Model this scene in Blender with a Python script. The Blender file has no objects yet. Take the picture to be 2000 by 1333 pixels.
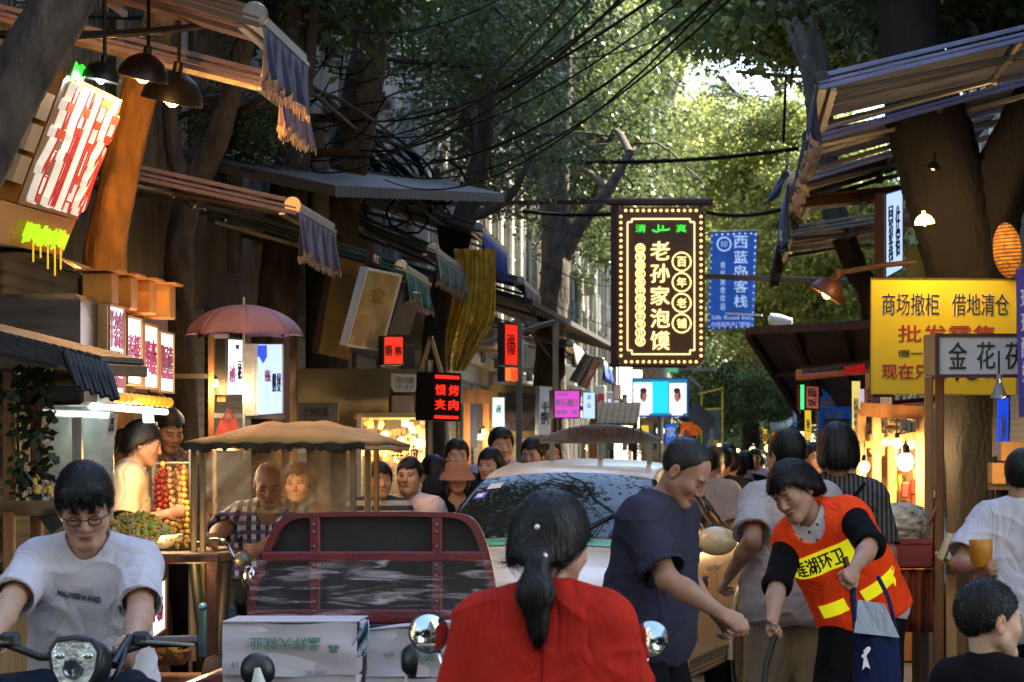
import bpy, math, random
import numpy as np
from mathutils import Vector, Matrix, Euler
from mathutils.bvhtree import BVHTree
sc = bpy.context.scene
C = sc.collection
R = math.radians
# ---------------------------------------------------------------- camera, sky, sun, exposure
F, VX, VY, CH = 6100.0, 1420.0, 900.0, 1.5        # focal length in photo pixels, vanishing point of the street, eye height
cam = bpy.data.cameras.new('camera'); camo = bpy.data.objects.new('camera', cam); C.objects.link(camo)
camo.location = (0, 0, CH); camo.rotation_euler = (R(90), 0, 0)
cam.sensor_width = 36; cam.lens = 36*F/2000
cam.shift_x = -(VX-1000)/2000; cam.shift_y = (VY-666.5)/2000
cam.clip_start = .1; cam.clip_end = 2000
cam.dof.use_dof = True; cam.dof.focus_distance = 14.5; cam.dof.aperture_fstop = 11
sc.camera = camo
w = bpy.data.worlds.new('World'); sc.world = w; w.use_nodes = True
SUN_EL, SUN_AZ = R(38), R(52)                      # azimuth from the street direction (+Y) towards the right (+X)
nt = w.node_tree; bg = nt.nodes['Background']
sky = nt.nodes.new('ShaderNodeTexSky'); sky.sky_type = 'NISHITA'; sky.sun_disc = False
sky.sun_elevation = SUN_EL; sky.sun_rotation = SUN_AZ; sky.dust_density = .6
nt.links.new(sky.outputs[0], bg.inputs[0]); bg.inputs[1].default_value = .15
sl = bpy.data.lights.new('sun', 'SUN'); sl.energy = 4.8; sl.angle = R(.6); sl.color = (1, .9, .72)
so = bpy.data.objects.new('sun', sl); C.objects.link(so)
sd = Vector((math.sin(SUN_AZ)*math.cos(SUN_EL), math.cos(SUN_AZ)*math.cos(SUN_EL), math.sin(SUN_EL)))
so.rotation_euler = sd.to_track_quat('Z', 'Y').to_euler()
sc.view_settings.view_transform = 'Standard'; sc.view_settings.look = 'None'
sc.view_settings.exposure = 2.5; sc.view_settings.gamma = 1
sc.cycles.max_bounces = 6; sc.cycles.transparent_max_bounces = 8; sc.cycles.caustics_reflective = False
sc.cycles.caustics_refractive = False; sc.cycles.sample_clamp_indirect = 4
sc.cycles.use_denoising = True

def P(px, py, d): return Vector(((px-VX)*d/F, d, CH-(py-VY)*d/F))
def U(px, d): return px*d/F                        # photo pixels at depth d in metres
V = Vector
def lin(c):
    if isinstance(c, str):
        c = [int(c[i:i+2], 16)/255 for i in (1, 3, 5)]
        c = [x/12.92 if x <= .04045 else ((x+.055)/1.055)**2.4 for x in c]
    return tuple(c[:3])+(1,)

# ---------------------------------------------------------------- materials
MATS = {}
def mat(name, col=(.5,.5,.5), rough=.6, metal=0, var=.25, vs=6, bump=.15, bs=40, emit=0, ecol=None, stretch=(1,1,1), stripes=None, attr=None, trans=0, alpha=None, spec=.5, dirt=0, coat=0, crease=0):
    if name in MATS: return MATS[name]
    m = bpy.data.materials.new(name); m.use_nodes = True; MATS[name] = m
    t = m.node_tree; N = t.nodes; L = t.links; b = N['Principled BSDF']
    b.inputs['Roughness'].default_value = rough; b.inputs['Metallic'].default_value = metal
    b.inputs['Specular IOR Level'].default_value = spec
    if coat: b.inputs['Coat Weight'].default_value = coat; b.inputs['Coat Roughness'].default_value = .08
    tc = N.new('ShaderNodeTexCoord'); mp = N.new('ShaderNodeMapping'); mp.inputs['Scale'].default_value = stretch
    L.new(tc.outputs['Object'], mp.inputs[0])
    c = lin(col)
    src = None
    if attr:
        a = N.new('ShaderNodeVertexColor'); a.layer_name = attr; src = a.outputs[0]
    elif stripes:                                  # (axis, period, second colour, share)
        ax, per, c2, share = stripes
        sx = N.new('ShaderNodeSeparateXYZ'); L.new(tc.outputs['Object'], sx.inputs[0])
        mo = N.new('ShaderNodeMath'); mo.operation = 'MULTIPLY'; mo.inputs[1].default_value = 1/per; L.new(sx.outputs[ax], mo.inputs[0])
        fr = N.new('ShaderNodeMath'); fr.operation = 'FRACT'; L.new(mo.outputs[0], fr.inputs[0])
        lt = N.new('ShaderNodeMath'); lt.operation = 'LESS_THAN'; lt.inputs[1].default_value = share; L.new(fr.outputs[0], lt.inputs[0])
        mx = N.new('ShaderNodeMix'); mx.data_type = 'RGBA'; mx.inputs[6].default_value = c; mx.inputs[7].default_value = lin(c2)
        L.new(lt.outputs[0], mx.inputs[0]); src = mx.outputs[2]
    n = N.new('ShaderNodeTexNoise'); n.inputs['Scale'].default_value = vs; n.inputs['Detail'].default_value = 5
    L.new(mp.outputs[0], n.inputs[0])
    rm = N.new('ShaderNodeMapRange'); rm.inputs[1].default_value = .3; rm.inputs[2].default_value = .7
    rm.inputs[3].default_value = 1-var; rm.inputs[4].default_value = 1+var*.6
    L.new(n.outputs[0], rm.inputs[0])
    hs = N.new('ShaderNodeHueSaturation'); L.new(rm.outputs[0], hs.inputs['Value'])
    if src: L.new(src, hs.inputs['Color'])
    else: hs.inputs['Color'].default_value = c
    out = hs.outputs[0]
    if dirt:
        n2 = N.new('ShaderNodeTexNoise'); n2.inputs['Scale'].default_value = vs*.35; n2.inputs['Detail'].default_value = 8; L.new(mp.outputs[0], n2.inputs[0])
        r2 = N.new('ShaderNodeMapRange'); r2.inputs[1].default_value = .5; r2.inputs[2].default_value = .72; r2.inputs[4].default_value = dirt; L.new(n2.outputs[0], r2.inputs[0])
        mx = N.new('ShaderNodeMix'); mx.data_type = 'RGBA'; mx.inputs[7].default_value = (.045,.038,.03,1)
        L.new(r2.outputs[0], mx.inputs[0]); L.new(out, mx.inputs[6]); out = mx.outputs[2]
    L.new(out, b.inputs['Base Color'])
    if bump:
        n3 = N.new('ShaderNodeTexNoise'); n3.inputs['Scale'].default_value = bs; n3.inputs['Detail'].default_value = 4; L.new(mp.outputs[0], n3.inputs[0])
        bu = N.new('ShaderNodeBump'); bu.inputs['Strength'].default_value = bump; bu.inputs['Distance'].default_value = .02
        L.new(n3.outputs[0], bu.inputs['Height']); L.new(bu.outputs[0], b.inputs['Normal'])
        if crease:                                 # long soft cloth creases: ridges of a warped noise
            n4 = N.new('ShaderNodeTexNoise'); n4.inputs['Scale'].default_value = 5; n4.inputs['Detail'].default_value = 2.5; n4.inputs['Distortion'].default_value = 1.2
            m4 = N.new('ShaderNodeMapping'); m4.inputs['Scale'].default_value = (1,1,.55); m4.inputs['Rotation'].default_value = (.2,.5,.3); L.new(tc.outputs['Object'], m4.inputs[0]); L.new(m4.outputs[0], n4.inputs[0])
            s4 = N.new('ShaderNodeMath'); s4.operation = 'SUBTRACT'; s4.inputs[1].default_value = .5; L.new(n4.outputs[0], s4.inputs[0]); a4 = N.new('ShaderNodeMath'); a4.operation = 'ABSOLUTE'; L.new(s4.outputs[0], a4.inputs[0])
            p4 = N.new('ShaderNodeMath'); p4.operation = 'POWER'; p4.inputs[1].default_value = .6; L.new(a4.outputs[0], p4.inputs[0])
            b4 = N.new('ShaderNodeBump'); b4.inputs['Strength'].default_value = crease; b4.inputs['Distance'].default_value = .06; L.new(p4.outputs[0], b4.inputs['Height']); L.new(b4.outputs[0], bu.inputs['Normal'])
        rr = N.new('ShaderNodeMapRange'); rr.inputs[3].default_value = max(0, rough-.12); rr.inputs[4].default_value = min(1, rough+.12)
        L.new(n.outputs[0], rr.inputs[0]); L.new(rr.outputs[0], b.inputs['Roughness'])
    if emit:
        b.inputs['Emission Strength'].default_value = emit
        if ecol: b.inputs['Emission Color'].default_value = lin(ecol)
        else: L.new(out, b.inputs['Emission Color'])
    if trans: b.inputs['Transmission Weight'].default_value = trans
    if alpha is not None: b.inputs['Alpha'].default_value = alpha
    return m
def leafmat(name, c1, c2, transl=.45):
    m = bpy.data.materials.new(name); m.use_nodes = True; t = m.node_tree; N = t.nodes; L = t.links
    N.remove(N['Principled BSDF']); g = N.new('ShaderNodeNewGeometry')
    mx = N.new('ShaderNodeMix'); mx.data_type = 'RGBA'; mx.inputs[6].default_value = lin(c1); mx.inputs[7].default_value = lin(c2)
    L.new(g.outputs['Random Per Island'], mx.inputs[0])
    d = N.new('ShaderNodeBsdfPrincipled'); d.inputs['Roughness'].default_value = .45; d.inputs['Specular IOR Level'].default_value = .35; L.new(mx.outputs[2], d.inputs['Base Color'])
    tr = N.new('ShaderNodeBsdfTranslucent'); hs = N.new('ShaderNodeHueSaturation'); hs.inputs['Value'].default_value = 1.7; hs.inputs['Hue'].default_value = .48
    L.new(mx.outputs[2], hs.inputs['Color']); L.new(hs.outputs[0], tr.inputs[0])
    ms = N.new('ShaderNodeMixShader'); ms.inputs[0].default_value = transl; L.new(d.outputs[0], ms.inputs[1]); L.new(tr.outputs[0], ms.inputs[2])
    L.new(ms.outputs[0], N['Material Output'].inputs[0]); return m
def glassmat(name, tint=(.9,.95,.93), alpha=.18, rough=.05, streak=0):
    """thin clear sheet: mostly see-through with a glossy film"""
    m = bpy.data.materials.new(name); m.use_nodes = True; t = m.node_tree; N = t.nodes; L = t.links
    b = N['Principled BSDF']; b.inputs['Base Color'].default_value = tint+(1,); b.inputs['Roughness'].default_value = rough
    tp = N.new('ShaderNodeBsdfTransparent'); tp.inputs[0].default_value = (.95,.96,.94,1)
    n = N.new('ShaderNodeTexNoise'); n.inputs['Scale'].default_value = 5; n.inputs['Detail'].default_value = 6
    tc = N.new('ShaderNodeTexCoord'); mp = N.new('ShaderNodeMapping'); mp.inputs['Scale'].default_value = (1,1,1+streak); L.new(tc.outputs['Object'], mp.inputs[0]); L.new(mp.outputs[0], n.inputs[0])
    mr = N.new('ShaderNodeMapRange'); mr.inputs[1].default_value = .3; mr.inputs[2].default_value = .75; mr.inputs[3].default_value = alpha*.5; mr.inputs[4].default_value = min(1,alpha*1.8)
    if streak: mr.inputs[1].default_value = .5; mr.inputs[2].default_value = .72; mr.inputs[3].default_value = .03; mr.inputs[4].default_value = .55; n.inputs['Distortion'].default_value = .8  # streak puts bright highlight streaks of crinkled film into the opacity
    L.new(n.outputs[0], mr.inputs[0])
    ms = N.new('ShaderNodeMixShader'); L.new(mr.outputs[0], ms.inputs[0]); L.new(tp.outputs[0], ms.inputs[1]); L.new(b.outputs[0], ms.inputs[2])
    L.new(ms.outputs[0], N['Material Output'].inputs[0]); return m

# ---------------------------------------------------------------- mesh collector
def wloc(o):
    p = V((0,0,0))
    while o: p += o.location; o = o.parent
    return p
def link(name, me, parent=None, loc=None):
    o = bpy.data.objects.new(name, me); C.objects.link(o)
    if parent is not None: o.parent = parent
    elif loc is not None: o.location = loc
    return o
class MB:
    def __init__(s): s.v = []; s.f = []; s.mi = []; s.cur = 0
    def face(s, pts):
        n = len(s.v); s.v += [V(p) for p in pts]; s.f.append(list(range(n, n+len(pts)))); s.mi.append(s.cur); return s
    def raw(s, vs, fs):
        n = len(s.v); s.v += [V(p) for p in vs]
        for f in fs: s.f.append([i+n for i in f]); s.mi.append(s.cur)
        return s
    def box(s, c, size, rot=None, b=0):
        c = V(c); h = V(size)*.5; M = rot if rot is not None else Matrix.Identity(3)
        if isinstance(M, Euler): M = M.to_matrix()
        b = min(b, min(h)*.9)
        vs, fs = [], []
        if b <= 0:
            vs = [V((x*h.x, y*h.y, z*h.z)) for x in (-1,1) for y in (-1,1) for z in (-1,1)]
            fs = [(0,1,3,2),(4,6,7,5),(0,4,5,1),(2,3,7,6),(0,2,6,4),(1,5,7,3)]
        else:
            idx = {}
            for x in (-1,1):
                for y in (-1,1):
                    for z in (-1,1):
                        for a in range(3):
                            p = [x*h.x, y*h.y, z*h.z]
                            for k in range(3):
                                if k != a: p[k] -= (x,y,z)[k]*b
                            idx[(x,y,z,a)] = len(vs); vs.append(V(p))
            for a in range(3):
                o1, o2 = (a+1)%3, (a+2)%3
                for sg in (-1,1):
                    q = []
                    for s1, s2 in ((-1,-1),(1,-1),(1,1),(-1,1)):
                        k = [0,0,0]; k[a]=sg; k[o1]=s1; k[o2]=s2; q.append(idx[(k[0],k[1],k[2],a)])
                    fs.append(q if sg > 0 else q[::-1])
                for s1 in (-1,1):
                    for s2 in (-1,1):
                        k = [0,0,0]; k[o1]=s1; k[o2]=s2
                        ka, kb = k[:], k[:]; ka[a]=-1; kb[a]=1
                        fs.append([idx[tuple(ka)+(o1,)], idx[tuple(kb)+(o1,)], idx[tuple(kb)+(o2,)], idx[tuple(ka)+(o2,)]])
            for x in (-1,1):
                for y in (-1,1):
                    for z in (-1,1): fs.append([idx[(x,y,z,0)], idx[(x,y,z,1)], idx[(x,y,z,2)]])
        return s.raw([c + M @ p for p in vs], fs)
    def bar(s, a, b, wdt, hgt=None, bv=0, up=(0,0,1)):
        a, b = V(a), V(b); d = b-a; L = d.length; y = d/L; x = y.cross(V(up))
        if x.length < 1e-4: x = y.cross(V((1,0,0)))
        x.normalize(); z = x.cross(y)
        return s.box((a+b)/2, (wdt, L, hgt or wdt), Matrix((x,y,z)).transposed(), bv)
    def tube(s, pts, r, n=8, caps=True):
        pts = [V(p) for p in pts]; rs = r if isinstance(r, (list,tuple)) else [r]*len(pts)
        base = len(s.v); ref = None
        for i, p in enumerate(pts):
            t = (pts[min(i+1,len(pts)-1)]-pts[max(i-1,0)]).normalized()
            if ref is None: ref = t.orthogonal().normalized()
            else:
                ref = ref - t*ref.dot(t)
                ref = ref.normalized() if ref.length > 1e-5 else t.orthogonal().normalized()
            bn = t.cross(ref)
            for k in range(n):
                a = 2*math.pi*k/n; s.v.append(p + (ref*math.cos(a)+bn*math.sin(a))*rs[i])
        for i in range(len(pts)-1):
            for k in range(n):
                k2 = (k+1)%n; s.f.append([base+i*n+k, base+i*n+k2, base+(i+1)*n+k2, base+(i+1)*n+k]); s.mi.append(s.cur)
        if caps:
            s.f.append([base+k for k in range(n)][::-1]); s.mi.append(s.cur)
            s.f.append([base+(len(pts)-1)*n+k for k in range(n)]); s.mi.append(s.cur)
        return s
    def lathe(s, o, prof, n=20, axis=(0,0,1), sx=1):
        o = V(o); z = V(axis).normalized(); x = z.orthogonal().normalized() if abs(z.z) < .99 else V((1,0,0)); y = z.cross(x)
        base = len(s.v)
        for r, h in prof:
            for k in range(n):
                a = 2*math.pi*k/n; s.v.append(o + x*(r*math.cos(a)*sx) + y*(r*math.sin(a)) + z*h)
        for i in range(len(prof)-1):
            for k in range(n):
                k2 = (k+1)%n; s.f.append([base+i*n+k, base+i*n+k2, base+(i+1)*n+k2, base+(i+1)*n+k]); s.mi.append(s.cur)
        return s
    def ball(s, c, r, n=10, sc=(1,1,1)):
        m = max(4, n//2+1); prof = [(math.sin(math.pi*i/m), -math.cos(math.pi*i/m)) for i in range(m+1)]
        b = len(s.v); s.lathe((0,0,0), prof, n)
        for i in range(b, len(s.v)):
            p = s.v[i]; s.v[i] = V(c) + V((p.x*sc[0], p.y*sc[1], p.z*sc[2]))*r
        return s
    def prism(s, pts, dvec):
        pts = [V(p) for p in pts]; dv = V(dvec); n = len(pts)
        s.raw(pts + [p+dv for p in pts], [list(range(n))[::-1], list(range(n,2*n))] + [[i,(i+1)%n,n+(i+1)%n,n+i] for i in range(n)])
        return s
    def grid(s, fn, nu, nv, thick=0):
        """sheet from fn(u,v) in 0..1; thick > 0 gives it a back"""
        base = len(s.v)
        for j in range(nv+1):
            for i in range(nu+1): s.v.append(V(fn(i/nu, j/nv)))
        for j in range(nv):
            for i in range(nu):
                a = base+j*(nu+1)+i; s.f.append([a, a+1, a+nu+2, a+nu+1]); s.mi.append(s.cur)
        return s
    def build(s, name, m, parent=None, smooth=None, loc=None, solid=0, label=None):
        o0 = wloc(parent) if parent is not None else V(loc) if loc is not None else V((0,0,0))
        me = bpy.data.meshes.new(name)
        me.from_pydata([tuple(p-o0) for p in s.v], [], s.f)
        for mm in (m if isinstance(m, (list,tuple)) else [m]): me.materials.append(mm)
        if any(s.mi): me.polygons.foreach_set('material_index', s.mi)
        me.validate()
        if smooth:
            me.shade_smooth()
            me.set_sharp_from_angle(angle=R(smooth))
        me.update()
        o = link(name, me, parent, o0)
        if solid:
            md = o.modifiers.new('thickness', 'SOLIDIFY'); md.thickness = solid; md.offset = 0
        if label: o['label'] = label
        return o
def tag(o, label=None, cat=None, group=None, kind=None):
    if label: o['label'] = label
    if cat: o['category'] = cat
    if group: o['group'] = group
    if kind: o['kind'] = kind
    return o
def thing(name, label, cat, loc=(0,0,0), group=None):
    o = bpy.data.objects.new(name, None); C.objects.link(o); o.location = loc; o.empty_display_size = .1
    return tag(o, label, cat, group)
def struct(mb, name, m, smooth=None): return tag(mb.build(name, m, smooth=smooth), kind='structure')
def copy_tree(o, parent=None):
    c = o.copy(); C.objects.link(c)
    if parent is not None: c.parent = parent
    for ch in list(o.children): copy_tree(ch, c)
    return c
# ---------------------------------------------------------------- lettering
_tc = {}
def glyphs(txt, bold=.0, spacing=1.0, ext=.02, line=1.0):
    k = (txt, bold, spacing, ext, line)
    if k not in _tc:
        cu = bpy.data.curves.new('lettering', 'FONT'); cu.body = txt; cu.align_x = 'CENTER'; cu.offset = bold; cu.space_character = spacing
        cu.space_line = line; cu.extrude = ext; cu.resolution_u = 2
        o = bpy.data.objects.new('lettering', cu); C.objects.link(o)
        dg = bpy.context.evaluated_depsgraph_get(); me = bpy.data.meshes.new_from_object(o.evaluated_get(dg))
        vs = np.empty(len(me.vertices)*3); me.vertices.foreach_get('co', vs); vs = vs.reshape(-1,3)
        fs = [list(p.vertices) for p in me.polygons]
        bpy.data.objects.remove(o); bpy.data.curves.remove(cu); bpy.data.meshes.remove(me)
        lo, hi = vs.min(0), vs.max(0); vs[:,:2] = (vs[:,:2]-(lo+hi)[:2]/2)/np.maximum((hi-lo)[:2], 1e-6); vs[:,2] /= max(ext, 1e-6)
        _tc[k] = (vs, fs, (hi-lo)[0]/(hi-lo)[1])
    return _tc[k]
def letters(mb, txt, c, right, up, w, h, depth=.004, bold=.01, flip=False, line=1.0, spacing=1.0):
    """text filling a w x h rectangle centred at c on the plane right/up; it stands depth proud"""
    vs, fs, _ = glyphs(txt, 0, spacing, .02, line)
    r, u = V(right).normalized(), V(up).normalized(); n = r.cross(u)
    if flip: r, u = -r, -u
    c = V(c); k = bold*h/max(1, txt.count('\n')+1)
    for i, (dx, dy) in enumerate(((0,0),(k,k*.5),(-k,-k*.5)) if bold > 0 else ((0,0),)):   # heavier strokes: the glyph struck again, a hair's breadth aside and proud
        mb.raw([c + r*(x*(w-2*k)+dx) + u*(y*(h-k)+dy) + n*(z*depth+.0004*i) for x, y, z in vs], fs)
    return mb
def column(mb, txt, c, right, up, w, h, **k):
    """characters one under another, each filling its own cell"""
    n = len(txt); ch = h/n
    for i, t in enumerate(txt):
        if t.strip(): letters(mb, t, V(c)+V(up)*(h/2-ch*(i+.5)), right, up, w, ch*.84, **k)
    return mb
def point_light(name, loc, power, col=(1,.6,.25), r=.06, parent=None):
    l = bpy.data.lights.new(name, 'POINT'); l.energy = power*.85; l.color = col; l.shadow_soft_size = r
    o = bpy.data.objects.new(name, l); C.objects.link(o)
    o.location = V(loc) - (wloc(parent) if parent is not None else V((0,0,0)))
    if parent is not None: o.parent = parent
    return o
rng = np.random.default_rng(7); random.seed(7)
# ================================================================ ground
M_asphalt = mat('asphalt', '#4a4744', .85, var=.35, vs=3, bump=.4, bs=60, dirt=.5)
M_pave = mat('paving', '#6b655c', .8, var=.3, vs=2, bump=.3, bs=25, dirt=.5)
M_kerb = mat('kerb_stone', '#77736a', .8, var=.25, bump=.3)
g = MB(); g.face([(-300,-60,-.004),(300,-60,-.004),(300,600,-.004),(-300,600,-.004)]); struct(g, 'ground', mat('bare_ground', '#5c564a', .95, var=.3, vs=.5))
g = MB(); g.face([(-3.6,-50,0),(2.3,-50,0),(2.3,400,0),(-3.6,400,0)]); struct(g, 'road', M_asphalt)
for nm, x0, x1 in (('pavement', -14, -3.75), ('pavement', 2.45, 14)):
    g = MB(); g.box(((x0+x1)/2, 175, .05), (x1-x0, 450, .12)); struct(g, nm, M_pave)
for x in (-3.675, 2.375):
    g = MB()
    for k in range(150): g.box((x, -40+k*1.0, .055), (.146, .99, .15), b=.012)
    struct(g, 'kerb', M_kerb)

# ================================================================ buildings
M_wall_g = mat('grey_render', '#8f8d84', .85, var=.25, vs=.8, bump=.2, bs=20, dirt=.55)
M_wall_c = mat('cream_render', '#b9b09a', .85, var=.2, vs=.8, bump=.2, bs=20, dirt=.45)
M_wall_d = mat('dark_brick', '#776e62', .85, var=.3, vs=5, bump=.4, bs=30, dirt=.5)
M_wall_w = mat('white_tile', '#a3a198', .5, var=.15, vs=1, bump=.15, bs=30, dirt=.4)
M_conc = mat('concrete', '#7d7a72', .85, var=.25, vs=2, bump=.3, bs=30, dirt=.4)
M_winframe = mat('window_frame', '#9a9a94', .4, .6, var=.15)
M_pane = mat('window_pane', '#10151a', .08, var=.1, bump=0, spec=.8)
M_steel = mat('steel', '#75756f', .45, .7, var=.3, dirt=.4)
M_dsteel = mat('dark_steel', '#26241f', .55, .5, var=.3, dirt=.3)
M_rust = mat('rusty_iron', '#4a3222', .8, .2, var=.4, bump=.3)
M_black = mat('black_plastic', '#0e0e0f', .42, var=.2, bump=.1)
M_ac = mat('ac_casing', '#b5b3a8', .5, var=.15, dirt=.5)
def window(parent, c, w_, h_, nx, cage):
    """opening facing +x or -x (nx): frame, pane and (some) a barred cage"""
    f = MB()
    for y in (-w_/2, 0, w_/2): f.box((c[0]+nx*.03, c[1]+y, c[2]), (.09, .06, h_+.06), b=.01)
    for z in (-h_/2, h_*.2, h_/2): f.box((c[0]+nx*.028, c[1], c[2]+z), (.08, w_-.07, .06), b=.01)
    f.box((c[0]+nx*.07, c[1], c[2]-h_/2-.09), (.2, w_+.2, .08), b=.015)
    o = f.build('window', M_winframe, parent)
    p = MB(); p.box((c[0]+nx*.012, c[1], c[2]), (.02, w_-.04, h_-.04)); p.build('pane', M_pane, o)
    if cage:
        k = MB(); D = .34
        n = int(w_/.13)
        for i in range(n+1):
            y = c[1]-w_/2+w_*i/n
            k.box((c[0]+nx*D, y, c[2]), (.018, .018, h_+.3))
        for z in (-h_/2-.15, -.1, h_/2+.15):
            k.box((c[0]+nx*D, c[1], c[2]+z), (.022, w_+.04, .022))
            for y in (-w_/2, w_/2): k.box((c[0]+nx*D/2, c[1]+y, c[2]+z), (D-.02, .02, .02))
        k.build('cage', M_steel, o)
    return o
def building(name, label, xf, y0, y1, nx, H, depth, wall, bay=2.7, st=3.0, ground=3.4, pil=None, cages=.5, seed=1, pipes=True, end_wall=False):
    rn = random.Random(seed); cy = (y0+y1)/2
    root = thing(name, label, 'building', (xf-nx*depth/2, cy, 0))
    b = MB(); b.box((xf-nx*depth/2, cy, H/2), (depth, y1-y0, H)); b.build('wall', wall, root)
    b = MB(); b.box((xf-nx*depth/2, cy, H+.2), (depth+.3, y1-y0+.3, .4), b=.03); b.box((xf-nx*depth/2, cy, H+.6), (depth-.4, y1-y0-.5, .45)); b.build('roof', M_conc, root)
    n = max(1, int((y1-y0)/bay)); bw = (y1-y0)/n
    b = MB()
    for i in range(n):                                                # shop fronts on the street level
        b.box((xf+nx*.05, y0+bw*(i+.5), 1.45), (.1, bw-.5, 2.8), b=.02)
    b.build('shutter', mat('roller_shutter', '#57544d', .5, .5, stripes=(2,.09,'#3a3833',.35), bump=.1), root)
    b = MB()
    if pil:
        for i in range(n+1): b.box((xf+nx*.09, min(max(y0+bw*i, y0+.2), y1-.2), (H+ground)/2), (.2, .36, H-ground-.1), b=.02)
        for s_ in range(int((H-ground)/st)+1): b.box((xf+nx*.06, cy, ground+s_*st-.12), (.14, y1-y0-.02, .2), b=.02)
        b.build('pilaster', pil, root)
    s_ = 0
    while ground+(s_+1)*st <= H+.2:
        for i in range(n):
            z = ground+s_*st+1.5
            window(root, (xf, y0+bw*(i+.5), z), bw*.58, 1.55, nx, rn.random() < cages)
            if rn.random() < .35:
                a = MB(); y = y0+bw*(i+.5)+rn.uniform(-.4,.4); a.box((xf+nx*.5, y, z-1.25), (.34, .82, .56), b=.03)
                a.lathe((xf+nx*.672, y-.12, z-1.25), [(.2,0),(.22,.012),(.19,.02)], 14, axis=(nx,0,0))
                for q in (-.3,.3): a.bar((xf+nx*.05, y+q, z-1.56), (xf+nx*.6, y+q, z-1.56), .03)
                a.build('air_conditioner', M_ac, root)
        s_ += 1
    if pipes:
        for i in range(n):
            y = y0+bw*i+.42
            q = MB(); r_ = rn.choice((.055,.07,.045)); q.tube([(xf+nx*.26, y, 3.2), (xf+nx*.26, y, H)], r_, 8)
            for z in np.arange(4, H, 2.2): q.box((xf+nx*.14, y, z), (.26, .14, .04))
            q.build('downpipe', rn.choice([M_ac, M_steel, M_wall_w]), root)
    return root
building('apartment_block', 'tall light grey apartment block with caged windows whose blank end wall faces up the street', -4.5, 45, 66, 1, 17, 9, M_wall_g, pil=M_wall_c, seed=3)
building('apartment_block', 'cream apartment block with pale pilasters standing beyond the grey one on the left', -4.5, 66.6, 92, 1, 15, 9, M_wall_c, bay=2.2, pil=M_wall_w, seed=5, cages=.7)
building('apartment_block', 'farthest grey block on the left side closing the row of facades', -4.6, 93, 124, 1, 18, 9, M_wall_g, bay=2.9, pil=M_wall_w, seed=8)
building('shop_building', 'dark brick shop row behind the stalls under the left awnings', -4.75, 9, 44.4, 1, 6.4, 6, M_wall_d, seed=2, bay=2.6, ground=3.1, cages=.8)
building('shop_building', 'dark shop building behind the yellow sign and big forked tree', 4.1, 12, 52, -1, 15, 9, M_wall_d, pil=M_conc, seed=12, bay=3.4)
# buildings behind the viewpoint: they shade the street and show in the glass
building('apartment_block', 'grey apartment block standing behind the viewpoint on the left', -5.2, -40, 3, 1, 16, 9, M_wall_g, bay=5, seed=21, pil=M_wall_c, cages=0, pipes=False)
building('apartment_block', 'cream apartment block standing behind the viewpoint on the right', 5.4, -40, 3, -1, 16, 9, M_wall_c, bay=5, seed=22, pil=M_wall_w, cages=0, pipes=False)

# ================================================================ trees
M_bark = mat('bark', '#564b40', .95, var=.65, vs=11, bump=1.0, bs=26, stretch=(1,1,.4), dirt=.4)
M_bark_p = mat('pale_bark', '#80735a', .9, var=.55, vs=9, bump=1.0, bs=22, stretch=(1,1,.45), dirt=.55)
M_leaf_d = leafmat('shaded_leaves', '#3a4a2a', '#586a3c', .32)  # shaded copy of the leaves: street shade put into the colour
M_leaf_b = leafmat('sunlit_leaves', '#5c6e3c', '#98a060', .6)  # sunlit copy of the leaves: sunshine put into the colour
def crown_mesh(name, rad, clumps, per, size, seed, mat_, spread=.42):
    r = np.random.default_rng(seed)
    c = r.normal(size=(clumps,3)); c /= np.linalg.norm(c, axis=1, keepdims=True)
    c *= (r.random((clumps,1))**.45)
    c = c*np.array(rad)
    cs = r.uniform(.45,1.35,(clumps,1))*spread
    p = np.repeat(c, per, 0) + r.normal(size=(clumps*per,3))*np.repeat(cs, per, 0)*np.array([1,1,.62])
    n = len(p)
    d = r.normal(size=(n,3)); d[:,2] -= .55; d /= np.linalg.norm(d, axis=1, keepdims=True)
    up = r.normal(size=(n,3))*.75; up[:,2] += 1
    s_ = np.cross(d, up); s_ /= np.linalg.norm(s_, axis=1, keepdims=True); nn = np.cross(s_, d)
    L = size*r.uniform(.55,1.25,(n,1)); W = L*r.uniform(.26,.42,(n,1))
    vs = np.stack([p, p+d*L*.45+s_*W+nn*L*.08, p+d*L, p+d*L*.45-s_*W+nn*L*.08], 1).reshape(-1,3)
    me = bpy.data.meshes.new(name); me.vertices.add(n*4); me.vertices.foreach_set('co', vs.ravel().astype(np.float32))
    me.loops.add(n*4); me.polygons.add(n)
    me.loops.foreach_set('vertex_index', np.arange(n*4, dtype=np.int32))
    me.polygons.foreach_set('loop_start', np.arange(0, n*4, 4, dtype=np.int32))
    me.materials.append(mat_); me.update(); me.validate()
    return me
CR = {'d': [crown_mesh('crown', (2.1,2.1,1.6), 90, 170, .125, 10+i, M_leaf_d) for i in range(3)],
      'p': [crown_mesh('crown', (2.1,2.1,1.7), 80, 46, .14, 40+i, M_leaf_d, .34) for i in range(2)],
      'b': [crown_mesh('crown', (2.6,2.6,2.0), 120, 115, .155, 20+i, M_leaf_b, .36) for i in range(3)],
      's': [crown_mesh('crown', (1.0,1.0,.8), 34, 150, .1, 30, M_leaf_d, .3)]}
_cn = [0]
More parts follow.
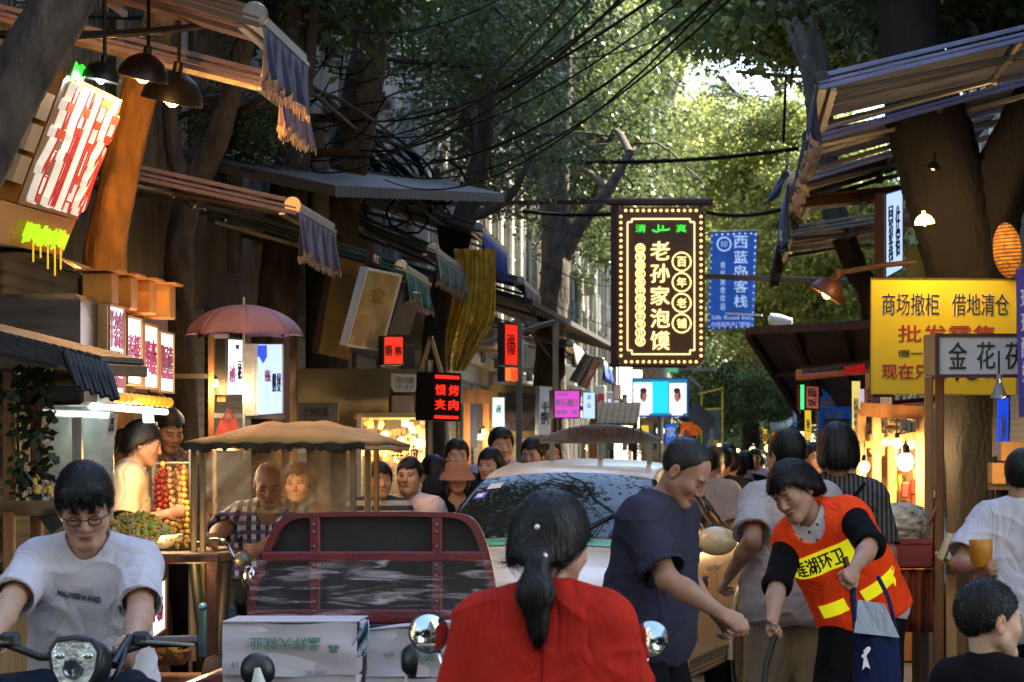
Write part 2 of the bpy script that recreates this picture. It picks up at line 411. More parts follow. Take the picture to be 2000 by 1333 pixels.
def smooth_path(pts, rs, sub=4):
    """Catmull-Rom through the points"""
    P_ = [V(p) for p in pts]; o, q = [], []
    for i in range(len(P_)-1):
        p0, p1, p2, p3 = P_[max(i-1,0)], P_[i], P_[i+1], P_[min(i+2,len(P_)-1)]
        for k in range(sub):
            t = k/sub
            o.append(.5*((2*p1)+(p2-p0)*t+(2*p0-5*p1+4*p2-p3)*t*t+(3*p1-p0-3*p2+p3)*t**3)); q.append(rs[i]*(1-t)+rs[i+1]*t)
    return o+[P_[-1]], q+[rs[-1]]
def trunk_part(root, paths, m, seed=0, name='trunk'):
    rn = random.Random(seed); b = MB()
    for pts, rs in paths:
        p, q = smooth_path(pts, rs, 12); n0 = len(b.v); b.tube(p, q, 26)
        for i in range(n0, len(b.v)):
            k = (i-n0)//26; a = ((i-n0)%26)*.2417
            if k < len(p): z = p[k].z; b.v[i] = p[k] + (b.v[i]-p[k])*(1+.09*math.sin(2*a+z*1.3+seed)+.05*math.sin(5*a-z*2.1+seed)+.035*math.sin(9*a+z*4+2*math.sin(z*3))+.1*math.exp(-((z*1.7+a)%5.1-2)**2*6)+rn.uniform(-.035,.035))
    return b.build(name, m, root, smooth=60)
def tree(label, d, paths, crowns, m=None, base=None, twigs=0, group=None):
    """paths: lists of (px, py, radius) in photo pixels at depth d; crowns: (px, py, depth, size, kind)"""
    pp = [([P(a[0], a[1], d if len(a) < 4 else a[3]) for a in p], [a[2] for a in p]) for p in paths]
    b0 = pp[0][0][0]; root = thing('tree', label, 'tree', (b0.x, b0.y, 0), group)
    trunk_part(root, pp, m or M_bark, seed=int(abs(b0.x*37+b0.y*11)))
    tips = []
    for px, py, dd, s_, k in crowns:
        me = CR[k][_cn[0] % len(CR[k])]; _cn[0] += 1
        o = link('crown', me, root); c = P(px, py, dd); o.location = c-wloc(root); o.scale = (s_,s_,s_*random.uniform(.8,1.05)); o.rotation_euler = (0,0,random.uniform(0,6.28)); tips.append(c)
    if tips:                                                          # limbs from the trunk top into each crown
        for c in tips:
            b = MB()
            s0 = min((p for pt in pp for p in pt[0][len(pt[0])//2:]), key=lambda p: (p-c).length + (0 if p.z < c.z else 3))
            if (s0-c).length > 9: continue
            mid = s0.lerp(c, .5)+V((0,0,.35)); p, q = smooth_path([s0, mid, c], [pp[0][1][-1]*.6, .05, .02], 5); b.tube(p, q, 7)
            for k in range(7):
                e = c+V((random.uniform(-1.6,1.6), random.uniform(-1.6,1.6), random.uniform(-.9,1.2))); p, q = smooth_path([mid.lerp(c,random.random()), (mid+e)/2+V((0,0,.2)), e], [.035,.022,.01], 3); b.tube(p, q, 5)
            b.build('limb', m or M_bark, root, smooth=60)
    return root
tree('dark leaning tree trunk rising behind the slanted lit sign at the far left edge', 14.5, [[(-300,1531,.2),(-210,900,.17),(-120,520,.16),(-25,280,.155),(62,110,.15),(140,-50,.14),(260,-500,.1)],[(20,190,.1),(-60,40,.08),(-90,-150,.05)]],
     [(100,-620,15.5,.8,'d')])
tree('stout pale trunk lit orange by the dome lamps beside the slanted sign', 19.5, [[(215,1369,.19),(212,700,.15),(208,500,.135),(236,340,.125),(270,190,.11),(310,40,.1),(370,-250,.08)]],
     [(420,-600,21,1,'d')], mat('orange_lit_bark', '#8a6232', .9, var=.5, vs=9, bump=1.0, bs=22, stretch=(1,1,.45), dirt=.5))  # bark tinted orange: part of the lamp light is in its colour
tree('slim dark trunk standing behind the pink umbrella and the second awning', 24, [[(362,1281,.16),(350,620,.12),(360,420,.11),(420,280,.09),(455,170,.07),(500,20,.05)],[(372,380,.08),(340,300,.06),(330,200,.05)]],
     [(470,250,25.5,.4,'s')])
tree('dark trunk between the utility pole and the second awning', 26.5, [[(545,1252,.2),(540,760,.16),(548,500,.15),(575,250,.14),(560,0,.12),(555,-300,.1)],[(565,300,.08),(600,150,.06),(615,-20,.05)]],
     [(560,-250,27,.9,'d'),(590,30,27.5,.35,'s')])
tree('tall dark trunk right of the utility pole with the cables strung past it', 29, [[(632,1216,.22),(645,700,.17),(660,430,.16),(690,280,.165),(712,150,.17),(735,0,.15),(765,-300,.1)],[(720,120,.09),(660,20,.07),(640,-90,.05)]],
     [(800,-10,33,.5,'p'),(900,-50,35,.75,'p'),(870,70,36,.5,'p'),(1000,30,38,.6,'p'),(940,130,38,.4,'p')])
tree('dark trunk behind the gold foil banner', 37, [[(850,1147,.2),(850,700,.16),(868,560,.15),(905,430,.13),(940,300,.1),(960,120,.07)],[(880,520,.09),(860,420,.06),(850,330,.05)],[(905,430,.08),(990,390,.05),(1040,300,.03)]],
     [(985,170,41,.6,'p'),(1050,270,44,.5,'p'),(900,230,40,.4,'p'),(960,340,42,.3,'p')])
tree('dark tree in front of the grey apartment block left of the hanging sign', 48, [[(1080,1090,.28),(1075,700,.24),(1085,500,.22),(1085,300,.2),(1100,100,.17),(1125,-150,.12)],[(1088,520,.14),(1140,430,.1),(1190,370,.08),(1230,300,.05)]],
     [(1090,90,50,.7,'p'),(1180,300,52,.75,'p'),(1040,0,48,.7,'p'),(1150,430,54,.6,'p'),(1190,90,53,.8,'p'),(1060,370,52,.55,'p'),(1120,220,52,.7,'p'),(1230,380,56,.6,'p')])
tree('huge forked dark tree carrying the yellow sign', 23.5, [[(1905,1290,.28),(1908,1000,.225),(1910,700,.23),(1895,520,.29),(1850,380,.32),(1800,200,.29),(1775,20,.24),(1790,-250,.18)],[(1905,560,.25),(1935,400,.24),(1990,270,.2),(2060,130,.2),(2200,-150,.15)]],
     [(1700,-330,24,1,'d'),(1900,-60,26,.5,'d'),(2000,-250,26,.9,'d'),(1850,20,28,.4,'d')], mat('black_bark', '#1c1815', .95, var=.5, vs=5, bump=1.0, bs=30, stretch=(1,1,.35), dirt=.3))
tree('slim bent tree behind the right awnings leaning over the street', 32, [[(1722,1190,.19),(1712,650,.13),(1668,520,.13),(1628,410,.13),(1605,260,.13),(1592,130,.14),(1570,60,.14),(1545,-20,.13),(1520,-160,.1)]],
     [(1480,10,36,.45,'b'),(1640,40,36,.5,'b'),(1700,90,37,.4,'d'),(1560,-90,35,.7,'b')])
tree('pale forked tree far down the street above the hanging sign', 84, [[(1285,1010,.42),(1278,600,.36),(1268,300,.34),(1238,160,.26),(1218,40,.2),(1200,-80,.12)],[(1272,320,.26),(1300,200,.22),(1340,80,.16),(1370,-40,.1)]],
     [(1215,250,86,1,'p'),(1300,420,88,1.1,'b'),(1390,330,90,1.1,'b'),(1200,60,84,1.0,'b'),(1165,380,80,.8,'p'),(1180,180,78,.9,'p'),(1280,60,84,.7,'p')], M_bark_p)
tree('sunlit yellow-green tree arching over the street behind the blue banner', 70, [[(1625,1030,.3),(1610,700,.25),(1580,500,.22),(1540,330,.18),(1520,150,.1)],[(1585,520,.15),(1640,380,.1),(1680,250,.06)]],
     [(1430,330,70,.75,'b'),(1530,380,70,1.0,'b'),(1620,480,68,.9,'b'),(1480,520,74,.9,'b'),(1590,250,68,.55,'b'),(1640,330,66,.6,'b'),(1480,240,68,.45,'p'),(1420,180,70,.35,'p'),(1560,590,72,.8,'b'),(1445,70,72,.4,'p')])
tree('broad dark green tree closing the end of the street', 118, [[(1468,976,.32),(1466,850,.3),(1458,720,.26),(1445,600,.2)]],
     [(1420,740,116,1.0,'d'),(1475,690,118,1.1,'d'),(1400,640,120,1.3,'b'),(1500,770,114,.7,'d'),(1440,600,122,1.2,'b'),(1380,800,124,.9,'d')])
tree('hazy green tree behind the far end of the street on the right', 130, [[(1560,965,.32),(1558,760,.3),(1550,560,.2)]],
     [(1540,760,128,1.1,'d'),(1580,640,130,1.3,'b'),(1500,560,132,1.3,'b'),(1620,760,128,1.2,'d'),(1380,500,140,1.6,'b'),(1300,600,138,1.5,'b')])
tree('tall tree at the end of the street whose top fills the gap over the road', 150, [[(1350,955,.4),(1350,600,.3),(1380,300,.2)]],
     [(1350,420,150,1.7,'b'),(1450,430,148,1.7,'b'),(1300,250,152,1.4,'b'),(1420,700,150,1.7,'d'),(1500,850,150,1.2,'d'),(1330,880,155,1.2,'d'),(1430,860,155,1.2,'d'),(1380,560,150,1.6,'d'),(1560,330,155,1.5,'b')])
for x, y, s_, tx in ((-3.9,-7,1.5,'unseen leafy tree added behind the viewpoint by the grey block'),(3.2,-4,1.4,'unseen leafy tree added behind the viewpoint by the cream block'),(2.9,-15,1.7,'unseen leafy tree added well behind the viewpoint on the right')):  # out-of-view trees added for windshield reflections and shade
    root = thing('tree', tx, 'tree', (x,y,0))
    trunk_part(root, [([V((x,y,0)),V((x+.1,y,2.5)),V((x-x*.1,y,5)),V((x*.6,y,8))],[.24,.2,.18,.1])], M_bark, 3)
    for k, (dx, dy, dz) in enumerate(((0,0,7.6),(-x*.5,1,7.2),(x*.2,-2,8.4))):
        o = link('crown', CR['d'][k], root); o.location = (dx,dy,dz); o.scale = (s_*.8,)*3; o.rotation_euler.z = k*2+x

# ================================================================ wires and poles
M_cable = mat('cable_sheath', '#060606', .8, var=.2, bump=0, spec=.1)
def cable(a, b, sag, r=.012, label=None, group='overhead cables', n=14, m=None):
    a, b = V(a), V(b); k = MB()
    k.tube([a.lerp(b, t/n)-V((0,0,sag*4*(t/n)*(1-t/n))) for t in range(n+1)], r, 6)
    L_ = label or 'black overhead cable slung across the street in a bundle of parallel wires'
    return tag(k.build('overhead_cable', m or M_cable, smooth=60), L_, 'cable', group)
for i, (x0,y0,x1,y1,s_) in enumerate(((690,235,1330,-45,.25),(700,262,1370,-30,.3),(712,272,1290,-60,.2),(722,310,1420,-30,.35),(735,330,1440,-15,.4),(752,352,1400,-8,.4),(690,290,1250,-40,.28),(640,300,1180,-30,.3),(590,330,1120,-20,.3))):
    cable(P(x0,y0,29-i*.15), P(x1,y1,17-i*.4), s_, .0065+.003*(i%3 == 0))
for i, (x0,y0,d0,x1,y1,d1,s_) in enumerate(((610,40,28,1010,-20,22,.2),(640,130,27,1240,20,40,.35),(700,180,29,1200,60,44,.4),(560,350,27,900,240,40,.3),(480,300,24,690,330,29,.12),(470,330,24,700,300,29,.1),(930,420,40,1210,300,46,.2),(900,360,38,1200,470,46,.15),(1000,540,42,1200,640,46,.1),(1040,500,42,1200,560,46,.1),(1060,330,46,1420,80,60,.5),(900,180,36,1330,240,60,.5),(1390,280,50,1620,160,34,.2),(1000,90,40,1480,-40,30,.4))):
    cable(P(x0,y0,d0), P(x1,y1,d1), s_, .0055+.002*(i%2), 'thin dark overhead wire strung between the trees, poles and facades', 'thin overhead wires')
cable(P(735,112,30), P(1060,118,44), .08, .03, 'thick black cable running straight across the blank end wall', None)
cable(P(880,296,46), P(1010,300,46), .05, .035, 'short dark cable in front of the caged windows', None)
cable(P(930,300,46), P(1560,290,44), .16, .03, 'thick black cable crossing the whole street above the hanging sign', None)
cable(P(1020,412,47), P(1200,418,47), .04, .03, 'dark cable running to the left frame of the hanging sign', None)
cable(P(1380,415,46), P(1560,398,44), .1, .03, 'dark cable between the hanging sign and the brown awning', None)
cable(P(1440,140,50), P(1610,150,45), .02, .035, 'short black pipe-like cable against the sky by the bent tree', None)
cable(P(1535,150,40), P(1530,280,40), 0, .02, 'thin black cable dropping from the short pipe', None)
# drooping bundle
b = MB()
for i in range(26):
    a = P(690+random.uniform(-14,16), 245+random.uniform(-16,30), 29.5); e = P(850+random.uniform(-25,40), 415+random.uniform(-22,30), 36); mdl = a.lerp(e, .5)+V((random.uniform(-.25,.25), 0, random.uniform(-.35,.3)))
    p, q = smooth_path([a, mdl, e], [.014,.018,.013], 6); b.tube(p, q, 5)
for i in range(3):
    c = P(800+random.uniform(-60,80), 395+random.uniform(-40,40), 33); b.tube([c+V((math.cos(t*.63)*random.uniform(.16,.3), 0, math.sin(t*.63)*.24)) for t in range(11)], .014, 5)
tag(b.build('cable_bundle', M_cable, smooth=60), 'thick drooping bundle of tangled cables right of the tall dark trunk', 'cable bundle')
root = thing('utility_pole', 'grey concrete utility pole left of the tall dark trunk with tangled wires on top', 'pole', P(622,900,27.5)*1)
root.location.z = 0; pb = P(622,900,27.5)
b = MB(); b.tube([(pb.x,pb.y,0),(pb.x,pb.y,2.2),(pb.x,pb.y,4.55)], [.105,.1,.09], 16); b.build('pole', M_conc, root, smooth=40)
b = MB(); b.tube([(pb.x,pb.y,1.9),(pb.x,pb.y,3.4)], .115, 16); b.build('wrap', mat('dark_pole_band', '#1d1b19', .8, dirt=.5, bump=.4), root, smooth=40)  # sleeve that makes the lower part of the pole darker
b = MB()
for z in (4.2, 4.5): b.box((pb.x, pb.y-.12, z), (.9, .07, .07), b=.01)
b.build('crossarm', M_rust, root)
b = MB()
for i in range(24):
    c = V((pb.x+random.uniform(-.3,.35), pb.y-.2+random.uniform(-.1,.1), random.uniform(4.1,5.0))); dv = V((random.uniform(-.35,.35), 0, random.uniform(-.3,.3)))
    p, q = smooth_path([c-dv, c+V((random.uniform(-.1,.1),-.05,random.uniform(-.15,.15))), c+dv], [.008]*3, 4); b.tube(p, q, 4)
b.build('wiring', M_cable, root)
# ================================================================ shared makers for awnings, signs, lamps
EM = .23                                            # LED and lamp brightness at this exposure
def glow(name, col, k=1.0): return mat('lit '+name, col, .4, var=.06, vs=9, bump=0, emit=EM*k, ecol=col)
G_white = glow('white', '#f3f4ff', 1.1); G_warm = glow('warm white', '#ffd890', 3.0); G_red = glow('red', '#ff2a1c', 1.1); G_green = glow('green', '#37e03a', 1.1)
G_tube = glow('tube', '#eaf6ff', 5); G_gold = glow('gold', '#ffdf8a', 1.8); G_bulb = glow('bulb', '#ffc061', 9.0); G_pink = glow('pink', '#d24cc0', .85)
G_blue = glow('blue', '#1d49d8', .8); G_bluew = glow('pale blue', '#b9d4ff', .9); G_yel = glow('yellow', '#e8c52a', .6)
T_red = mat('dark red lettering', '#8c1420', .5, var=.1, bump=0); T_redl = mat('red lettering', '#b0121a', .5, var=.1, bump=0, emit=EM*.35); T_blk = mat('black lettering', '#141212', .5, var=.1, bump=0); T_white = mat('white lettering', '#e8e8e8', .5, var=.1, bump=0)
T_mag = mat('magenta lettering', '#8d1250', .5, var=.1, bump=0, emit=EM*.2); T_green = mat('green print', '#3f8a6a', .6, var=.2, bump=0); T_navy = mat('navy print', '#26264a', .7, var=.2, bump=0)
M_wood = mat('warm_wood', '#8a5a2c', .6, var=.35, vs=4, bump=.3, bs=20, stretch=(3,3,.4)); M_woodp = mat('pale_wood', '#a98450', .6, var=.3, vs=4, bump=.25, bs=20, stretch=(3,3,.4))
M_wooddk = mat('dark_wood', '#4a2d1a', .55, var=.35, vs=5, bump=.3, stretch=(3,3,.4)); M_maroon = mat('maroon_paint', '#4a1a14', .5, var=.2)
M_alu = mat('aluminium', '#a8a49b', .38, .75, var=.15, dirt=.2); M_card = mat('cardboard', '#a5793f', .85, var=.15, bump=.15)
M_white = mat('white_paint', '#d8d6d0', .5, var=.12, dirt=.2); M_paper = mat('paper', '#cfcabb', .8, var=.1)
def frame4(TL, TR, BL):
    TL, TR, BL = V(TL), V(TR), V(BL); r = TR-TL; dn = BL-TL; n = r.cross(-dn).normalized()
    return TL, r, dn, n
def sign4(name, label, cat, TL, TR, BL, depth=.08, case=None, face=None, texts=(), border=.02, group=None, facename='face', extra=None):
    """flat or boxed sign whose face is the parallelogram TL, TR, BL; children: case, face, lettering"""
    TL, r, dn, n = frame4(TL, TR, BL); BR = TL+r+dn
    root = thing(name, label, cat, (TL+BR)/2, group)
    b = MB(); b.prism([TL-n*.004, TL+r-n*.004, BR-n*.004, TL+dn-n*.004][::-1], -n*depth)
    rl, dl = r.length, dn.length; br, bd = r*(border/rl), dn*(border/dl)
    if border:
        for a, c_ in ((TL, TL+r), (TL+dn, BR)): 
            s_ = bd if a == TL else -bd
            b.prism([a, c_, c_+s_, a+s_], n*.014)
        for a, c_ in ((TL, TL+dn), (TL+r, BR)):
            s_ = br if a == TL else -br
            b.prism([a+bd, c_-bd, c_-bd+s_, a+bd+s_], n*.013)
    b.build('case', case or M_dsteel, root)
    if face is not None:
        f = MB(); f.prism([TL+br+bd, TL+r-br+bd, BR-br-bd, TL+dn+br-bd], n*.003); f.build(facename, face, root)
    by = {}
    for t in texts:
        txt, u, v_, w_, h_, m = t[:6]; o = t[6] if len(t) > 6 else {}
        mb = by.setdefault(m, MB()); c_ = TL+r*u+dn*v_+n*.0045
        kw = {k: o[k] for k in ('bold','flip','depth','line','spacing') if k in o}
        if o.get('col'): column(mb, txt, c_, r, -dn, w_*rl, h_*dl, **kw)
        else: letters(mb, txt, c_, r, -dn, w_*rl, h_*dl, **kw)
    for m, mb in by.items(): mb.build('lettering', m, root)
    if extra: extra(root, TL, r, dn, n)
    return root
def awning(label, px, py, d1, d2, run, rise, side, canvas, val, drop=.28, valtop=None, fringe=None, cap=None, arms=True, name='awning', sag=.05):
    cr_ = .07 if d1 < 19 else .055
    """side -1: hangs from the left facades, +1 from the right; front edge starts at photo point px, py at depth d1 and runs to d2"""
    a = P(px, py, d1); X, Z = a.x, a.z; root = thing(name, label, 'awning', (X, (d1+d2)/2, Z)); xb = X+side*run
    b = MB()
    def fn(u, v): return V((X+(xb-X)*v, d1+(d2-d1)*u, Z+rise*v-sag*math.sin(math.pi*v)*(.6+.4*math.cos(u*9))))
    b.grid(fn, 14, 6); b.build('canvas', canvas, root, smooth=60, solid=.012)
    b = MB(); b.box((X+side*.03, (d1+d2)/2, Z-.035), (.07, d2-d1, .085), b=.01); b.box((X+side*.1, (d1+d2)/2, Z-.075), (.05, d2-d1-.02, .03), b=.006)
    b.build('front_bar', M_alu, root)
    b = MB(); b.lathe((X+side*.03, d1-.012, Z-.02), [(0,-.012),(cr_*.9,-.012),(cr_,0),(cr_,.03)], 18, axis=(0,1,0)); b.build('end_cap', cap or M_alu, root, smooth=40)
    b = MB(); nf = int((d2-d1)/.022)
    def vf(u, v):
        y = d1+(d2-d1)*u; sc_ = abs(math.sin(u*(d2-d1)/.2*math.pi))
        return V((X-side*(.012+.035*v*math.sin(u*(d2-d1)*34+1.3)+.02*v*math.sin(u*(d2-d1)*11)), y, Z-.06-v*(drop*(.86+.14*sc_)+.012*math.sin(u*70))))
    b.grid(vf, nf, 5); o = b.build('valance', val, root, smooth=70, solid=.004)
    if fringe:
        b = MB()
        for i in range(nf*2):
            u = (i+.5)/nf/2; p = vf(u, 1); b.bar(p, p+V((random.uniform(-.006,.006), random.uniform(-.008,.008), -random.uniform(.025,.05))), .006)
        b.build('fringe', fringe, root)
    b = MB()
    for k, (o_, h_) in enumerate(((.012,.03),(-.03,.022),(-.064,.03))): b.bar(fn(0,.0)+V((0,-.012-.004*k,o_-.012)), fn(0,1)+V((0,-.012-.004*k,o_-.012)), .016, h_, .004)
    b.build('side_slat', canvas, root)
    b = MB(); b.bar(fn(.5,.04)-V((0,0,.05)), fn(.5,.96)-V((0,0,.05)), .03, .03); b.bar(fn(.5,.5)+V((0,(d2-d1)*.48,-.05)), fn(.5,.5)-V((0,(d2-d1)*.48,.05)), .03, .03); b.build('stretcher', M_alu, root)
    if valtop:
        b = MB(); b.box((X-side*.008, (d1+d2)/2, Z-.055), (.02, d2-d1, .022)); b.build('valance_rail', valtop, root)
    if arms:
        for y in (d1+(d2-d1)*.12, d1+(d2-d1)*.88):
            b = MB(); e = V((X+side*.08, y, Z-.07)); k = V((X+side*run*.5, y+(.35 if y < (d1+d2)/2 else -.35), Z+rise*.5-.1)); w_ = V((xb, y, Z+rise-.14))
            b.bar(e, k, .05, .035, .006); b.bar(k, w_, .055, .04, .006); b.ball(k, .04, 10); b.build('arm', M_alu, root)
    return root
def canvas(name, c1, c2, per=.12, share=.5, ax=1): return mat(name, c1, .8, stripes=(ax, per, c2, share), var=.25, vs=3, bump=.2, bs=50, dirt=.35)
CV_rust = canvas('rust striped canvas', '#a08c82', '#84706a'); CV_mauve = canvas('mauve striped canvas', '#83706c', '#6a5a5c', .1); CV_green = canvas('green striped canvas', '#2f4a40', '#22352f', .1)
CV_navy = canvas('navy striped canvas', '#434a60', '#5f5a5c', .16); CV_grey = canvas('grey canvas', '#7f7874', '#6b6461', .2); CV_brown = canvas('brown canvas', '#5a3020', '#6e452f', .2)
VL_blue = mat('blue valance', '#6b7391', .8, stripes=(1,.11,'#3c4468',.55), var=.3, bump=.2); VL_green = mat('green valance', '#2d6459', .8, stripes=(1,.1,'#9aa89c',.14), var=.3, bump=.2)
VL_royal = mat('royal blue valance', '#2c4fa5', .7, var=.25, bump=.2); VL_grey = mat('pale valance', '#8b8e84', .8, stripes=(1,.1,'#55584f',.4), var=.3); FR_pale = mat('pale fringe', '#a8927c', .9, var=.3, bump=0)
def dome_lamp(label, c, r, tilt, power, col=(1,.6,.22), lit=None, hang=.35, group=None, shade=None, name='dome_lamp', dirv=None):
    """spun metal shade open downwards along -axis, bulb inside"""
    c = V(c); ax = Euler(tilt).to_matrix() @ V((0,0,1)); root = thing(name, label, 'lamp', c, group)
    b = MB(); b.lathe(c, [(r,0),(r*.99,.01),(r*.93,r*.35),(r*.7,r*.72),(r*.34,r*.95),(r*.16,r*1.0),(r*.15,r*1.3),(0,r*1.32)], 28, axis=ax); b.build('shade', shade or M_black, root, smooth=50, solid=.004)
    b = MB(); b.ball(c+ax*r*.2, r*.3, 14, (1,1,1.2)); b.build('bulb', lit or G_bulb, root, smooth=80)
    b = MB(); b.lathe(c+ax*r*.6, [(r*.13,0),(r*.13,r*.4)], 12, axis=ax); b.build('socket', M_dsteel, root)
    if hang: b = MB(); b.tube([c+ax*r*1.3, c+ax*r*1.3+V((0,0,hang))], .01, 8); b.build('stem', M_dsteel, root)
    point_light('lamp_light', c-ax*r*.3, power, col, r*.3, root)
    return root
def bulb(label, c, r=.03, power=0, m=None, drop=.25, group=None, col=(1,.62,.26)):
    c = V(c); root = thing('hanging_bulb', label, 'light bulb', c, group)
    b = MB(); b.ball(c, r, 14, (1,1,1.15)); b.build('glass', m or G_bulb, root, smooth=80)
    b = MB(); b.lathe(c+V((0,0,r*.9)), [(r*.45,0),(r*.5,r*.9),(r*.2,r*1.3),(0,r*1.3)], 12); b.build('cap', M_dsteel, root)
    if drop: b = MB(); b.tube([c+V((0,0,r*2)), c+V((0,0,drop))], .004, 5); b.build('flex', M_cable, root)
    if power: point_light('lamp_light', c-V((0,.0,r*2.2)), power, col, r, root)
    return root
def heap(name, label, cat, c, rx, ry, h, n, size, cols, seed=1, tray=None, group=None):
    """mound of small food pieces, optionally on a tray or bowl"""
    rn = random.Random(seed); c = V(c); root = thing(name, label, cat, c, group); b = MB()
    for i in range(n):
        a = rn.uniform(0,6.283); q = math.sqrt(rn.random()); z = h*(1-q*q)*rn.uniform(.55,1.05); b.cur = rn.randrange(len(cols)); s_ = size*rn.uniform(.6,1.3)
        e = Euler((rn.uniform(0,3),rn.uniform(0,3),rn.uniform(0,3))).to_matrix(); b.box(c+V((rx*q*math.cos(a), ry*q*math.sin(a), z)), (s_*1.6, s_, s_*.6), e, s_*.2)
    b.build('food', cols, root)
    b = MB(); b.lathe(c-V((0,0,.05)), [(0,0),(rx*.75,0),(rx*1.12,.06),(rx*1.15,.07),(rx*1.1,.066),(rx*.7,.012),(0,.01)], 24, sx=1)
    b.build('tray', tray or M_alu, root, smooth=40)
    return root
# ================================================================ LEFT SIDE, near to far
# --- slanted lit sign with four characters
TLn, TRn = P(128,143,16), P(238,196,17.42); BLn = P(33,397,16)
M_amber = mat('amber_sheet', '#c07a1c', .45, var=.2, vs=3, dirt=.25)
def slant_extra(root, TL, r, dn, n):
    b = MB()                                                          # open side boxes and lower apron of the sign
    for k in range(3):
        o = TL+dn*(.18+.24*k)-r*.02; b.prism([o, o-r*.16, o-r*.16+dn*.2, o+dn*.2], -n*.1)
    b.build('letter_back', mat('beige_sheet', '#b39a78', .6, var=.2), root)
    b = MB(); o = TL+dn*1.01-n*.01; b.prism([o-r*.2, o+r*1.02, o+r*1.0+dn*.3, o-r*.2+dn*.3], -n*.08); b.build('apron', M_amber, root)
    for base, m, cnt in ((TL-dn*.1+r*.04, G_green, 8), (TL+dn*1.12+r*.2, mat('lit lime','#b8e020',.5,var=.3,bump=0,emit=EM*1.0,ecol='#98d01c'), 26)):
        b = MB()
        for i in range(cnt):
            u = i/cnt*(.2 if cnt == 8 else .72); L_ = random.uniform(.1,.16)
            p = base+r*u+n*.02; b.bar(p+dn*random.uniform(-.02,.02), p+dn*L_, .013, .01)
        b.build('led_strip', m, root)
    b = MB()
    for u in (.38,.62,.74,.84,.5): b = MB(); p = TL+dn*1.24+r*u+n*.02; b.bar(p, p+V((.0,0,-random.uniform(.08,.2))), .008); b.build('drip_light', G_yel, root)
M_signw = mat('lit sign white','#f6efe2',.5,var=.05,bump=0,emit=EM*.4,ecol='#fff4e0')
sign4('slanted_sign', 'slanted amber sign board with four big red and white lit characters under the dome lamps', 'sign', TLn, TRn, BLn, .14, M_amber, mat('amber_face','#8f5510',.5,var=.2,vs=3,dirt=.25),
      [(c, .125+.25*i, .5, .15, .94, M_signw, dict(bold=.018, depth=.035)) for i, c in enumerate('老铺同家')]+[(c, .125+.25*i, .5, .13, .91, T_redl, dict(bold=.0, depth=.042)) for i, c in enumerate('老铺同家')], 0, extra=slant_extra)
dome_lamp('black dome lamp with cold white bulb, nearest to the slanted sign', P(196,158,16.3), .1, (0,R(10),0), 1.5, (.9,.95,1), G_tube, .3)
dome_lamp('black dome lamp with a thin lit rim, between the other two dome lamps', P(278,155,17), .14, (R(7),R(12),0), 13, (1,.47,.12), lit=G_bulb, hang=.25)
dome_lamp('black dome lamp, farthest from the slanted sign and lowest of the row', P(335,200,18.1), .18, (R(7),R(12),0), 24, (1,.47,.12), lit=G_bulb, hang=.4)
b = MB(); p, q2 = smooth_path([P(150,70,16)+V((-1.3,0,.05)), P(150,70,16), P(420,40,19.4), P(420,40,19.4)+V((-1.6,0,.05))], [.022]*4, 4); b.tube(p, q2, 8); tag(b.build('lamp_rail', M_dsteel, smooth=50), 'dark steel rail carrying the three dome lamps under the rust awning', 'rail')
# --- awnings
awning('rust striped awning highest at the top left, its blue fringed valance facing the street', 508, 22, 16.4, 18.2, 2.1, .62, -1, CV_rust, VL_blue, .3, M_alu, FR_pale, arms=False)
awning('rust awning tucked below and behind the top left one with a frilled mauve edge', 540, 148, 18.6, 19.9, 2.0, .5, -1, CV_rust, mat('mauve valance','#8a7382',.8,stripes=(1,.09,'#5b5068',.5),var=.3), .24, None, FR_pale, arms=False)
awning('mauve striped awning with a round glowing end cap, left of the utility pole', 580, 395, 21, 23, 1.9, .42, -1, CV_mauve, VL_blue, .3, M_alu, FR_pale, cap=mat('glowing_amber_cap','#d09a58',.5,emit=EM*.5,ecol='#ffb860'))  # end cap is no lamp; emission makes it look lit
awning('dark awning with teal striped valance beside the big cream light box', 790, 516, 25.6, 27.6, 1.6, .5, -1, CV_green, VL_green, .24, M_alu, FR_pale)
awning('dark awning with a grey green striped valance left of the gold foil banner', 850, 482, 29.5, 33, 1.5, .6, -1, CV_green, mat('grey green valance','#5a6e64',.8,stripes=(1,.1,'#a6aba0',.16),var=.3), .26, M_alu, FR_pale)
awning('long dark awning with a plain royal blue valance above the gold foil banner', 940, 440, 35, 39, 2.2, .7, -1, canvas('dark canvas','#3b3835','#2b2927',.25), VL_royal, .38, M_white)
awning('pale awning with bright front edge and short grey valance right of the gold foil banner', 1022, 545, 40, 43.5, 1.6, .45, -1, CV_grey, VL_grey, .26, M_white)
awning('small pale awning past the tiled canopy on the far left, nearer of two', 1118, 668, 47, 50.5, 1.3, .4, -1, CV_grey, VL_grey, .3, M_white)
awning('small pale awning past the tiled canopy on the far left, farther of two', 1178, 702, 56, 60, 1.4, .4, -1, CV_grey, VL_royal, .3, M_white)
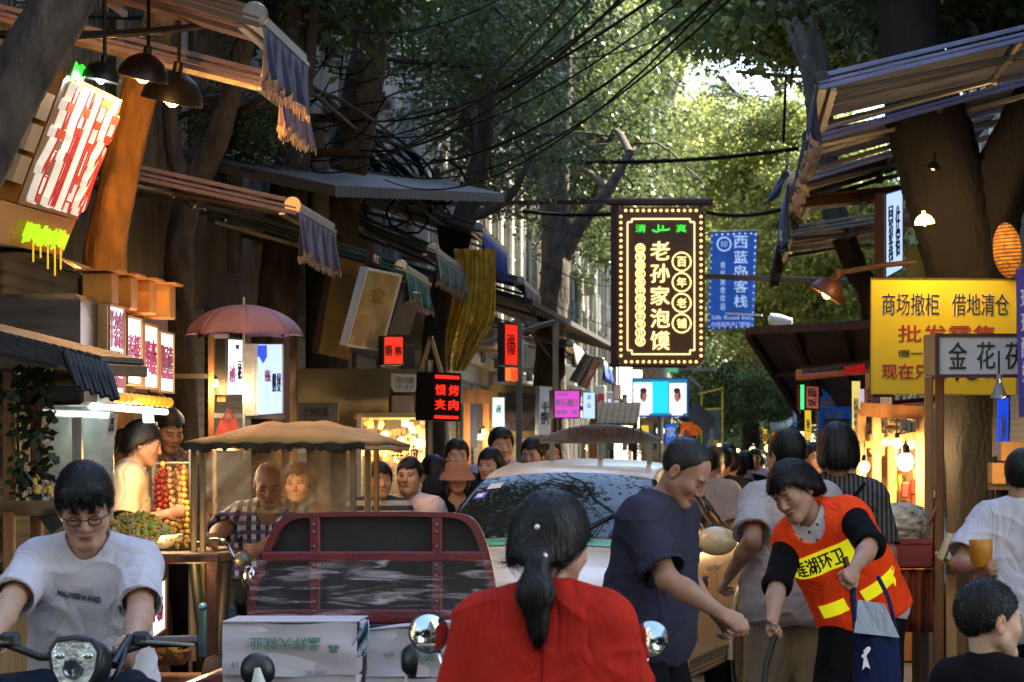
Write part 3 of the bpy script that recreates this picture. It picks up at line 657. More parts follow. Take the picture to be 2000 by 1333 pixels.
# long tiled canopy over the far left stalls
b = MB(); A, B_, D_ = P(1040,596,40), P(1238,700,66), V((-1.9,0,.55))
b.prism([A, B_, B_+D_, A+D_], (0,0,.07)); tag(b.build('canopy', mat('dark_tile_canopy','#3a302b',.8,stripes=(1,.3,'#241e1b',.4),var=.3,bump=.4)), 'long dark tiled canopy sloping away over the far left stalls', 'canopy')
b = MB(); A, B_ = P(655,375,24.5), P(985,420,34)
b.prism([A+V((0,0,-.04)), B_+V((0,0,.14)), B_+V((-1.6,0,.5)), A+V((-1.6,0,.3))], (0,0,.09)); tag(b.build('canopy', mat('grey_sheet_canopy','#4d4a47',.6,.3,stripes=(1,.22,'#33302e',.5),var=.3,dirt=.4)), 'dark grey ribbed sheet canopy above the teal valance', 'canopy')
# --- stall with steel hood, LED boards and glass case
root = thing('snack_stall', 'snack stall with dented steel hood, glass case and bright tube lights', 'stall', (-3.9,17.4,0))
M_hood = mat('brushed_steel', '#77706a', .3, .85, var=.25, vs=2, bump=.25, bs=6, stretch=(.4,1,3))
b = MB(); b.box((-4.05,17.55,2.16), (1.36,2.6,.42), b=.03); b.build('hood', M_hood, root); b = MB(); b.box((-4.05,17.5,1.84), (1.4,2.5,.1), b=.02); b.build('hood_skirt', M_dsteel, root)
b = MB(); b.grid(lambda u,v: V((-4.0+.55*math.sin((u-.5)*2.6), 17.2+.9*v, 2.38+.3*math.cos((u-.5)*2.9))), 12, 2); b.build('hood_cowl', M_hood, root, smooth=60, solid=.01)
for y in (16.45, 18.6):
    for x in (-3.42, -4.65): b = MB(); b.box((x,y,.98), (.05,.05,1.5)); b.build('post', M_alu, root)
b = MB(); b.box((-4.0,17.6,.5), (1.3,2.3,.85), b=.02); b.build('counter', mat('counter_sheet','#6b5a48',.5,.3,var=.3,dirt=.4), root)
b = MB(); b.box((-4.0,17.6,.94), (1.4,2.4,.05), b=.01); b.build('counter_top', M_hood, root)
M_glassd = glassmat('dusty_glass', (.55,.62,.58), .5, .15)
b = MB(); b.prism([P(82,770,16.6), P(222,770,16.6), P(222,1015,16.6), P(82,1015,16.6)], (0,.006,0)); b.build('glass_panel', M_glassd, root)
for p, q in ((P(84,806,16.75), P(214,812,16.75)), (V((-3.36,16.5,1.79)), V((-3.36,18.7,1.79)))):
    b = MB(); b.tube([p, q], .017, 10); b.build('tube_light', G_tube, root, smooth=60)
    m_ = (p+q)/2; point_light('lamp_light', m_+V((.05,-.05,-.08)), 2.2, (.92,.97,1), .1, root)
b = MB()
for i in range(12): b.ball((-3.33,16.75+i*.17,1.845), .032, 8)
o_ = b.build('lamp_beads', mat('amber_bead','#c08a20',.3,var=.3,bump=0,emit=EM*.5,ecol='#ffb020'), root, smooth=80); tag(o_, kind='stuff')
M_led = mat('lit LED board','#fbeefa',.5,var=.05,bump=0,emit=EM*1.25,ecol='#fff0fb')
for i, (y0, w_, zt, zb, txt) in enumerate(((16.72,.42,2.34,1.86,('羊杂割','油炸糕点')),(17.22,.42,2.3,1.92,('老字号','烤羊排')),(17.72,.42,2.28,1.91,('腊牛肉','夹馍')),(18.22,.45,2.26,1.9,('甑糕','镜糕')))):
    TL, TR, BL = V((-3.315,y0,zt)), V((-3.315,y0+w_,zt)), V((-3.315,y0,zb))
    tx = [(txt[0], .5, .27, .9, .42, T_mag, dict(bold=.03)), (txt[1], .5, .72, .9, .42, T_mag, dict(bold=.03))] if i == 0 else [(txt[0], .3, .5, .42, .92, T_mag, dict(col=1,bold=.03)), (txt[1], .72, .5, .42, .92, T_mag, dict(col=1,bold=.03))]
    sign4('led_board', ['white LED board with two rows of magenta characters, nearest on the steel hood','white LED board with magenta columns, second from the near end of the steel hood','white LED board with magenta columns, third from the near end of the steel hood','white LED board with magenta columns, at the far end of the steel hood'][i], 'sign', TL, TR, BL, .05, M_woodp, M_led, tx, .012, 'LED boards on the steel hood')
point_light('lamp_light', V((-3.0,17.6,2.1)), 2, (1,.85,.95), .3, root)
# letter boxes and cowl on the hood roof
for i in range(4):
    c = P(196+i*38, 566+i*8, 16.9+i*.36); b = MB(); b.box(c, (.16,.2,.17+.01*i), b=.008); b.box(c+V((.0,0,.1)), (.24,.26,.012)); o = b.build('letter_box', mat('amber_board','#b87828',.55,var=.25), loc=c)
    tag(o, ['brown letter box on the hood roof, nearest of four','brown letter box on the hood roof, second from the near end','brown letter box on the hood roof, third from the near end','brown letter box on the hood roof, at the far end'][i], 'sign box', 'letter boxes on the hood roof')
sign4('price_tag', 'cream paper price tag hanging by the glass case', 'price tag', P(214,808,16.45), P(231,808,16.45), P(208,852,16.45), .002, M_paper, M_paper, [('糕\n五元',.5,.5,.6,.6,T_blk)], 0)
sign4('payment_card', 'small green and white card hanging under the tube light', 'card', P(279,795,17.6), P(299,795,17.6), P(281,826,17.6), .003, M_paper, mat('green_card','#2f9a58',.5,var=.1,bump=0), [('付',.5,.4,.5,.45,T_white)], .006)
# --- wooden food stall at the near left edge
root = thing('wooden_stall', 'wooden food stall with a dark tiled eave and ivy on its posts', 'stall', (-3.3,14.2,0))
for px, py0 in ((18,735),(72,775)): b = MB(); p = P(px,py0,14+(.45 if px > 50 else 0)); b.box((p.x,p.y,p.z/2+.05), (.052,.052,p.z-.05), b=.006); b.build('post', M_wood, root)
for px in (-130,-60): p = P(px,740,14.8); b = MB(); b.box((p.x,p.y,p.z/2+.05), (.052,.052,p.z-.05), b=.006); b.build('post', M_wood, root)
b = MB(); A, B_ = P(-160,640,13.9), P(120,700,13.9); b.prism([A, B_, B_+V((-.02,0,-.05)), A+V((0,0,-.1))], (0,.9,-.0)); b.build('roof_board', mat('weathered_board','#9a8c80',.8,var=.25), root)
M_tile = mat('black_tile', '#1d1c1c', .55, var=.3, bump=.3)
b = MB(); A, B_ = P(-160,622,13.7), P(205,712,13.7)
b.prism([A, B_, B_+V((0,0,-.05)), A+V((0,0,-.07))], (0,1.0,.02))
for i in range(9):
    p = P(128+i*9.5, 690+i*3.0, 13.66); b.tube([p, p+V((.03,-.05,-.05)), p+V((.075,-.09,-.15-.012*(i%2)))], [.02,.022,.012], 8)
for i in range(22): p = A.lerp(B_, i/22); b.tube([p+V((0,0,.012)), p+V((0,1.0,.03))], .024, 6)
b.build('tiled_eave', M_tile, root, smooth=50)
b = MB(); b.box((-3.35,14.3,.45), (.9,1.2,.9), b=.02); b.box((-3.35,14.3,.93), (1.0,1.3,.05), b=.01); b.build('counter', M_woodp, root)
b = MB(); b.prism([P(-20,880,14.1), P(10,870,14.1), P(125,1025,14.1), P(100,1045,14.1)], (0,.05,0)); b.build('brace', M_black, root)
r_ = np.random.default_rng(5)
for k, (px, y0, y1) in enumerate(((38,715,985),(82,720,960))):
    b = MB()
    for i in range(150):
        t = r_.random()**1.3; p = P(px+r_.normal()*13*(1.2-t*.5)+(22 if k == 0 else 0)*(t < .12)*r_.random()*2, y0+(y1-y0)*t, 13.95+k*.45+r_.normal()*.04)
        d_ = V(r_.normal(size=3)); d_.z -= .8; d_.normalize(); s_ = d_.orthogonal().normalized(); L_ = r_.uniform(.03,.06); b.face([p, p+d_*L_*.5+s_*L_*.42, p+d_*L_, p+d_*L_*.5-s_*L_*.42])
    b.tube([P(px,y0,13.98+k*.45), P(px-4,(y0+y1)/2,13.98+k*.45), P(px+3,y1,13.98+k*.45)], .006, 5)
    tag(b.build('ivy_vine', leafmat('ivy', '#16200f', '#2a3a18', .2)), ['dark ivy vine hanging beside the nearest wooden post','dark ivy vine hanging beside the second wooden post from the left edge'][k], 'vine')
F_green = mat('green_food','#9cbc38',.7,var=.4,bump=.2); F_yel = mat('yellow_food','#dcb64c',.7,var=.4,bump=.2); F_tan = mat('tan_food','#b08a58',.7,var=.4,bump=.2); F_red = mat('red_food','#8c2a18',.6,var=.4,bump=.2); F_white = mat('pale_food','#c8b898',.7,var=.3,bump=.2)
heap('food_platter', 'broad platter heaped with pale noodles on the wooden stall', 'food', P(40,985,14.2), .26, .22, .14, 260, .02, [F_white,F_tan,F_yel], 1)
heap('food_platter', 'steel platter of yellow noodles topped with green leaves beside the rider', 'food', P(268,1052,15.9), .2, .26, .13, 620, .02, [F_green,F_yel,F_yel,F_yel,F_white], 2)
heap('food_platter', 'flat tray of sauced snacks between the rider and the tricycle driver', 'food', P(340,1066,16.6), .13, .2, .05, 160, .018, [F_tan,F_red,F_yel], 3)
heap('food_platter', 'bowl of fried dough pieces low by the striped light board', 'food', P(325,1280,17), .13, .14, .06, 90, .03, [F_yel,F_tan], 4)
root = thing('snack_stand', 'low wooden snack stand between the rider and the tricycle driver', 'stall', (-2.95,16.9,0))
b = MB(); b.box((-3.0,16.6,1.0), (.85,1.5,.05), b=.01); b.build('counter_top', M_wooddk, root)
for x, y in ((-3.38,15.9),(-2.62,15.9),(-3.38,17.3),(-2.62,17.3)): b = MB(); b.box((x,y,.52), (.05,.05,.92)); b.build('leg', M_wooddk, root)
b = MB(); b.box((-3.1,16.9,.3), (.7,1.0,.04)); b.build('shelf', M_wood, root)
sign4('striped_sign', 'low white light board with crimson characters standing under the snack stand', 'sign', P(283,1150,16.3), P(321,1128,17.2), P(283,1258,16.3), .06, M_woodp, M_led, [('酸梅汤',.3,.5,.28,.9,T_mag,dict(col=1,bold=.02)),('冰粉',.72,.5,.3,.9,T_mag,dict(col=1,bold=.02))], .01)
point_light('lamp_light', P(300,1100,15.9)+V((.2,0,0)), 6, (1,.6,.25), .1, root)
# skewers hanging behind the sellers
root = thing('skewer_rack', 'rack hung with red and yellow candied skewers behind the two sellers', 'food rack', P(345,1000,18.2))
b = MB(); A = P(300,905,18.2); B_ = P(372,905,18.2)
for z in (0,-.3): b.tube([A+V((0,0,z)), B_+V((0,0,z))], .008, 6)
for e in (A, B_): b.tube([V((e.x,e.y,0)), e+V((0,0,.1))], .012, 6)
b.build('rack', M_alu, root)
rn = random.Random(4)
for k, m_ in enumerate((F_red, F_yel, F_tan)):
    b = MB()
    for i in range(15):
        x = A.x+(B_.x-A.x)*rn.random(); y = 18.2+rn.uniform(-.12,.12); z0 = A.z-rn.uniform(0,.35)
        for j in range(8): b.ball((x+rn.uniform(-.006,.006),y,z0-j*.034), .017, 6)
    tag(b.build('skewer', m_, root, smooth=80), kind='stuff')
point_light('lamp_light', P(318,905,17.5), 5, (1,.55,.16), .08, root)
# --- pink umbrella cart with light boxes
root = thing('umbrella', 'small dusty pink umbrella open over the cart left of the utility pole', 'umbrella', P(476,640,20.2))
o = P(476,596,20.2); rr = U(117,20.2)
for k in range(8):
    b = MB()
    a0, a1 = 2*math.pi*k/8+.2, 2*math.pi*(k+1)/8+.2
    def fu(u, v):
        p = V((math.cos(a0),math.sin(a0),0)).lerp(V((math.cos(a1),math.sin(a1),0)), u); v2 = v*math.pi*.44
        return o+p*rr*math.sin(v2)/math.sin(math.pi*.44)*(1-.04*math.sin(math.pi*u)*v)-V((0,0,rr*.64*(1-math.cos(v2))+.012*v*math.sin(math.pi*u)*-1))
    b.grid(fu, 6, 10); b.build('panel', mat('pink_nylon','#8a6c7c',.6,var=.12,vs=3,bump=.08,spec=.3), root, smooth=60, solid=.002)
b = MB(); b.tube([o+V((0,0,.05)), o-V((0,0,1.0))], .008, 8); b.build('pole', M_alu, root)
b = MB()
for k in range(8): a0 = 2*math.pi*k/8+.2; p = V((math.cos(a0),math.sin(a0),0)); b.tube([o+p*rr*math.sin(t*math.pi*.44)/math.sin(math.pi*.44)-V((0,0,rr*.64*(1-math.cos(t*math.pi*.44))+.006)) for t in (0,.25,.5,.75,1)], .004, 5)
b.build('rib', M_dsteel, root)
root = thing('snack_cart', 'snack cart framed in steel posts under the pink umbrella', 'stall', P(480,900,20.6)*1); root.location.z = 0
for px, dd in ((413,20.2),(415,21.6),(560,20.6),(556,21.8)): p = P(px,655,dd); b = MB(); b.box((p.x,p.y,p.z/2), (.035,.035,p.z)); b.build('post', M_rust if px > 500 else M_wood, root)
for a_, e_ in ((P(411,657,20.2),P(447,657,20.2)),(P(413,812,20.2),P(556,815,20.6)),(P(330,735,20.4),P(411,735,20.2))): b = MB(); b.bar(a_, e_, .03); b.build('rail', M_alu, root)
c_ = P(485,960,21); b = MB(); b.box((c_.x,21,.55), (.6,1.2,1.0), b=.02); b.build('counter', M_wooddk, root)
b = MB(); b.prism([P(424,660,20.28),P(440,660,20.26),P(440,785,20.26),P(424,785,20.28)], (0,.05,0)); b.build('side_board', M_wood, root)
sign4('light_box', 'narrow white light box with grey and pink print left under the umbrella', 'sign', P(442,662,20.2), P(473,664,20.55), P(441,772,20.2), .07, M_dsteel, G_white, [('冰粉',.35,.62,.4,.5,mat('pink print','#c06a8a',.5,bump=0),dict(col=1)),('豆花',.8,.55,.22,.55,T_navy,dict(col=1)),('鲜',.65,.14,.2,.09,T_navy)], .004)
sign4('light_box', 'white light box with blue corner and tall dark characters right under the umbrella', 'sign', P(499,672,20.3), P(550,672,20.9), P(499,812,20.3), .07, M_alu, G_bluew, [('玫瑰',.42,.45,.22,.26,mat('pink print','#c06a8a',.5,bump=0),dict(col=1)),('酸奶',.68,.55,.14,.4,T_navy,dict(col=1)),('绿豆',.86,.55,.14,.4,T_navy,dict(col=1)),('█',.2,.1,.36,.16,G_blue),('▼',.25,.22,.3,.1,G_blue)], .004)
point_light('lamp_light', P(500,760,19.9), 1.5, (.9,.93,1), .2, root)
bulb('small warm bulb on the steel post under the pink umbrella', P(421,748,20.1), .022, 3, G_gold, .0)
# red shopping bag hanging on the rail
b = MB(); c_ = P(447,835,20.1); b.raw([c_+V(p) for p in ((-.1,-.03,-.1),(.1,-.03,-.1),(.1,.05,-.1),(-.1,.05,-.1),(-.05,0,.06),(.04,0,.06),(.04,.02,.06),(-.05,.02,.06))], [(0,1,2,3),(0,4,5,1),(1,5,6,2),(2,6,7,3),(3,7,4,0),(4,7,6,5)]); b.tube([c_+V((-.04,0,.05)), c_+V((0,0,.12)), c_+V((.035,0,.05))], .008, 6); tag(b.build('plastic_bag', mat('red_plastic','#a8321c',.4,var=.3,bump=.5,bs=12), smooth=40), 'red plastic bag hanging from the cart rail below the light boxes', 'bag')
sign4('metal_plate', 'pale metal plate with faded scribbled characters in front of the utility pole', 'sign', P(582,787,25.5), P(661,787,25.5), P(582,822,25.5), .02, M_steel, mat('faded_plate','#7e7e7c',.6,var=.3,vs=8,dirt=.5), [('兰州拉面',.45,.5,.6,.5,T_blk)], .006)
# --- cream light box group
root = sign4('light_box', 'big tilted cream light box with faint gold marks beside the teal valance', 'sign', P(715,523,24.4), P(784,537,24.9), P(674,676,24.4), .05, M_white, mat('aged_lightbox','#b9a074',.25,var=.35,vs=5,bump=.25,bs=14,coat=.5), [('金',.5,.3,.4,.2,mat('old gold print','#a8812c',.4,.3,bump=0))], .018)
sign4('board', 'dark ochre board hanging left of the big cream light box', 'board', P(655,500,24.8), P(713,516,25.2), P(622,690,24.8), .06, M_wooddk, mat('ochre_board','#7a5a18',.6,var=.3), (), 0)
sign4('board', 'plain grey tilted board under the teal valance', 'board', P(784,570,25.6), P(824,574,26), P(758,652,25.6), .05, M_steel, mat('grey_board','#6e6862',.6,var=.25), (), 0)
sign4('sign_strip', 'dark strip with blocky white characters below the awning edge beside the cream light box', 'sign', P(726,488,25.4), P(790,520,26.2), P(724,516,25.4), .04, M_wooddk, M_wooddk, [('红柳烤肉串',.5,.5,.9,.6,T_white,dict(bold=.02))], 0)
sign4('led_sign', 'small square red LED sign under the big cream light box', 'sign', P(747,656,24.6), P(789,656,24.7), P(747,714,24.6), .07, M_dsteel, mat('lit red panel','#ff3020',.5,var=.1,bump=0,emit=EM*.75,ecol='#ff2c1c'), [('烤面筋',.28,.5,.34,.9,mat('dark red led','#7a0a08',.5,bump=0),dict(col=1,bold=.02)),('大鱿鱼',.72,.5,.34,.9,mat('dark red led','#7a0a08',.5,bump=0),dict(col=1,bold=.02))], .012)
M_ledk = mat('led_black', '#140807', .4, var=.1, bump=0)
sign4('led_sign', 'black LED sign with red characters on a pole beside the brown lantern box', 'sign', P(846,727,24.6), P(898,730,24.9), P(844,822,24.6), .16, M_black, M_ledk, [('馍',.27,.36,.38,.22,G_red,dict(bold=.02)),('夹',.27,.66,.38,.22,G_red,dict(bold=.02)),('烤',.77,.36,.36,.22,G_red,dict(bold=.02)),('肉',.77,.66,.36,.22,G_red,dict(bold=.02)),('█',.5,.09,.9,.07,G_red),('█',.5,.92,.9,.06,G_red)], .01)
b = MB(); p = P(838,830,24.9); b.tube([(p.x,p.y,0),(p.x,p.y,2.3)], .03, 10); tag(b.build('sign_post', M_steel, smooth=50), 'grey post carrying the black LED sign', 'post')
sign4('led_sign', 'tall narrow red LED sign high on a post beside the gold foil banner', 'sign', P(984,632,36), P(1011,634,36.3), P(984,714,36), .08, M_steel, mat('lit red panel','#ff3020',.5,bump=0), [('凉皮肉夹馍',.5,.5,.6,.92,mat('dark red led','#7a0a08',.5,bump=0),dict(col=1,bold=.02))], .012)
sign4('led_sign', 'short red and amber lit sign right under the tall narrow red one', 'sign', P(984,716,36), P(1011,717,36.3), P(984,746,36), .08, M_steel, mat('lit amber panel','#ff8a40',.5,bump=0,emit=EM*.9,ecol='#ff7838'), [('美食',.7,.5,.5,.8,G_red,dict(bold=.02))], .012)
b = MB(); p = P(1014,900,36.4); b.box((p.x,p.y,1.55), (.07,.07,3.1)); tag(b.build('sign_post', M_steel), 'post carrying the two stacked red signs', 'post')
# wooden A-shaped board and gold foil
root = thing('trestle_board', 'bare wooden A-shaped trestle board propped above the stall beside the gold foil', 'board', P(840,700,29))
for e in (818,866): b = MB(); b.bar(P(842,658,29), P(e,742,29), .13, .03); b.build('leg', M_woodp, root)
M_gold = mat('gold_foil', '#d2ac3c', .3, .3, var=.4, vs=8, bump=1.0, bs=9)
b = MB()
def gf(u, v):
    xl = 884+8*math.sin(v*6)-8*v; xr = 968-60*max(0,(v-.55)/.45)**1.2; py = 487+v*238; p = P(xl+(xr-xl)*u, py, 32.5+u*.6); return p+V((0,-.06*math.sin(u*26+v*2.2)-.05*math.sin(u*9+v*7),0))
b.grid(gf, 60, 30); tag(b.build('foil_banner', M_gold, smooth=80), 'crinkled gold foil banner hanging from the awning edge', 'banner')
# --- stall with warm bulbs behind the tricycle
root = thing('roast_stall', 'glazed roast stall with a warm lit shelf and red characters behind the tricycle canopy', 'stall', P(770,900,26)*1); root.location.z = 0
b = MB(); b.box((P(770,900,26).x,26.2,1.87), (.62,1.0,.045), b=.01); b.build('shelf', mat('pale_counter','#b89858',.5,var=.2), root)
b = MB(); b.box((P(770,900,26).x,26.2,.5), (.6,1,1.0), b=.02); b.build('counter', M_wood, root)
for px in (702,835): b = MB(); p = P(px,810,25.7); b.box((p.x,p.y,p.z/2), (.04,.04,p.z)); b.build('post', M_alu, root)
b = MB(); b.prism([P(704,815,25.7),P(834,815,25.7),P(834,1010,25.7),P(704,1010,25.7)], (0,.006,0)); b.build('glass_panel', glassmat('stall_glass', (.8,.75,.6), .2, .1), root)
b = MB(); letters(b, '羊蹄', P(791,884,25.66), (1,0,0), (0,0,1), U(52,25.66), U(30,25.66), bold=.02); b.build('lettering', T_red, root)
b = MB(); b.box((P(700,900,27).x,27.2,2.05), (1.1,.06,.5)); b.build('back_board', mat('grey_green_board','#6a6852',.7,var=.2), root)
for i, (px, py) in enumerate(((784,862),(797,872),(815,866),(752,850))): bulb(['bare warm bulb glowing in the roast stall, brightest pair left','bare warm bulb glowing low in the roast stall','bare warm bulb at the right end of the roast stall','bare warm bulb at the left end of the roast stall'][i], P(px,py,25.95), .035, 6 if i < 3 else 4, None, .12)
rn = random.Random(9); cols_ = [F_tan,F_yel,F_white,F_red,M_paper]
b = MB()
for i in range(70): b.cur = rn.randrange(5); b.box(P(rn.uniform(706,832), rn.uniform(822,900), 26.3+rn.uniform(-.15,.3)), (rn.uniform(.03,.09),.03,rn.uniform(.03,.1)), Euler((0,rn.uniform(-.5,.5),0)), .005)
tag(b.build('hanging_goods', cols_), 'mixed roast snacks and paper tags hung in the glazed roast stall', 'food')
root = thing('lantern_box', 'brown glossy box with small horns standing on the roast stall shelf', 'box', P(790,790,25.9)); c_ = P(790,790,25.9)
b = MB(); b.box(c_, (.25,.2,.2), b=.03); b.build('body', mat('lacquer_brown','#4a2c0c',.2,var=.4,coat=.6), root)
for s_ in (-1,1): b = MB(); b.tube([c_+V((s_*.1,0,.09)), c_+V((s_*.115,0,.14))], [.02,.008], 8); b.build('horn', M_wooddk, root)
sign4('paper_notice', 'pale paper notice with thin lines hung above the brown lantern box', 'notice', P(764,730,26.4), P(817,732,26.4), P(764,768,26.4), .003, M_paper, M_paper, [('泡馍\n小炒',.5,.5,.7,.7,mat('grey print','#7a7a88',.6,bump=0))], 0)
# --- poster stalls farther on
sign4('poster', 'brown food photo poster in an ochre frame on the stall left of the purple sign', 'poster', P(958,752,38), P(1079,755,38), P(958,855,38), .1, mat('ochre_frame','#8a6a22',.6,var=.2), mat('meat_photo','#4a3028',.4,var=.9,vs=9,bump=.1), (), .09)
sign4('light_box', 'pale green white vertical light box left on the food photo poster', 'sign', P(961,776,37.7), P(986,776,37.7), P(961,836,37.7), .04, M_steel, glow('mint white','#d8f4ea',.8), [('清真',.5,.4,.5,.5,mat('mint print','#5a9a80',.5,bump=0),dict(col=1))], .006)
sign4('vertical_sign', 'white vertical sign with tall grey characters right of the food photo poster', 'sign', P(1052,754,37.6), P(1078,756,37.8), P(1050,850,37.6), .04, M_steel, mat('lit dim white','#b8b8c0',.5,emit=EM*.25,bump=0), [('手工酸奶',.5,.55,.6,.72,T_navy,dict(col=1))], .006)
sign4('light_box', 'square purple light box with white characters between two pale vertical signs', 'sign', P(1081,762,37.4), P(1133,762,37.6), P(1081,818,37.4), .1, M_dsteel, G_pink, [('鲜石榴汁',.5,.45,.86,.28,T_white,dict(bold=.02)),('鲜榨一杯',.5,.78,.82,.17,T_white,dict(bold=.02)),('回民街',.35,.14,.4,.13,T_white)], .012)
sign4('light_box', 'pale blue vertical light box right of the purple one', 'sign', P(1138,766,38), P(1163,766,38), P(1138,819,38), .05, M_steel, G_bluew, [('甜',.5,.2,.3,.16,T_navy),('品',.5,.5,.3,.16,T_navy)], .008)
root = thing('poster_stall', 'timber framed stall under the brown food poster and purple sign', 'stall', P(1010,900,38.5)*1); root.location.z = 0
for px in (912,950,1082,1160): b = MB(); p = P(px,772,38.3); b.box((p.x,p.y,p.z/2), (.08,.08,p.z)); b.build('post', M_wood, root)
b = MB(); b.bar(P(905,775,38.2), P(962,775,38.2), .12, .16); b.build('beam', M_wood, root)
p = P(1030,900,39); b = MB(); b.box((p.x,39,.55), (1.5,1.2,1.1), b=.02); b.build('counter', M_wooddk, root)
b = MB(); b.prism([P(898,790,38.6),P(931,790,38.6),P(931,875,38.6),P(898,875,38.6)], (0,.05,0)); b.build('side_panel', mat('blue_panel','#1f3860',.5,var=.2), root)
bulb('warm bulb under the timber stall frame', P(945,843,38), .03, 6, G_gold, .1); bulb('small white bulb low by the long haired girl', P(938,853,37.5), .035, 5, G_white, .1, col=(1,.95,.85))
# steel frame gantry + slanted posters
b = MB(); b.bar(P(880,690,37), P(1085,628,40), .05); b.bar(P(1000,628,40), P(1085,634,40), .04); b.bar(P(1085,628,40), V((P(1085,628,40).x,40,0)), .07); b.bar(P(1010,610,39), P(1075,700,40), .03); tag(b.build('steel_frame', M_steel), 'bare steel frame behind the gold foil banner', 'frame')
for i, (q, lb, fm) in enumerate((((1145,692,1160,697,1115,745),'grey slanted price board hanging under the tiled canopy',M_steel),((1160,700,1172,706,1132,755),'orange white slanted price board hanging under the tiled canopy',mat('orange_card','#c07040',.6,var=.3)))):
    sign4('price_board', lb, 'sign', P(q[0],q[1],44), P(q[2],q[3],44.4), P(q[4],q[5],44), .03, M_steel, fm, [('特价',.5,.5,.5,.5,T_white,dict(col=1))], .01)
root = thing('shingle_stall', 'small stall with a pale shingled roof left of the video screen', 'stall', P(1210,900,47)*1); root.location.z = 0
b = MB(); A, B_ = P(1160,808,46), P(1205,806,46); b.prism([P(1150,832,45.6),P(1245,832,45.6),P(1245,828,45.6)+V((0,1.6,.3)),P(1150,828,45.6)+V((0,1.6,.3))], (0,0,.04)); b.build('roof', mat('shingles','#a08458',.8,stripes=(0,.09,'#7a6240',.3),var=.3), root)
for px in (1156,1195,1240): b = MB(); p = P(px,832,46); b.box((p.x,p.y,p.z/2), (.07,.07,p.z)); b.build('post', M_wooddk, root)
p = P(1200,900,46.6); b = MB(); b.box((p.x,46.8,.55), (.7,1,1.1), b=.02); b.build('counter', M_wooddk, root)
for px, m_, tx in ((1172,M_paper,'white strip menu hanging at the shingle stall, leftmost'),(1186,M_steel,'grey strip menu hanging at the shingle stall'),(1215,M_paper,'white strip menu right of the grey one at the shingle stall'),(1228,mat('red_card','#7a1f1a',.6,var=.2),'red strip menu hanging at the shingle stall')):
    sign4('menu_strip', tx, 'menu', P(px,838,45.8), P(px+10,838,45.8), P(px,880,45.8), .02, m_, m_, [('面食',.5,.5,.5,.8,T_blk,dict(col=1))], 0)

for i, (px, y0, w_, h_, d_, m_, t_, tx) in enumerate(((1168,770,12,52,49,mat('far_red_sign','#8a1f1a',.6,var=.2,emit=.15),'烤肉','small red vertical sign beyond the pale blue light box'),(1186,778,9,40,51,G_bluew,'奶茶','thin pale blue lit strip sign far down the left side'),(1198,752,15,30,53,M_white,'','blank white board under the tiled canopy far left'),(1215,770,10,34,55,mat('far_green_sign','#1f5a3a',.6,var=.2,emit=.1),'清真','green vertical sign left of the video screen'),(1228,835,11,46,60,mat('far_orange_sign','#b8602a',.6,var=.2,emit=.2),'凉皮','orange vertical sign below the left end of the video screen'),(1252,830,16,34,64,G_yel,'小吃','yellow lit sign below the video screen'),(1276,826,12,52,63,mat('far_dark_banner','#2a2c34',.7,var=.3),'','dark cloth strip hanging left of the blue one character sign'),(1330,870,14,26,70,G_red,'串','small red lit sign low beyond the black market tent'))):
    sign4('vertical_sign', tx, 'sign', P(px,y0,d_), P(px+w_,y0,d_), P(px,y0+h_,d_), .06, M_dsteel, m_, [(t_,.5,.5,.7,.85,T_white,dict(col=1,bold=.02))] if t_ else [], .01)
# ================================================================ hanging sign over the street, d = 45
D = 45.0
TL, TR, BL = P(1205,405,D), P(1377,405,D), P(1205,714,D)
root = thing('hanging_sign', 'tall brown hanging sign with gold bulb border and five big gold characters', 'sign', (TL+P(1377,714,D))/2)
w_, h_ = (TR-TL).length, (BL-TL).length; c0 = (TL+P(1377,714,D))/2
def at(u, v, off=-.02): return V((TL.x+w_*u, D+off, TL.z-h_*v))
b = MB()
pts = [(.06,0),(.94,0),(1,.04),(1,.96),(.94,1),(.06,1),(0,.96),(0,.04)]
b.prism([at(u,v,.0) for u, v in pts], (0,.24,0)); b.build('case', mat('brown_enamel','#4a2e16',.4,var=.2,emit=.03,ecol='#5a3410'), root)  # faint emission stands in for bulb glow on the case
b = MB()
for i in range(24): v = .06+.88*i/23; b.ball(at(.045,v), .021, 8); b.ball(at(.955,v), .021, 8)
for i in range(13): u = .1+.8*i/12; b.ball(at(u,.022), .021, 8); b.ball(at(u,.978), .021, 8)
tag(b.build('border_bulbs', mat('lit border','#ffd98c',.4,var=.1,bump=0,emit=EM*2.2,ecol='#ffd27a'), root, smooth=80), kind='stuff')
b = MB(); bp = [(.17,.075),(.83,.075),(.83,.095),(.88,.095),(.88,.905),(.83,.905),(.83,.93),(.17,.93),(.17,.905),(.12,.905),(.12,.095),(.17,.095)]
for i in range(len(bp)): b.bar(at(*bp[i]), at(*bp[(i+1)%len(bp)]), .026, .02)
b.build('neon_frame', mat('lit frame','#ffe0a0',.4,var=.05,bump=0,emit=EM*1.5,ecol='#ffdc98'), root)
b = MB(); column(b, '老孙家泡馍', at(.49,.56,-.005), (1,0,0), (0,0,1), w_*.22, h_*.71, bold=.02, depth=.02); b.build('lettering', G_gold, root)
b = MB(); column(b, '西安回民街中华老字号名店', at(.265,.555,-.005), (1,0,0), (0,0,1), w_*.07, h_*.64, bold=.02, depth=.012)
for i in range(12): c = at(.265,.555-.32+.64*(i+.5)/12,-.01); b.tube([c+V((math.cos(a*.4488)*w_*.052,0,math.sin(a*.4488)*w_*.052)) for a in range(15)], .008, 5)
tag(b.build('small_lettering', G_gold, root), kind='stuff')
b = MB()
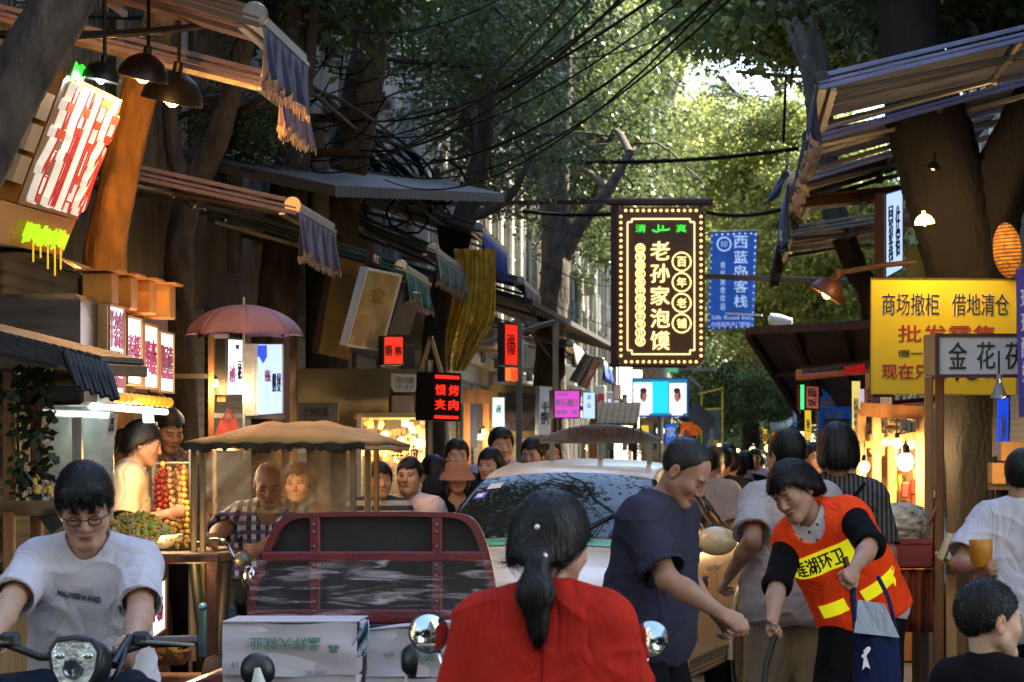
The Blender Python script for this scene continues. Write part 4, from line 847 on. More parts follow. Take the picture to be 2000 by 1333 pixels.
for i, t in enumerate('百年老铺'):
    c = at(.735, .345+.13*i, -.005); letters(b, t, c, (1,0,0), (0,0,1), w_*.11, w_*.11, bold=.02, depth=.012)
    b.tube([c+V((math.cos(a*.4488)*w_*.105, -.01, math.sin(a*.4488)*w_*.105)) for a in range(15)], .011, 5)
b.build('ringed_lettering', G_gold, root)
b = MB(); letters(b, '清', at(.27,.135,-.005), (1,0,0), (0,0,1), w_*.12, h_*.05, bold=.02); letters(b, '真', at(.73,.135,-.005), (1,0,0), (0,0,1), w_*.12, h_*.05, bold=.02)
c = at(.5,.145,-.01); b.tube([c+V((x*w_,0,z*h_)) for x, z in ((-.1,.0),(-.05,-.012),(0,.0),(.06,.0),(.1,.006))], .014, 5); b.tube([c+V((-.03*w_,0,.035*h_)), c+V((-.03*w_,0,0))], .014, 5); b.tube([c+V((.02*w_,0,.03*h_)), c+V((.02*w_,0,0))], .014, 5)
b.build('green_lettering', G_green, root)
b = MB(); b.bar(P(1183,395,D+.1), P(1392,395,D+.1), .16, .1, .02); b.bar(P(1201,396,D+.1), P(1201,716,D+.1), .11, .12, .01); b.bar(P(1188,714,D+.1), P(1340,716,D+.1), .05)
for px in (1215,1368): b.bar(P(px,395,D+.1), P(px,408,D+.1), .04)
b.build('frame', M_maroon, root)
b = MB(); b.bar(P(1183,395,D+.1), V((-4.5,D+.3,P(0,396,D).z)), .07); b.build('bracket', M_maroon, root)
# blue banner
TL, TR, BL = P(1388,456,60), P(1478,453,60), P(1382,645,60)
b = MB(); bw, bh = TR-TL, BL-TL
b.grid(lambda u,v: TL+bw*u+bh*v+V((0,-.05*math.sin(u*7+v*3)*v,0)), 16, 24); root = thing('banner', 'blue fabric banner with white characters hanging behind the gold bulb sign', 'banner', TL)
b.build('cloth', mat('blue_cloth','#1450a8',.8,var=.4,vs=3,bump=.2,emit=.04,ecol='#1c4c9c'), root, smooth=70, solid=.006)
b = MB()
def ba(u, v): return TL+bw*u+bh*v+V((0,-.07,0))
column(b, '西蓝岛客栈', ba(.68,.41), (1,0,0), (0,0,1), .27, 1.42, bold=.02); letters(b, '印', ba(.3,.12), (1,0,0), (0,0,1), .12, .12, bold=.01); column(b, '青年旅舍欢迎', ba(.3,.55), (1,0,0), (0,0,1), .1, .95); letters(b, 'Silk Road Inn', ba(.5,.88), (1,0,0), (0,0,1), .75, .08); letters(b, '向西蓝院开门即到', ba(.5,.95), (1,0,0), (0,0,1), .75, .09)
b.tube([ba(.3,.12)+V((math.cos(a*.4488)*.13,0,math.sin(a*.4488)*.13)) for a in range(15)], .016, 5)
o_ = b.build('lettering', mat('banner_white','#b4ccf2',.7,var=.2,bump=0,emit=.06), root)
b = MB()
for k in range(15): b.ball(ba(.03,.03+.94*k/14), .016, 6); b.ball(ba(.97,.03+.94*k/14), .016, 6)
for k in range(1,8): b.ball(ba(k/8,.02), .016, 6); b.ball(ba(k/8,.985), .016, 6)
tag(b.build('border_dots', MATS['banner_white'], root), kind='stuff')
b = MB(); b.tube([TL-V((.05,0,-.02)), TR+V((.05,0,.02))], .02, 8); b.build('rod', M_steel, root)
b = MB(); b.bar(P(1378,540,46), P(1700,552,41), .09, .08, .01); tag(b.build('steel_beam', mat('grey_beam','#3b3634',.6,.2,var=.3,dirt=.3)), 'dark steel beam crossing the street in front of the blue banner', 'beam')
# video screen
sc_ = mat('screen_base','#0c4a5c',.3,bump=0,emit=EM*.5,ecol='#14a0c0')
def scr(root, TL, r, dn, n):
    def q(u, v): return TL+r*u+dn*v+n*.006
    Wc = glow('screen white','#e8e4ee',1.0); Sk = glow('screen skin','#9a6a54',.6); Dk = glow('screen dark','#3a2420',.3); Cy = glow('screen cyan','#12b4d8',1.1)
    def ell(cu, cv, ru, rv, m, lift=.004): b = MB(); b.face([q(cu+ru*math.cos(a*.3927), cv+rv*math.sin(a*.3927))+n*lift for a in range(16)][::-1]); b.build('picture', m, root)
    def rec(u0, v0, u1, v1, m, lift): b = MB(); b.face([q(u0,v1)+n*lift, q(u1,v1)+n*lift, q(u1,v0)+n*lift, q(u0,v0)+n*lift]); b.build('picture', m, root)
    rec(.02,.12,.36,.9,Wc,.002); rec(.36,.1,.64,.9,Cy,.002); rec(.66,.14,.96,.9,Wc,.002)
    for cu in (.21,.8):
        ell(cu,.8,.13,.22,glow('screen shirt','#d8cfe0',.9),.005); ell(cu,.46,.055,.15,Sk,.008); ell(cu-.005,.33,.06,.07,Dk,.011); ell(cu+(.045 if cu > .5 else -.045),.46,.018,.1,Dk,.0105)
sign4('video_screen', 'wide lit video screen showing two people on a cyan ground below the hanging sign', 'screen', P(1234,738,58), P(1345,738,58), P(1234,815,58), .12, mat('blue_case','#1c3f88',.5,var=.1,emit=.06), sc_, (), .03, extra=scr)
b = MB(); b.tube([P(1290,770,58.1), P(1300,720,58.3)], .05, 8); b.bar(P(1235,720,58.3), P(1400,722,58.3), .06); b.bar(P(1345,735,58.3), P(1372,760,58.3), .05); b.tube([P(1290,815,58.2), V((P(1290,0,58.2).x,58.2,0))], .06, 8); tag(b.build('screen_stand', M_steel, smooth=50), 'steel post and arms holding the video screen', 'post')
sign4('light_box', 'green lit strip of a light box between the hanging sign and the screen', 'sign', P(1300,716,57), P(1325,716,57), P(1300,728,57), .06, M_dsteel, glow('sea green','#1f9a68',.7), [('清真',.5,.5,.7,.7,T_white)], 0)
sign4('shop_sign', 'blue sign with one white character below the video screen', 'sign', P(1299,828,62), P(1322,828,62), P(1299,868,62), .08, M_dsteel, glow('shop blue','#1c58b8',.6), [('家',.5,.4,.75,.5,T_white,dict(bold=.02))], .01)
bulb('round white lamp left of the blue sign with one character', P(1290,842,61), .085, 0, glow('globe','#f0fff0',1.3), .3)
root = thing('market_tent', 'black tarpaulin market tent glowing orange beneath beyond the video screen', 'tent', P(1368,830,66)*1); root.location.z = 0
b = MB(); b.prism([P(1338,812,64),P(1360,784,65),P(1395,815,66),P(1378,846,64)], (0,2.2,0)); b.build('roof', mat('black_tarp','#15161a',.7,var=.2,bump=.3), root)
for px in (1340,1390): b = MB(); p = P(px,840,65); b.box((p.x,p.y,p.z/2), (.07,.07,p.z)); b.build('post', M_steel, root)
b = MB(); b.box(P(1348,838,65.5), (.4,.3,.28), b=.03); b.build('lit_goods', mat('lit orange goods','#c85a20',.6,var=.8,vs=12,emit=EM*.5), root)  # goods emit the orange lamp glow themselves
root = thing('scaffold', 'slim yellow scaffold frame standing in the far street', 'scaffold', P(1390,900,92)*1); root.location.z = 0
b = MB()
for px in (1370,1411): b.bar(V((P(px,0,92).x,92,0)), P(px,765,92), .05)
b.bar(P(1364,770,92), P(1413,758,92), .05); b.bar(P(1375,800,92), P(1411,798,92), .05); b.build('frame', mat('yellow_paint','#a8982c',.6,var=.4,emit=.03), root)
b = MB(); b.prism([P(1374,800,93),P(1408,800,93),P(1408,880,93),P(1374,880,93)], (0,.1,0)); b.build('sheet', mat('grey_blue_sheet','#4a5c68',.7,var=.5,vs=3), root)
sign4('road_cone_sign', 'yellow leaning board low in the far street crowd', 'board', P(1385,858,74), P(1412,862,74), P(1380,884,74), .06, mat('yellow_paint','#b8a41c'), mat('yellow_paint','#b8a41c'), (), 0)
b = MB(); c = P(1500,622,52); b.lathe(c, [(0,0),(.09,.03),(.1,.2),(.07,.4),(0,.42)], 14, axis=(1,.1,-.18)); b.bar(c+V((-.1,0,.05)), c+V((-.7,.4,.1)), .03); tag(b.build('street_lamp', M_white, smooth=50), 'white unlit street lamp head beside the lower edge of the blue banner', 'street lamp')
# ================================================================ RIGHT SIDE
M_rb = canvas('slate striped canvas', '#7e86a8', '#585e80', .13)
awning('big slate striped awning at the upper right with a dark tattered valance', 1598, 150, 20, 22.6, 2.6, .62, 1, M_rb, mat('slate valance','#4a4f6a',.8,stripes=(1,.12,'#2e3046',.5),var=.3), .34, None, FR_pale, cap=M_black)
awning('second slate awning behind the big one at the upper right', 1572, 262, 22.9, 25.4, 2.0, .55, 1, M_rb, mat('slate valance','#4a4f6a'), .3, None, FR_pale, cap=M_black)
awning('third slate awning with a loose blue valance flap above the brown one', 1540, 345, 25.8, 28.4, 1.7, .5, 1, M_rb, mat('bright blue valance','#4a6aa0',.8,stripes=(1,.3,'#c0ccd8',.2),var=.3), .42, M_white)
awning('brown rolled awning above the pale awning in front of the forked tree', 1556, 386, 27, 28.4, 1.2, .12, 1, CV_brown, VL_grey, .12, arms=False, sag=.02)
awning('pale grey awning with a dark torn end valance left of the vertical light signs', 1524, 448, 30, 33.5, 1.4, .22, 1, mat('pale_canvas','#a89a90',.8,stripes=(1,.6,'#8a7d76',.3),var=.2,vs=3,dirt=.3), mat('dark_torn_cloth','#3a2a28',.8,var=.3), .3, M_white)
root = thing('propped_shutter', 'dark propped up stall shutter tilting over the street left of the yellow sign', 'shutter', P(1600,700,26))
A, B_, C_, D_ = P(1463,648,28), P(1735,634,25), P(1735,790,27), P(1562,800,31)
b = MB(); nn = (B_-A).cross(D_-A).normalized(); b.prism([A,B_,C_,D_], nn*.05); b.build('panel', mat('dark_ribbed_sheet','#3b2c27',.6,.2,var=.3,vs=3,bump=.2,dirt=.4), root)
b = MB()
for t in (.0,.35,.7): b.bar(A.lerp(B_,t)+nn*-.03, D_.lerp(C_,t)+nn*-.03, .05, .05)
b.bar(A, B_, .06); b.bar(A.lerp(D_,.5)-nn*.03, B_.lerp(C_,.5)-nn*.03, .04); b.build('batten', M_rust, root)
root = thing('awning', 'small folded grey awning with a pink front bar and red print under the propped shutter', 'awning', P(1630,735,27))
b = MB(); b.prism([P(1562,735,27),P(1565,722,27.4),P(1740,700,26),P(1740,735,25.6)], (0,.5,.05)); b.build('canvas', CV_grey, root)
b = MB(); b.bar(P(1560,738,26.9), P(1705,724,25.8), .06, .05, .01); b.build('front_bar', mat('pink_bar','#b5684a',.5,var=.2), root)
b = MB(); letters(b, '羊肉串烤筋', P(1668,722,26.0)+V((0,-.08,0)), P(1705,712,25.8)-P(1630,722,26.4), (0,0,1), .36, .07, bold=.02); b.build('lettering', T_redl, root)
b = MB(); b.tube([P(1562,722,26.9), P(1562,742,26.9)], .035, 10); b.build('end_cap', M_woodp, root)
sign4('light_box', 'small dark red light box with a green lit edge hanging under the propped shutter', 'sign', P(1571,752,27), P(1600,754,27.1), P(1571,800,27), .1, mat('red_case','#6a1c18',.5,var=.2), mat('lit rose','#c87060',.5,var=.4,vs=10,bump=0,emit=EM*.35), [('面',.5,.3,.6,.35,T_blk,dict(bold=.02)),('饭',.5,.7,.6,.3,T_blk,dict(bold=.02))], .012)
b = MB(); b.bar(P(1567,752,26.95), P(1567,800,26.95), .03); tag(b.build('tube_light', glow('tube green','#30d878',1.4)), 'green lit tube on the left edge of the small dark red light box', 'light')
sign4('banner', 'blue banner with big slanting white characters inside the stall under the shutter', 'banner', P(1602,762,29), P(1690,738,29.5), P(1602,850,29), .02, mat('blue_banner','#1c4c9c',.7,var=.2,emit=.06), mat('blue_banner','#1c4c9c',.7), [('海鲜大排档',.42,.32,.8,.3,T_white,dict(bold=.02)),('凉皮',.3,.66,.4,.2,T_white,dict(bold=.02))], 0)
sign4('board', 'dark teal board below the blue banner in the right stall', 'board', P(1608,818,28.4), P(1660,818,28.4), P(1608,860,28.4), .04, mat('teal_board','#1e3f52',.6,var=.2), mat('teal_board','#1e3f52'), (), 0)
for (px0,px1,y0,y1,dd,m_,tx,t_) in ((1572,1584,802,860,27.5,G_yel,'yellow vertical banner under the dark red light box','特色'),(1664,1680,745,880,26,mat('lit pale yellow','#e6dc80',.6,var=.3,vs=4,emit=EM*.6,bump=0),'tall pale yellow lit banner in the right stall left of the yellow sign','酸奶甜品'),(1680,1688,760,850,26.2,glow('lilac','#c8b0e8',.7),'thin lilac lit strip beside the tall pale yellow banner','玫瑰'),(1690,1704,730,850,25.6,M_woodp,'tan vertical board right of the thin lilac strip','糕点'),(1705,1718,776,852,25.3,mat('purple_cloth','#5a4080',.7,var=.5,vs=10),'purple ribbon curtain strip right of the tan board','' ),(1719,1742,776,850,25.2,M_paper,'pale grey vertical board under the yellow sign','')):
    sign4('vertical_sign', tx, 'sign', P(px0,y0,dd), P(px1,y0,dd), P(px0+1,y1,dd), .03, m_, m_, [(t_,.5,.5,.6,.8,T_red,dict(col=1))] if t_ else [], 0)
b = MB(); b.grid(lambda u,v: P(1505+45*u, 826-14*u+14*v+6*math.sin(u*3), 55+v), 8, 4); tag(b.build('tarpaulin', mat('pale_blue_tarp','#6a94c0',.6,var=.2), solid=.02), 'pale blue tarpaulin edge over a far stall on the right', 'tarpaulin')
sign4('board', 'small tilted yellow board far down the right side', 'board', P(1525,838,54), P(1536,832,54), P(1534,862,54), .04, mat('yellow_paint','#b8a41c'), mat('yellow_paint','#b8a41c'), (), 0)
# yellow sale sign
M_yel = mat('sale_yellow', '#c4b60a', .45, var=.12, vs=2, bump=.05, dirt=.28)
T_blkw = mat('outline_white', '#d8d4b0', .5, var=.05, bump=0)
sign4('sale_sign', 'large yellow sale sign with black and red characters fixed to the forked tree', 'sign', P(1700,543,22.6), P(1987,545,22.6), P(1699,771,22.6), .04, mat('dark_olive_edge','#4a4208',.5), M_yel,
  [('商场撤柜',.275,.225,.4,.2,T_blkw,dict(bold=.016,depth=.002)),('借地清仓',.75,.225,.4,.2,T_blkw,dict(bold=.016,depth=.002)),('商场撤柜',.275,.225,.39,.19,T_blk,dict(bold=.008)),('借地清仓',.75,.225,.39,.19,T_blk,dict(bold=.008)),('批发零售',.52,.475,.66,.15,T_red,dict(bold=.01)),('假一赔十',.36,.645,.34,.06,T_blk),('现在只要',.3,.8,.44,.13,T_red,dict(bold=.02)),('10',.66,.805,.16,.14,T_blk,dict(bold=.02)),('元',.83,.8,.09,.12,T_red,dict(bold=.02))], .006)
# white shop sign on its wooden posts
root = thing('sign_posts', 'pair of square wooden posts standing in front of the yellow sign', 'posts', (P(1822,0,20.6).x,20.6,0))
for px, dd, m_ in ((1814,20.8,M_woodp),(1835,20.5,M_wood)): p = P(px,655 if px < 1820 else 735,dd); b = MB(); b.box((p.x,p.y,p.z/2), (.058,.06,p.z), b=.006); b.build('post', m_, root)
sign4('shop_sign', 'white sign board in a dark red frame with black brush characters on the wooden posts', 'sign', P(1828,652,20.3), P(2040,652,20.3), P(1828,738,20.3), .05, M_maroon, mat('sign_white','#c9ccc4',.5,var=.08,vs=3,bump=.05,dirt=.15), [(c,.2+.26*i,.5,.17,.62,T_blk,dict(bold=.012)) for i, c in enumerate('金花茯茶')], .022)
b = MB(); b.box(P(1816,695,20.35), (.075,.1,.27), b=.006); tag(b.build('end_block', M_woodp), 'pale wooden end block left of the white sign board', 'block')
sign4('hanging_banner', 'purple banner with white print at the far right edge', 'banner', P(1984,525,19.8), P(2060,522,19.8), P(1990,815,19.8), .006, mat('purple_banner','#5c4a9c',.7,var=.15), mat('purple_banner','#5c4a9c',.7), [('玫瑰酸奶',.25,.45,.3,.7,T_white,dict(col=1,bold=.02))], 0)
# lamps on the tree side
M_enam = mat('white_enamel','#d9d4c4',.35,var=.1)
dome_lamp('glowing lamp with a small white shade high on the forked tree above the yellow sign', P(1806,438,22.2), .07, (R(8),R(-6),0), 9, hang=.0, shade=mat('lit shade','#ffd890',.5,emit=EM*9,ecol='#ffc860',bump=0))
dome_lamp('small lamp glowing just under the slate awnings on the forked tree', P(1822,330,22.4), .05, (R(10),R(12),0), 3, hang=.05, shade=M_black)
c = P(1612,578,23); ax = (0,R(32),0)
dl_ = dome_lamp('brown dome lamp on a long rusty arm left of the yellow sign', c, .13, ax, 1.0, hang=0, shade=mat('brown_shade','#4a2812',.45,var=.3))
b = MB(); b.tube([P(1622,548,23), P(1634,534,23), P(1730,518,23), P(1790,512,23)], .02, 8); b.box(P(1636,536,23), (.05,.05,.08), b=.01); b.build('arm', M_rust, dl_, smooth=50)
c = P(1951,778,19.7); root = thing('glass_lamp', 'clear glass bell lamp hanging below the white sign board', 'lamp', c)
b = MB(); b.lathe(c, [(.055,0),(.05,.02),(.03,.07),(.018,.1),(.016,.15),(0,.15)], 20); b.build('glass', mat('clear_glass','#cfd4d0',.08,var=.1,bump=0,trans=.7), root, smooth=50)
b = MB(); b.tube([c+V((0,0,.15)), c+V((0,0,.3))], .006, 6); b.build('flex', M_cable, root)
sign4('blue_led', 'blue lit vertical strip with white characters on the far side of the forked tree', 'sign', P(1948,776,23), P(1970,776,23.2), P(1946,892,23), .03, M_dsteel, G_blue, [('小吃甜品',.5,.5,.5,.85,T_white,dict(col=1,bold=.02))], 0)
sign4('vertical_sign', 'tall white and blue lit sign seen nearly edge on above the yellow sign', 'sign', P(1728,378,25.5), P(1762,368,27), P(1728,545,25.5), .08, M_wooddk, G_bluew, [('回坊客栈',.3,.5,.24,.9,T_navy,dict(col=1,bold=.02)),('住宿',.7,.5,.24,.8,T_navy,dict(col=1,bold=.02))], .01)
sign4('board', 'olive green back of a board above the yellow sign', 'board', P(1770,478,24), P(1836,478,24), P(1770,548,24), .05, M_wooddk, mat('olive_board','#3f4a1c',.6,var=.2), (), .01)
# woven hat on the tree
root = thing('woven_hat', 'woven straw hat lit orange hanging on the right of the forked tree', 'hat', P(1964,490,22.4))
b = MB(); c = P(1964,490,22.4); b.lathe(c, [(0,-.06),(.05,-.056),(.1,-.04),(.16,-.012),(.195,.008),(.2,.016),(.19,.016),(.1,-.02),(0,-.045)], 36, axis=(.9,.42,.12)); b.build('straw', mat('straw','#a8701e',.75,stripes=(2,.026,'#3c260c',.38),var=.7,vs=22,bump=.8,bs=60), root, smooth=60)
point_light('lamp_light', P(1930,470,21.8), 3, (1,.6,.2), .08, root)
# nut stall with warm lamps
root = thing('nut_stall', 'brightly lit wooden nut stall behind the woman with curly hair', 'stall', P(1740,900,23.5)*1); root.location.z = 0
for px, dd in ((1682,23),(1712,23.2),(1742,23.4),(1798,23)): p = P(px,800,dd); b = MB(); b.box((p.x,p.y,p.z/2), (.07,.06,p.z), b=.008); b.build('post', M_woodp, root)
b = MB(); b.prism([P(1690,850,24.2),P(1805,850,24.2),P(1805,1120,24.2),P(1690,1120,24.2)], (0,.04,0)); b.build('back_panel', M_woodp, root)
b = MB(); b.box((P(1745,0,23.3).x,23.6,.5), (.55,1,1.0), b=.02); b.build('counter', M_wood, root)
b = MB(); b.bar(P(1680,800,23), P(1802,808,23), .08, .1); b.bar(P(1690,870,22.9), P(1790,850,22.9), .05); b.bar(P(1700,884,22.9), P(1770,846,22.9), .03); b.build('beam', M_wood, root)
rn = random.Random(11)
for k, m_ in enumerate((F_yel, F_tan, M_wooddk, F_red)):
    b = MB()
    for i in range(9): px = rn.uniform(1690,1796); py = rn.uniform(858,1000); b.box(P(px,py,23.9-rn.random()*.5), (rn.uniform(.03,.07),.05,rn.uniform(.08,.2)), Euler((0,rn.uniform(-.15,.15),0)), .012)
    tag(b.build('packet', m_, root), kind='stuff')
b = MB()
for i in range(60): px = rn.uniform(1675,1800); b.ball(P(px, rn.uniform(800,852), 23.2+rn.random()*.4), rn.uniform(.012,.03), 6)
tag(b.build('garland', mat('dark_garland','#3a3020',.8,var=.5), root), kind='stuff')
for tx, q, r_, pw in (('bright white lamp low in the nut stall',(1769,902,22.7),.06,9),('small warm lamp at the left end of the nut stall',(1688,912,22.7),.04,7),('white tube-like lamp at the top of the nut stall',(1752,866,22.8),.035,6),('warm lamp deep in the nut stall',(1780,868,23.4),.03,6)): bulb(tx, P(*q), r_, pw, G_bulb if pw < 9 else G_tube, .18, 'lamps in the nut stall', (1,.68,.32))
b = MB(); b.box(P(1752,868,22.75), (.22,.05,.03), Euler((0,R(12),0))); tag(b.build('tube_light', G_warm), 'slanted warm strip light in the nut stall', 'light')
root = thing('nut_sack', 'open pale sack heaped with striped seeds on the red counter', 'sack', P(1760,1060,18.6))
b = MB(); c = P(1760,1056,18.6); b.lathe(c, [(0,-.02),(.15,-.02),(.17,.06),(.165,.14),(.13,.2),(.05,.225),(0,.23)], 26); b.build('seeds', mat('striped_seeds','#b8ad98',.7,var=.9,vs=26,bump=.8,bs=30,stretch=(.5,1,1.3)), root, smooth=60)
b = MB(); b.grid(lambda u,v: c+V((.12+.09*u, .0+.12*v, .0+.2*u*(1-.3*v)+.02*math.sin(v*9))), 5, 5); b.build('sack_flap', mat('pink_sack','#b87458',.8,var=.2), root, solid=.006)
root = thing('red_counter', 'red counter with an orange cloth skirt behind the woman in the orange vest', 'counter', (P(1775,0,18.8).x,18.8,0))
x0, x1 = P(1700,0,18.5).x, P(1822,0,18.5).x
b = MB(); b.box(((x0+x1)/2,18.9,P(0,1085,18.5).z), (x1-x0,1.0,.15), b=.012); b.box(((x0+x1)/2,18.9,P(0,1060,18.5).z+.01), (x1-x0-.02,1.0,.03)); b.build('top', mat('red_lacquer','#7c1018',.35,var=.2,coat=.4), root)
b = MB(); b.grid(lambda u,v: V((x0+(x1-x0)*u, 18.46+.02*math.sin(u*30), P(0,1112,18.5).z-v*.37)), 40, 4); b.build('skirt', mat('orange_cloth','#8a3c12',.8,var=.25,vs=3,bump=.3), root, smooth=60, solid=.005)
for x in (x0+.05,x1-.05):
    for y in (18.5,19.3): b = MB(); b.box((x,y,.36), (.05,.05,.72)); b.build('leg', M_wooddk, root)
root = thing('goods_counter', 'pale wooden goods counter right of the wooden posts', 'counter', (P(1880,0,17.6).x,17.9,0))
x0, x1 = P(1844,0,17.6).x, P(2060,0,17.6).x
b = MB(); b.box(((x0+x1)/2,18,P(0,1095,17.6).z), (x1-x0,.9,.05), b=.008); b.build('top', M_woodp, root)
for i, px in enumerate((1860,1905,1960)): b = MB(); p = P(px,1120,17.7); b.box((p.x,17.75,p.z/2), (.06,.05,p.z-.02), b=.006); b.build('leg', M_woodp, root)
b = MB(); b.prism([P(1848,1155,17.8),P(1920,1155,17.8),P(1920,1300,17.8),P(1848,1300,17.8)], (0,.03,0)); b.build('panel', mat('tan_panel','#80603a',.7,var=.25), root)
for i in range(4):
    b = MB(); b.box(P(1846+i*14,1068,17.6), (.028,.2,.16), Euler((0,R(22),0)), .006); tag(b.build('gift_box', mat('pale_box','#a8a88c',.6,var=.2)), ['flat pale gift box leaning on the goods counter, nearest the wooden posts','flat pale gift box second from the wooden posts','flat pale gift box third from the wooden posts','flat pale gift box closest to the man in the white shirt'][i], 'gift box', 'gift boxes on the goods counter')
for (px,py,w2,h2,tx) in ((1990,882,.22,.11,'upper cardboard carton on the shelf at the right edge'),(1975,925,.24,.12,'lower cardboard carton on the shelf at the right edge')):
    b = MB(); b.box(P(px,py,17.5), (w2,.3,h2), b=.006); b.box(P(px,py,17.5)+V((0,-.152,0)), (w2,.003,.02)); tag(b.build('carton', M_card), tx, 'carton')
b = MB(); p = P(1990,952,17.5); b.box((p.x+.1,17.6,p.z), (.5,.4,.03)); b.bar(V((p.x+.2,17.7,p.z)), V((p.x+.2,17.7,0)), .05); b.bar(V((p.x-.1,17.7,p.z)), V((p.x-.1,17.7,P(0,1095,17.7).z)), .03); tag(b.build('shelf_rack', M_wooddk), 'dark shelf rack holding the two cartons', 'shelf')
point_light('lamp_light', P(1900,1010,17.0)+V((.1,0,.25)), 2, (1,.65,.3), .1, root)
# filler buildings and stalls far on the right, seen under the trees
building('apartment_block', 'dim cream block far down the right side behind the sunlit trees', 5.4, 62, 95, -1, 9, 8, M_wall_c, pil=M_wall_w, seed=31, cages=.3)
building('apartment_block', 'grey block farthest down the right side', 5.6, 97, 150, -1, 10, 8, M_wall_g, pil=M_wall_c, seed=33, cages=.3)
building('apartment_block', 'pale block closing the end of the street behind the trees', -8, 168, 182, 1, 14, 12, M_wall_c, seed=35, cages=0, pipes=False)
rn = random.Random(3); cl_ = ['#6a2c24','#2c4a6a','#8a7a3a','#5a5a58','#2f5a40','#7a5030']
for i, (x, y, w_) in enumerate(((1.9,34,1.0),(2.0,40,1.1),(2.0,47,1.2),(2.1,56,1.4),(2.2,66,1.4),(-3.3,52,1.2),(-3.3,60,1.3),(-3.3,70,1.4),(-3.2,82,1.4))):
    root = thing('market_stall', ['dim market stall with a maroon roof beyond the nut stall','market stall with a slate blue roof on the right','market stall with a mustard roof on the right','grey roofed market stall on the right','green roofed market stall far on the right','brown roofed market stall on the far left side','maroon roofed market stall on the far left side','blue roofed market stall on the far left side','mustard roofed market stall farthest on the left'][i], 'stall', (x,y,0))
    m_ = mat('stall roof %d' % (i % 6), cl_[i % 6], .7, var=.3); s_ = 1 if x > 0 else -1
    b = MB(); b.prism([V((x-w_/2,y-1,2.05+.1*(s_ < 0))),V((x+w_/2,y-1,2.05+.1*(s_ > 0))),V((x+w_/2,y+1,2.05+.1*(s_ > 0))),V((x-w_/2,y+1,2.05+.1*(s_ < 0)))], (0,0,.05)); b.build('roof', m_, root)
    for dx in (-1,1):
        for dy in (-.9,.9): b = MB(); b.box((x+dx*(w_/2-.05),y+dy,1.03), (.05,.05,2.06)); b.build('post', M_steel, root)
    b = MB(); b.box((x,y,.5), (w_-.2,1.6,1.0), b=.02); b.build('counter', M_wood if i % 2 else M_wooddk, root)
    b = MB()
    for k in range(14): b.box((x+rn.uniform(-.4,.4)*w_, y-.7+rn.uniform(-.1,.6), 1.05+rn.random()*.1), (.12,.14,.12), Euler((0,0,rn.uniform(0,1))), .02)
    tag(b.build('goods', [F_tan,F_red,F_yel,M_paper][i % 4], root), kind='stuff')
    bulb(['warm bulb under the maroon stall roof past the nut stall','warm bulb under the slate blue stall roof','warm bulb under the mustard stall roof on the right','warm bulb under the grey stall roof','warm bulb under the green stall roof','warm bulb under the brown stall roof','warm bulb under the maroon stall roof far left','warm bulb under the blue stall roof','warm bulb under the mustard stall roof far left'][i], (x-s_*.2,y-.9,1.8), .045, 10, G_gold, .2)

b = MB(); b.grid(lambda u,v: P(1538-14*u-44*v*u+4*math.sin(v*8), 308+70*u+34*v*(1-u)+38*v*u, 25.4+.5*u)+V((0,.05*math.sin(v*9+u*5),0)), 12, 10); tag(b.build('cloth_flap', mat('flap_blue','#3f5f94',.8,stripes=(2,.35,'#aebccb',.3),var=.3,bump=.2), smooth=70, solid=.006), 'loose blue and white cloth flap dangling from the third slate awning', 'cloth')

for i, (px, y0, w_, h_, d_, m_, t_, tx) in enumerate(((1490,838,9,30,58,G_yel,'面','small yellow lit sign far down the right side'),(1508,845,12,22,60,G_red,'烤','small red lit sign far down the right side'),(1548,790,10,46,44,mat('far_blue_sign','#27508f',.6,var=.2,emit=.12),'酸奶','narrow blue sign under the lower corner of the propped shutter'),(1560,842,12,36,40,G_warm,'','small warm lit panel behind the balding man in grey'))):
    sign4('vertical_sign', tx, 'sign', P(px,y0,d_), P(px+w_,y0,d_), P(px,y0+h_,d_), .06, M_dsteel, m_, [(t_,.5,.5,.7,.85,T_white if m_ is not G_yel else T_red,dict(col=1,bold=.02))] if t_ else [], .01)
for k, (px, py, d_) in enumerate(((1470,880,50),(1484,892,57),(1500,876,47),(1520,888,41),(1535,872,37),(1440,882,62),(1405,872,70))):
    bulb(['bare bulb glowing in the far right stalls, lowest','tiny bulb glowing above the far crowd','bare bulb beside the head of the man in grey','bulb glowing just right of the man in grey','bulb glowing left of the curly hair','tiny bulb far down the middle of the street','tiny bulb near the yellow scaffold'][k], P(px,py,d_), .05, 0, G_bulb, .3)
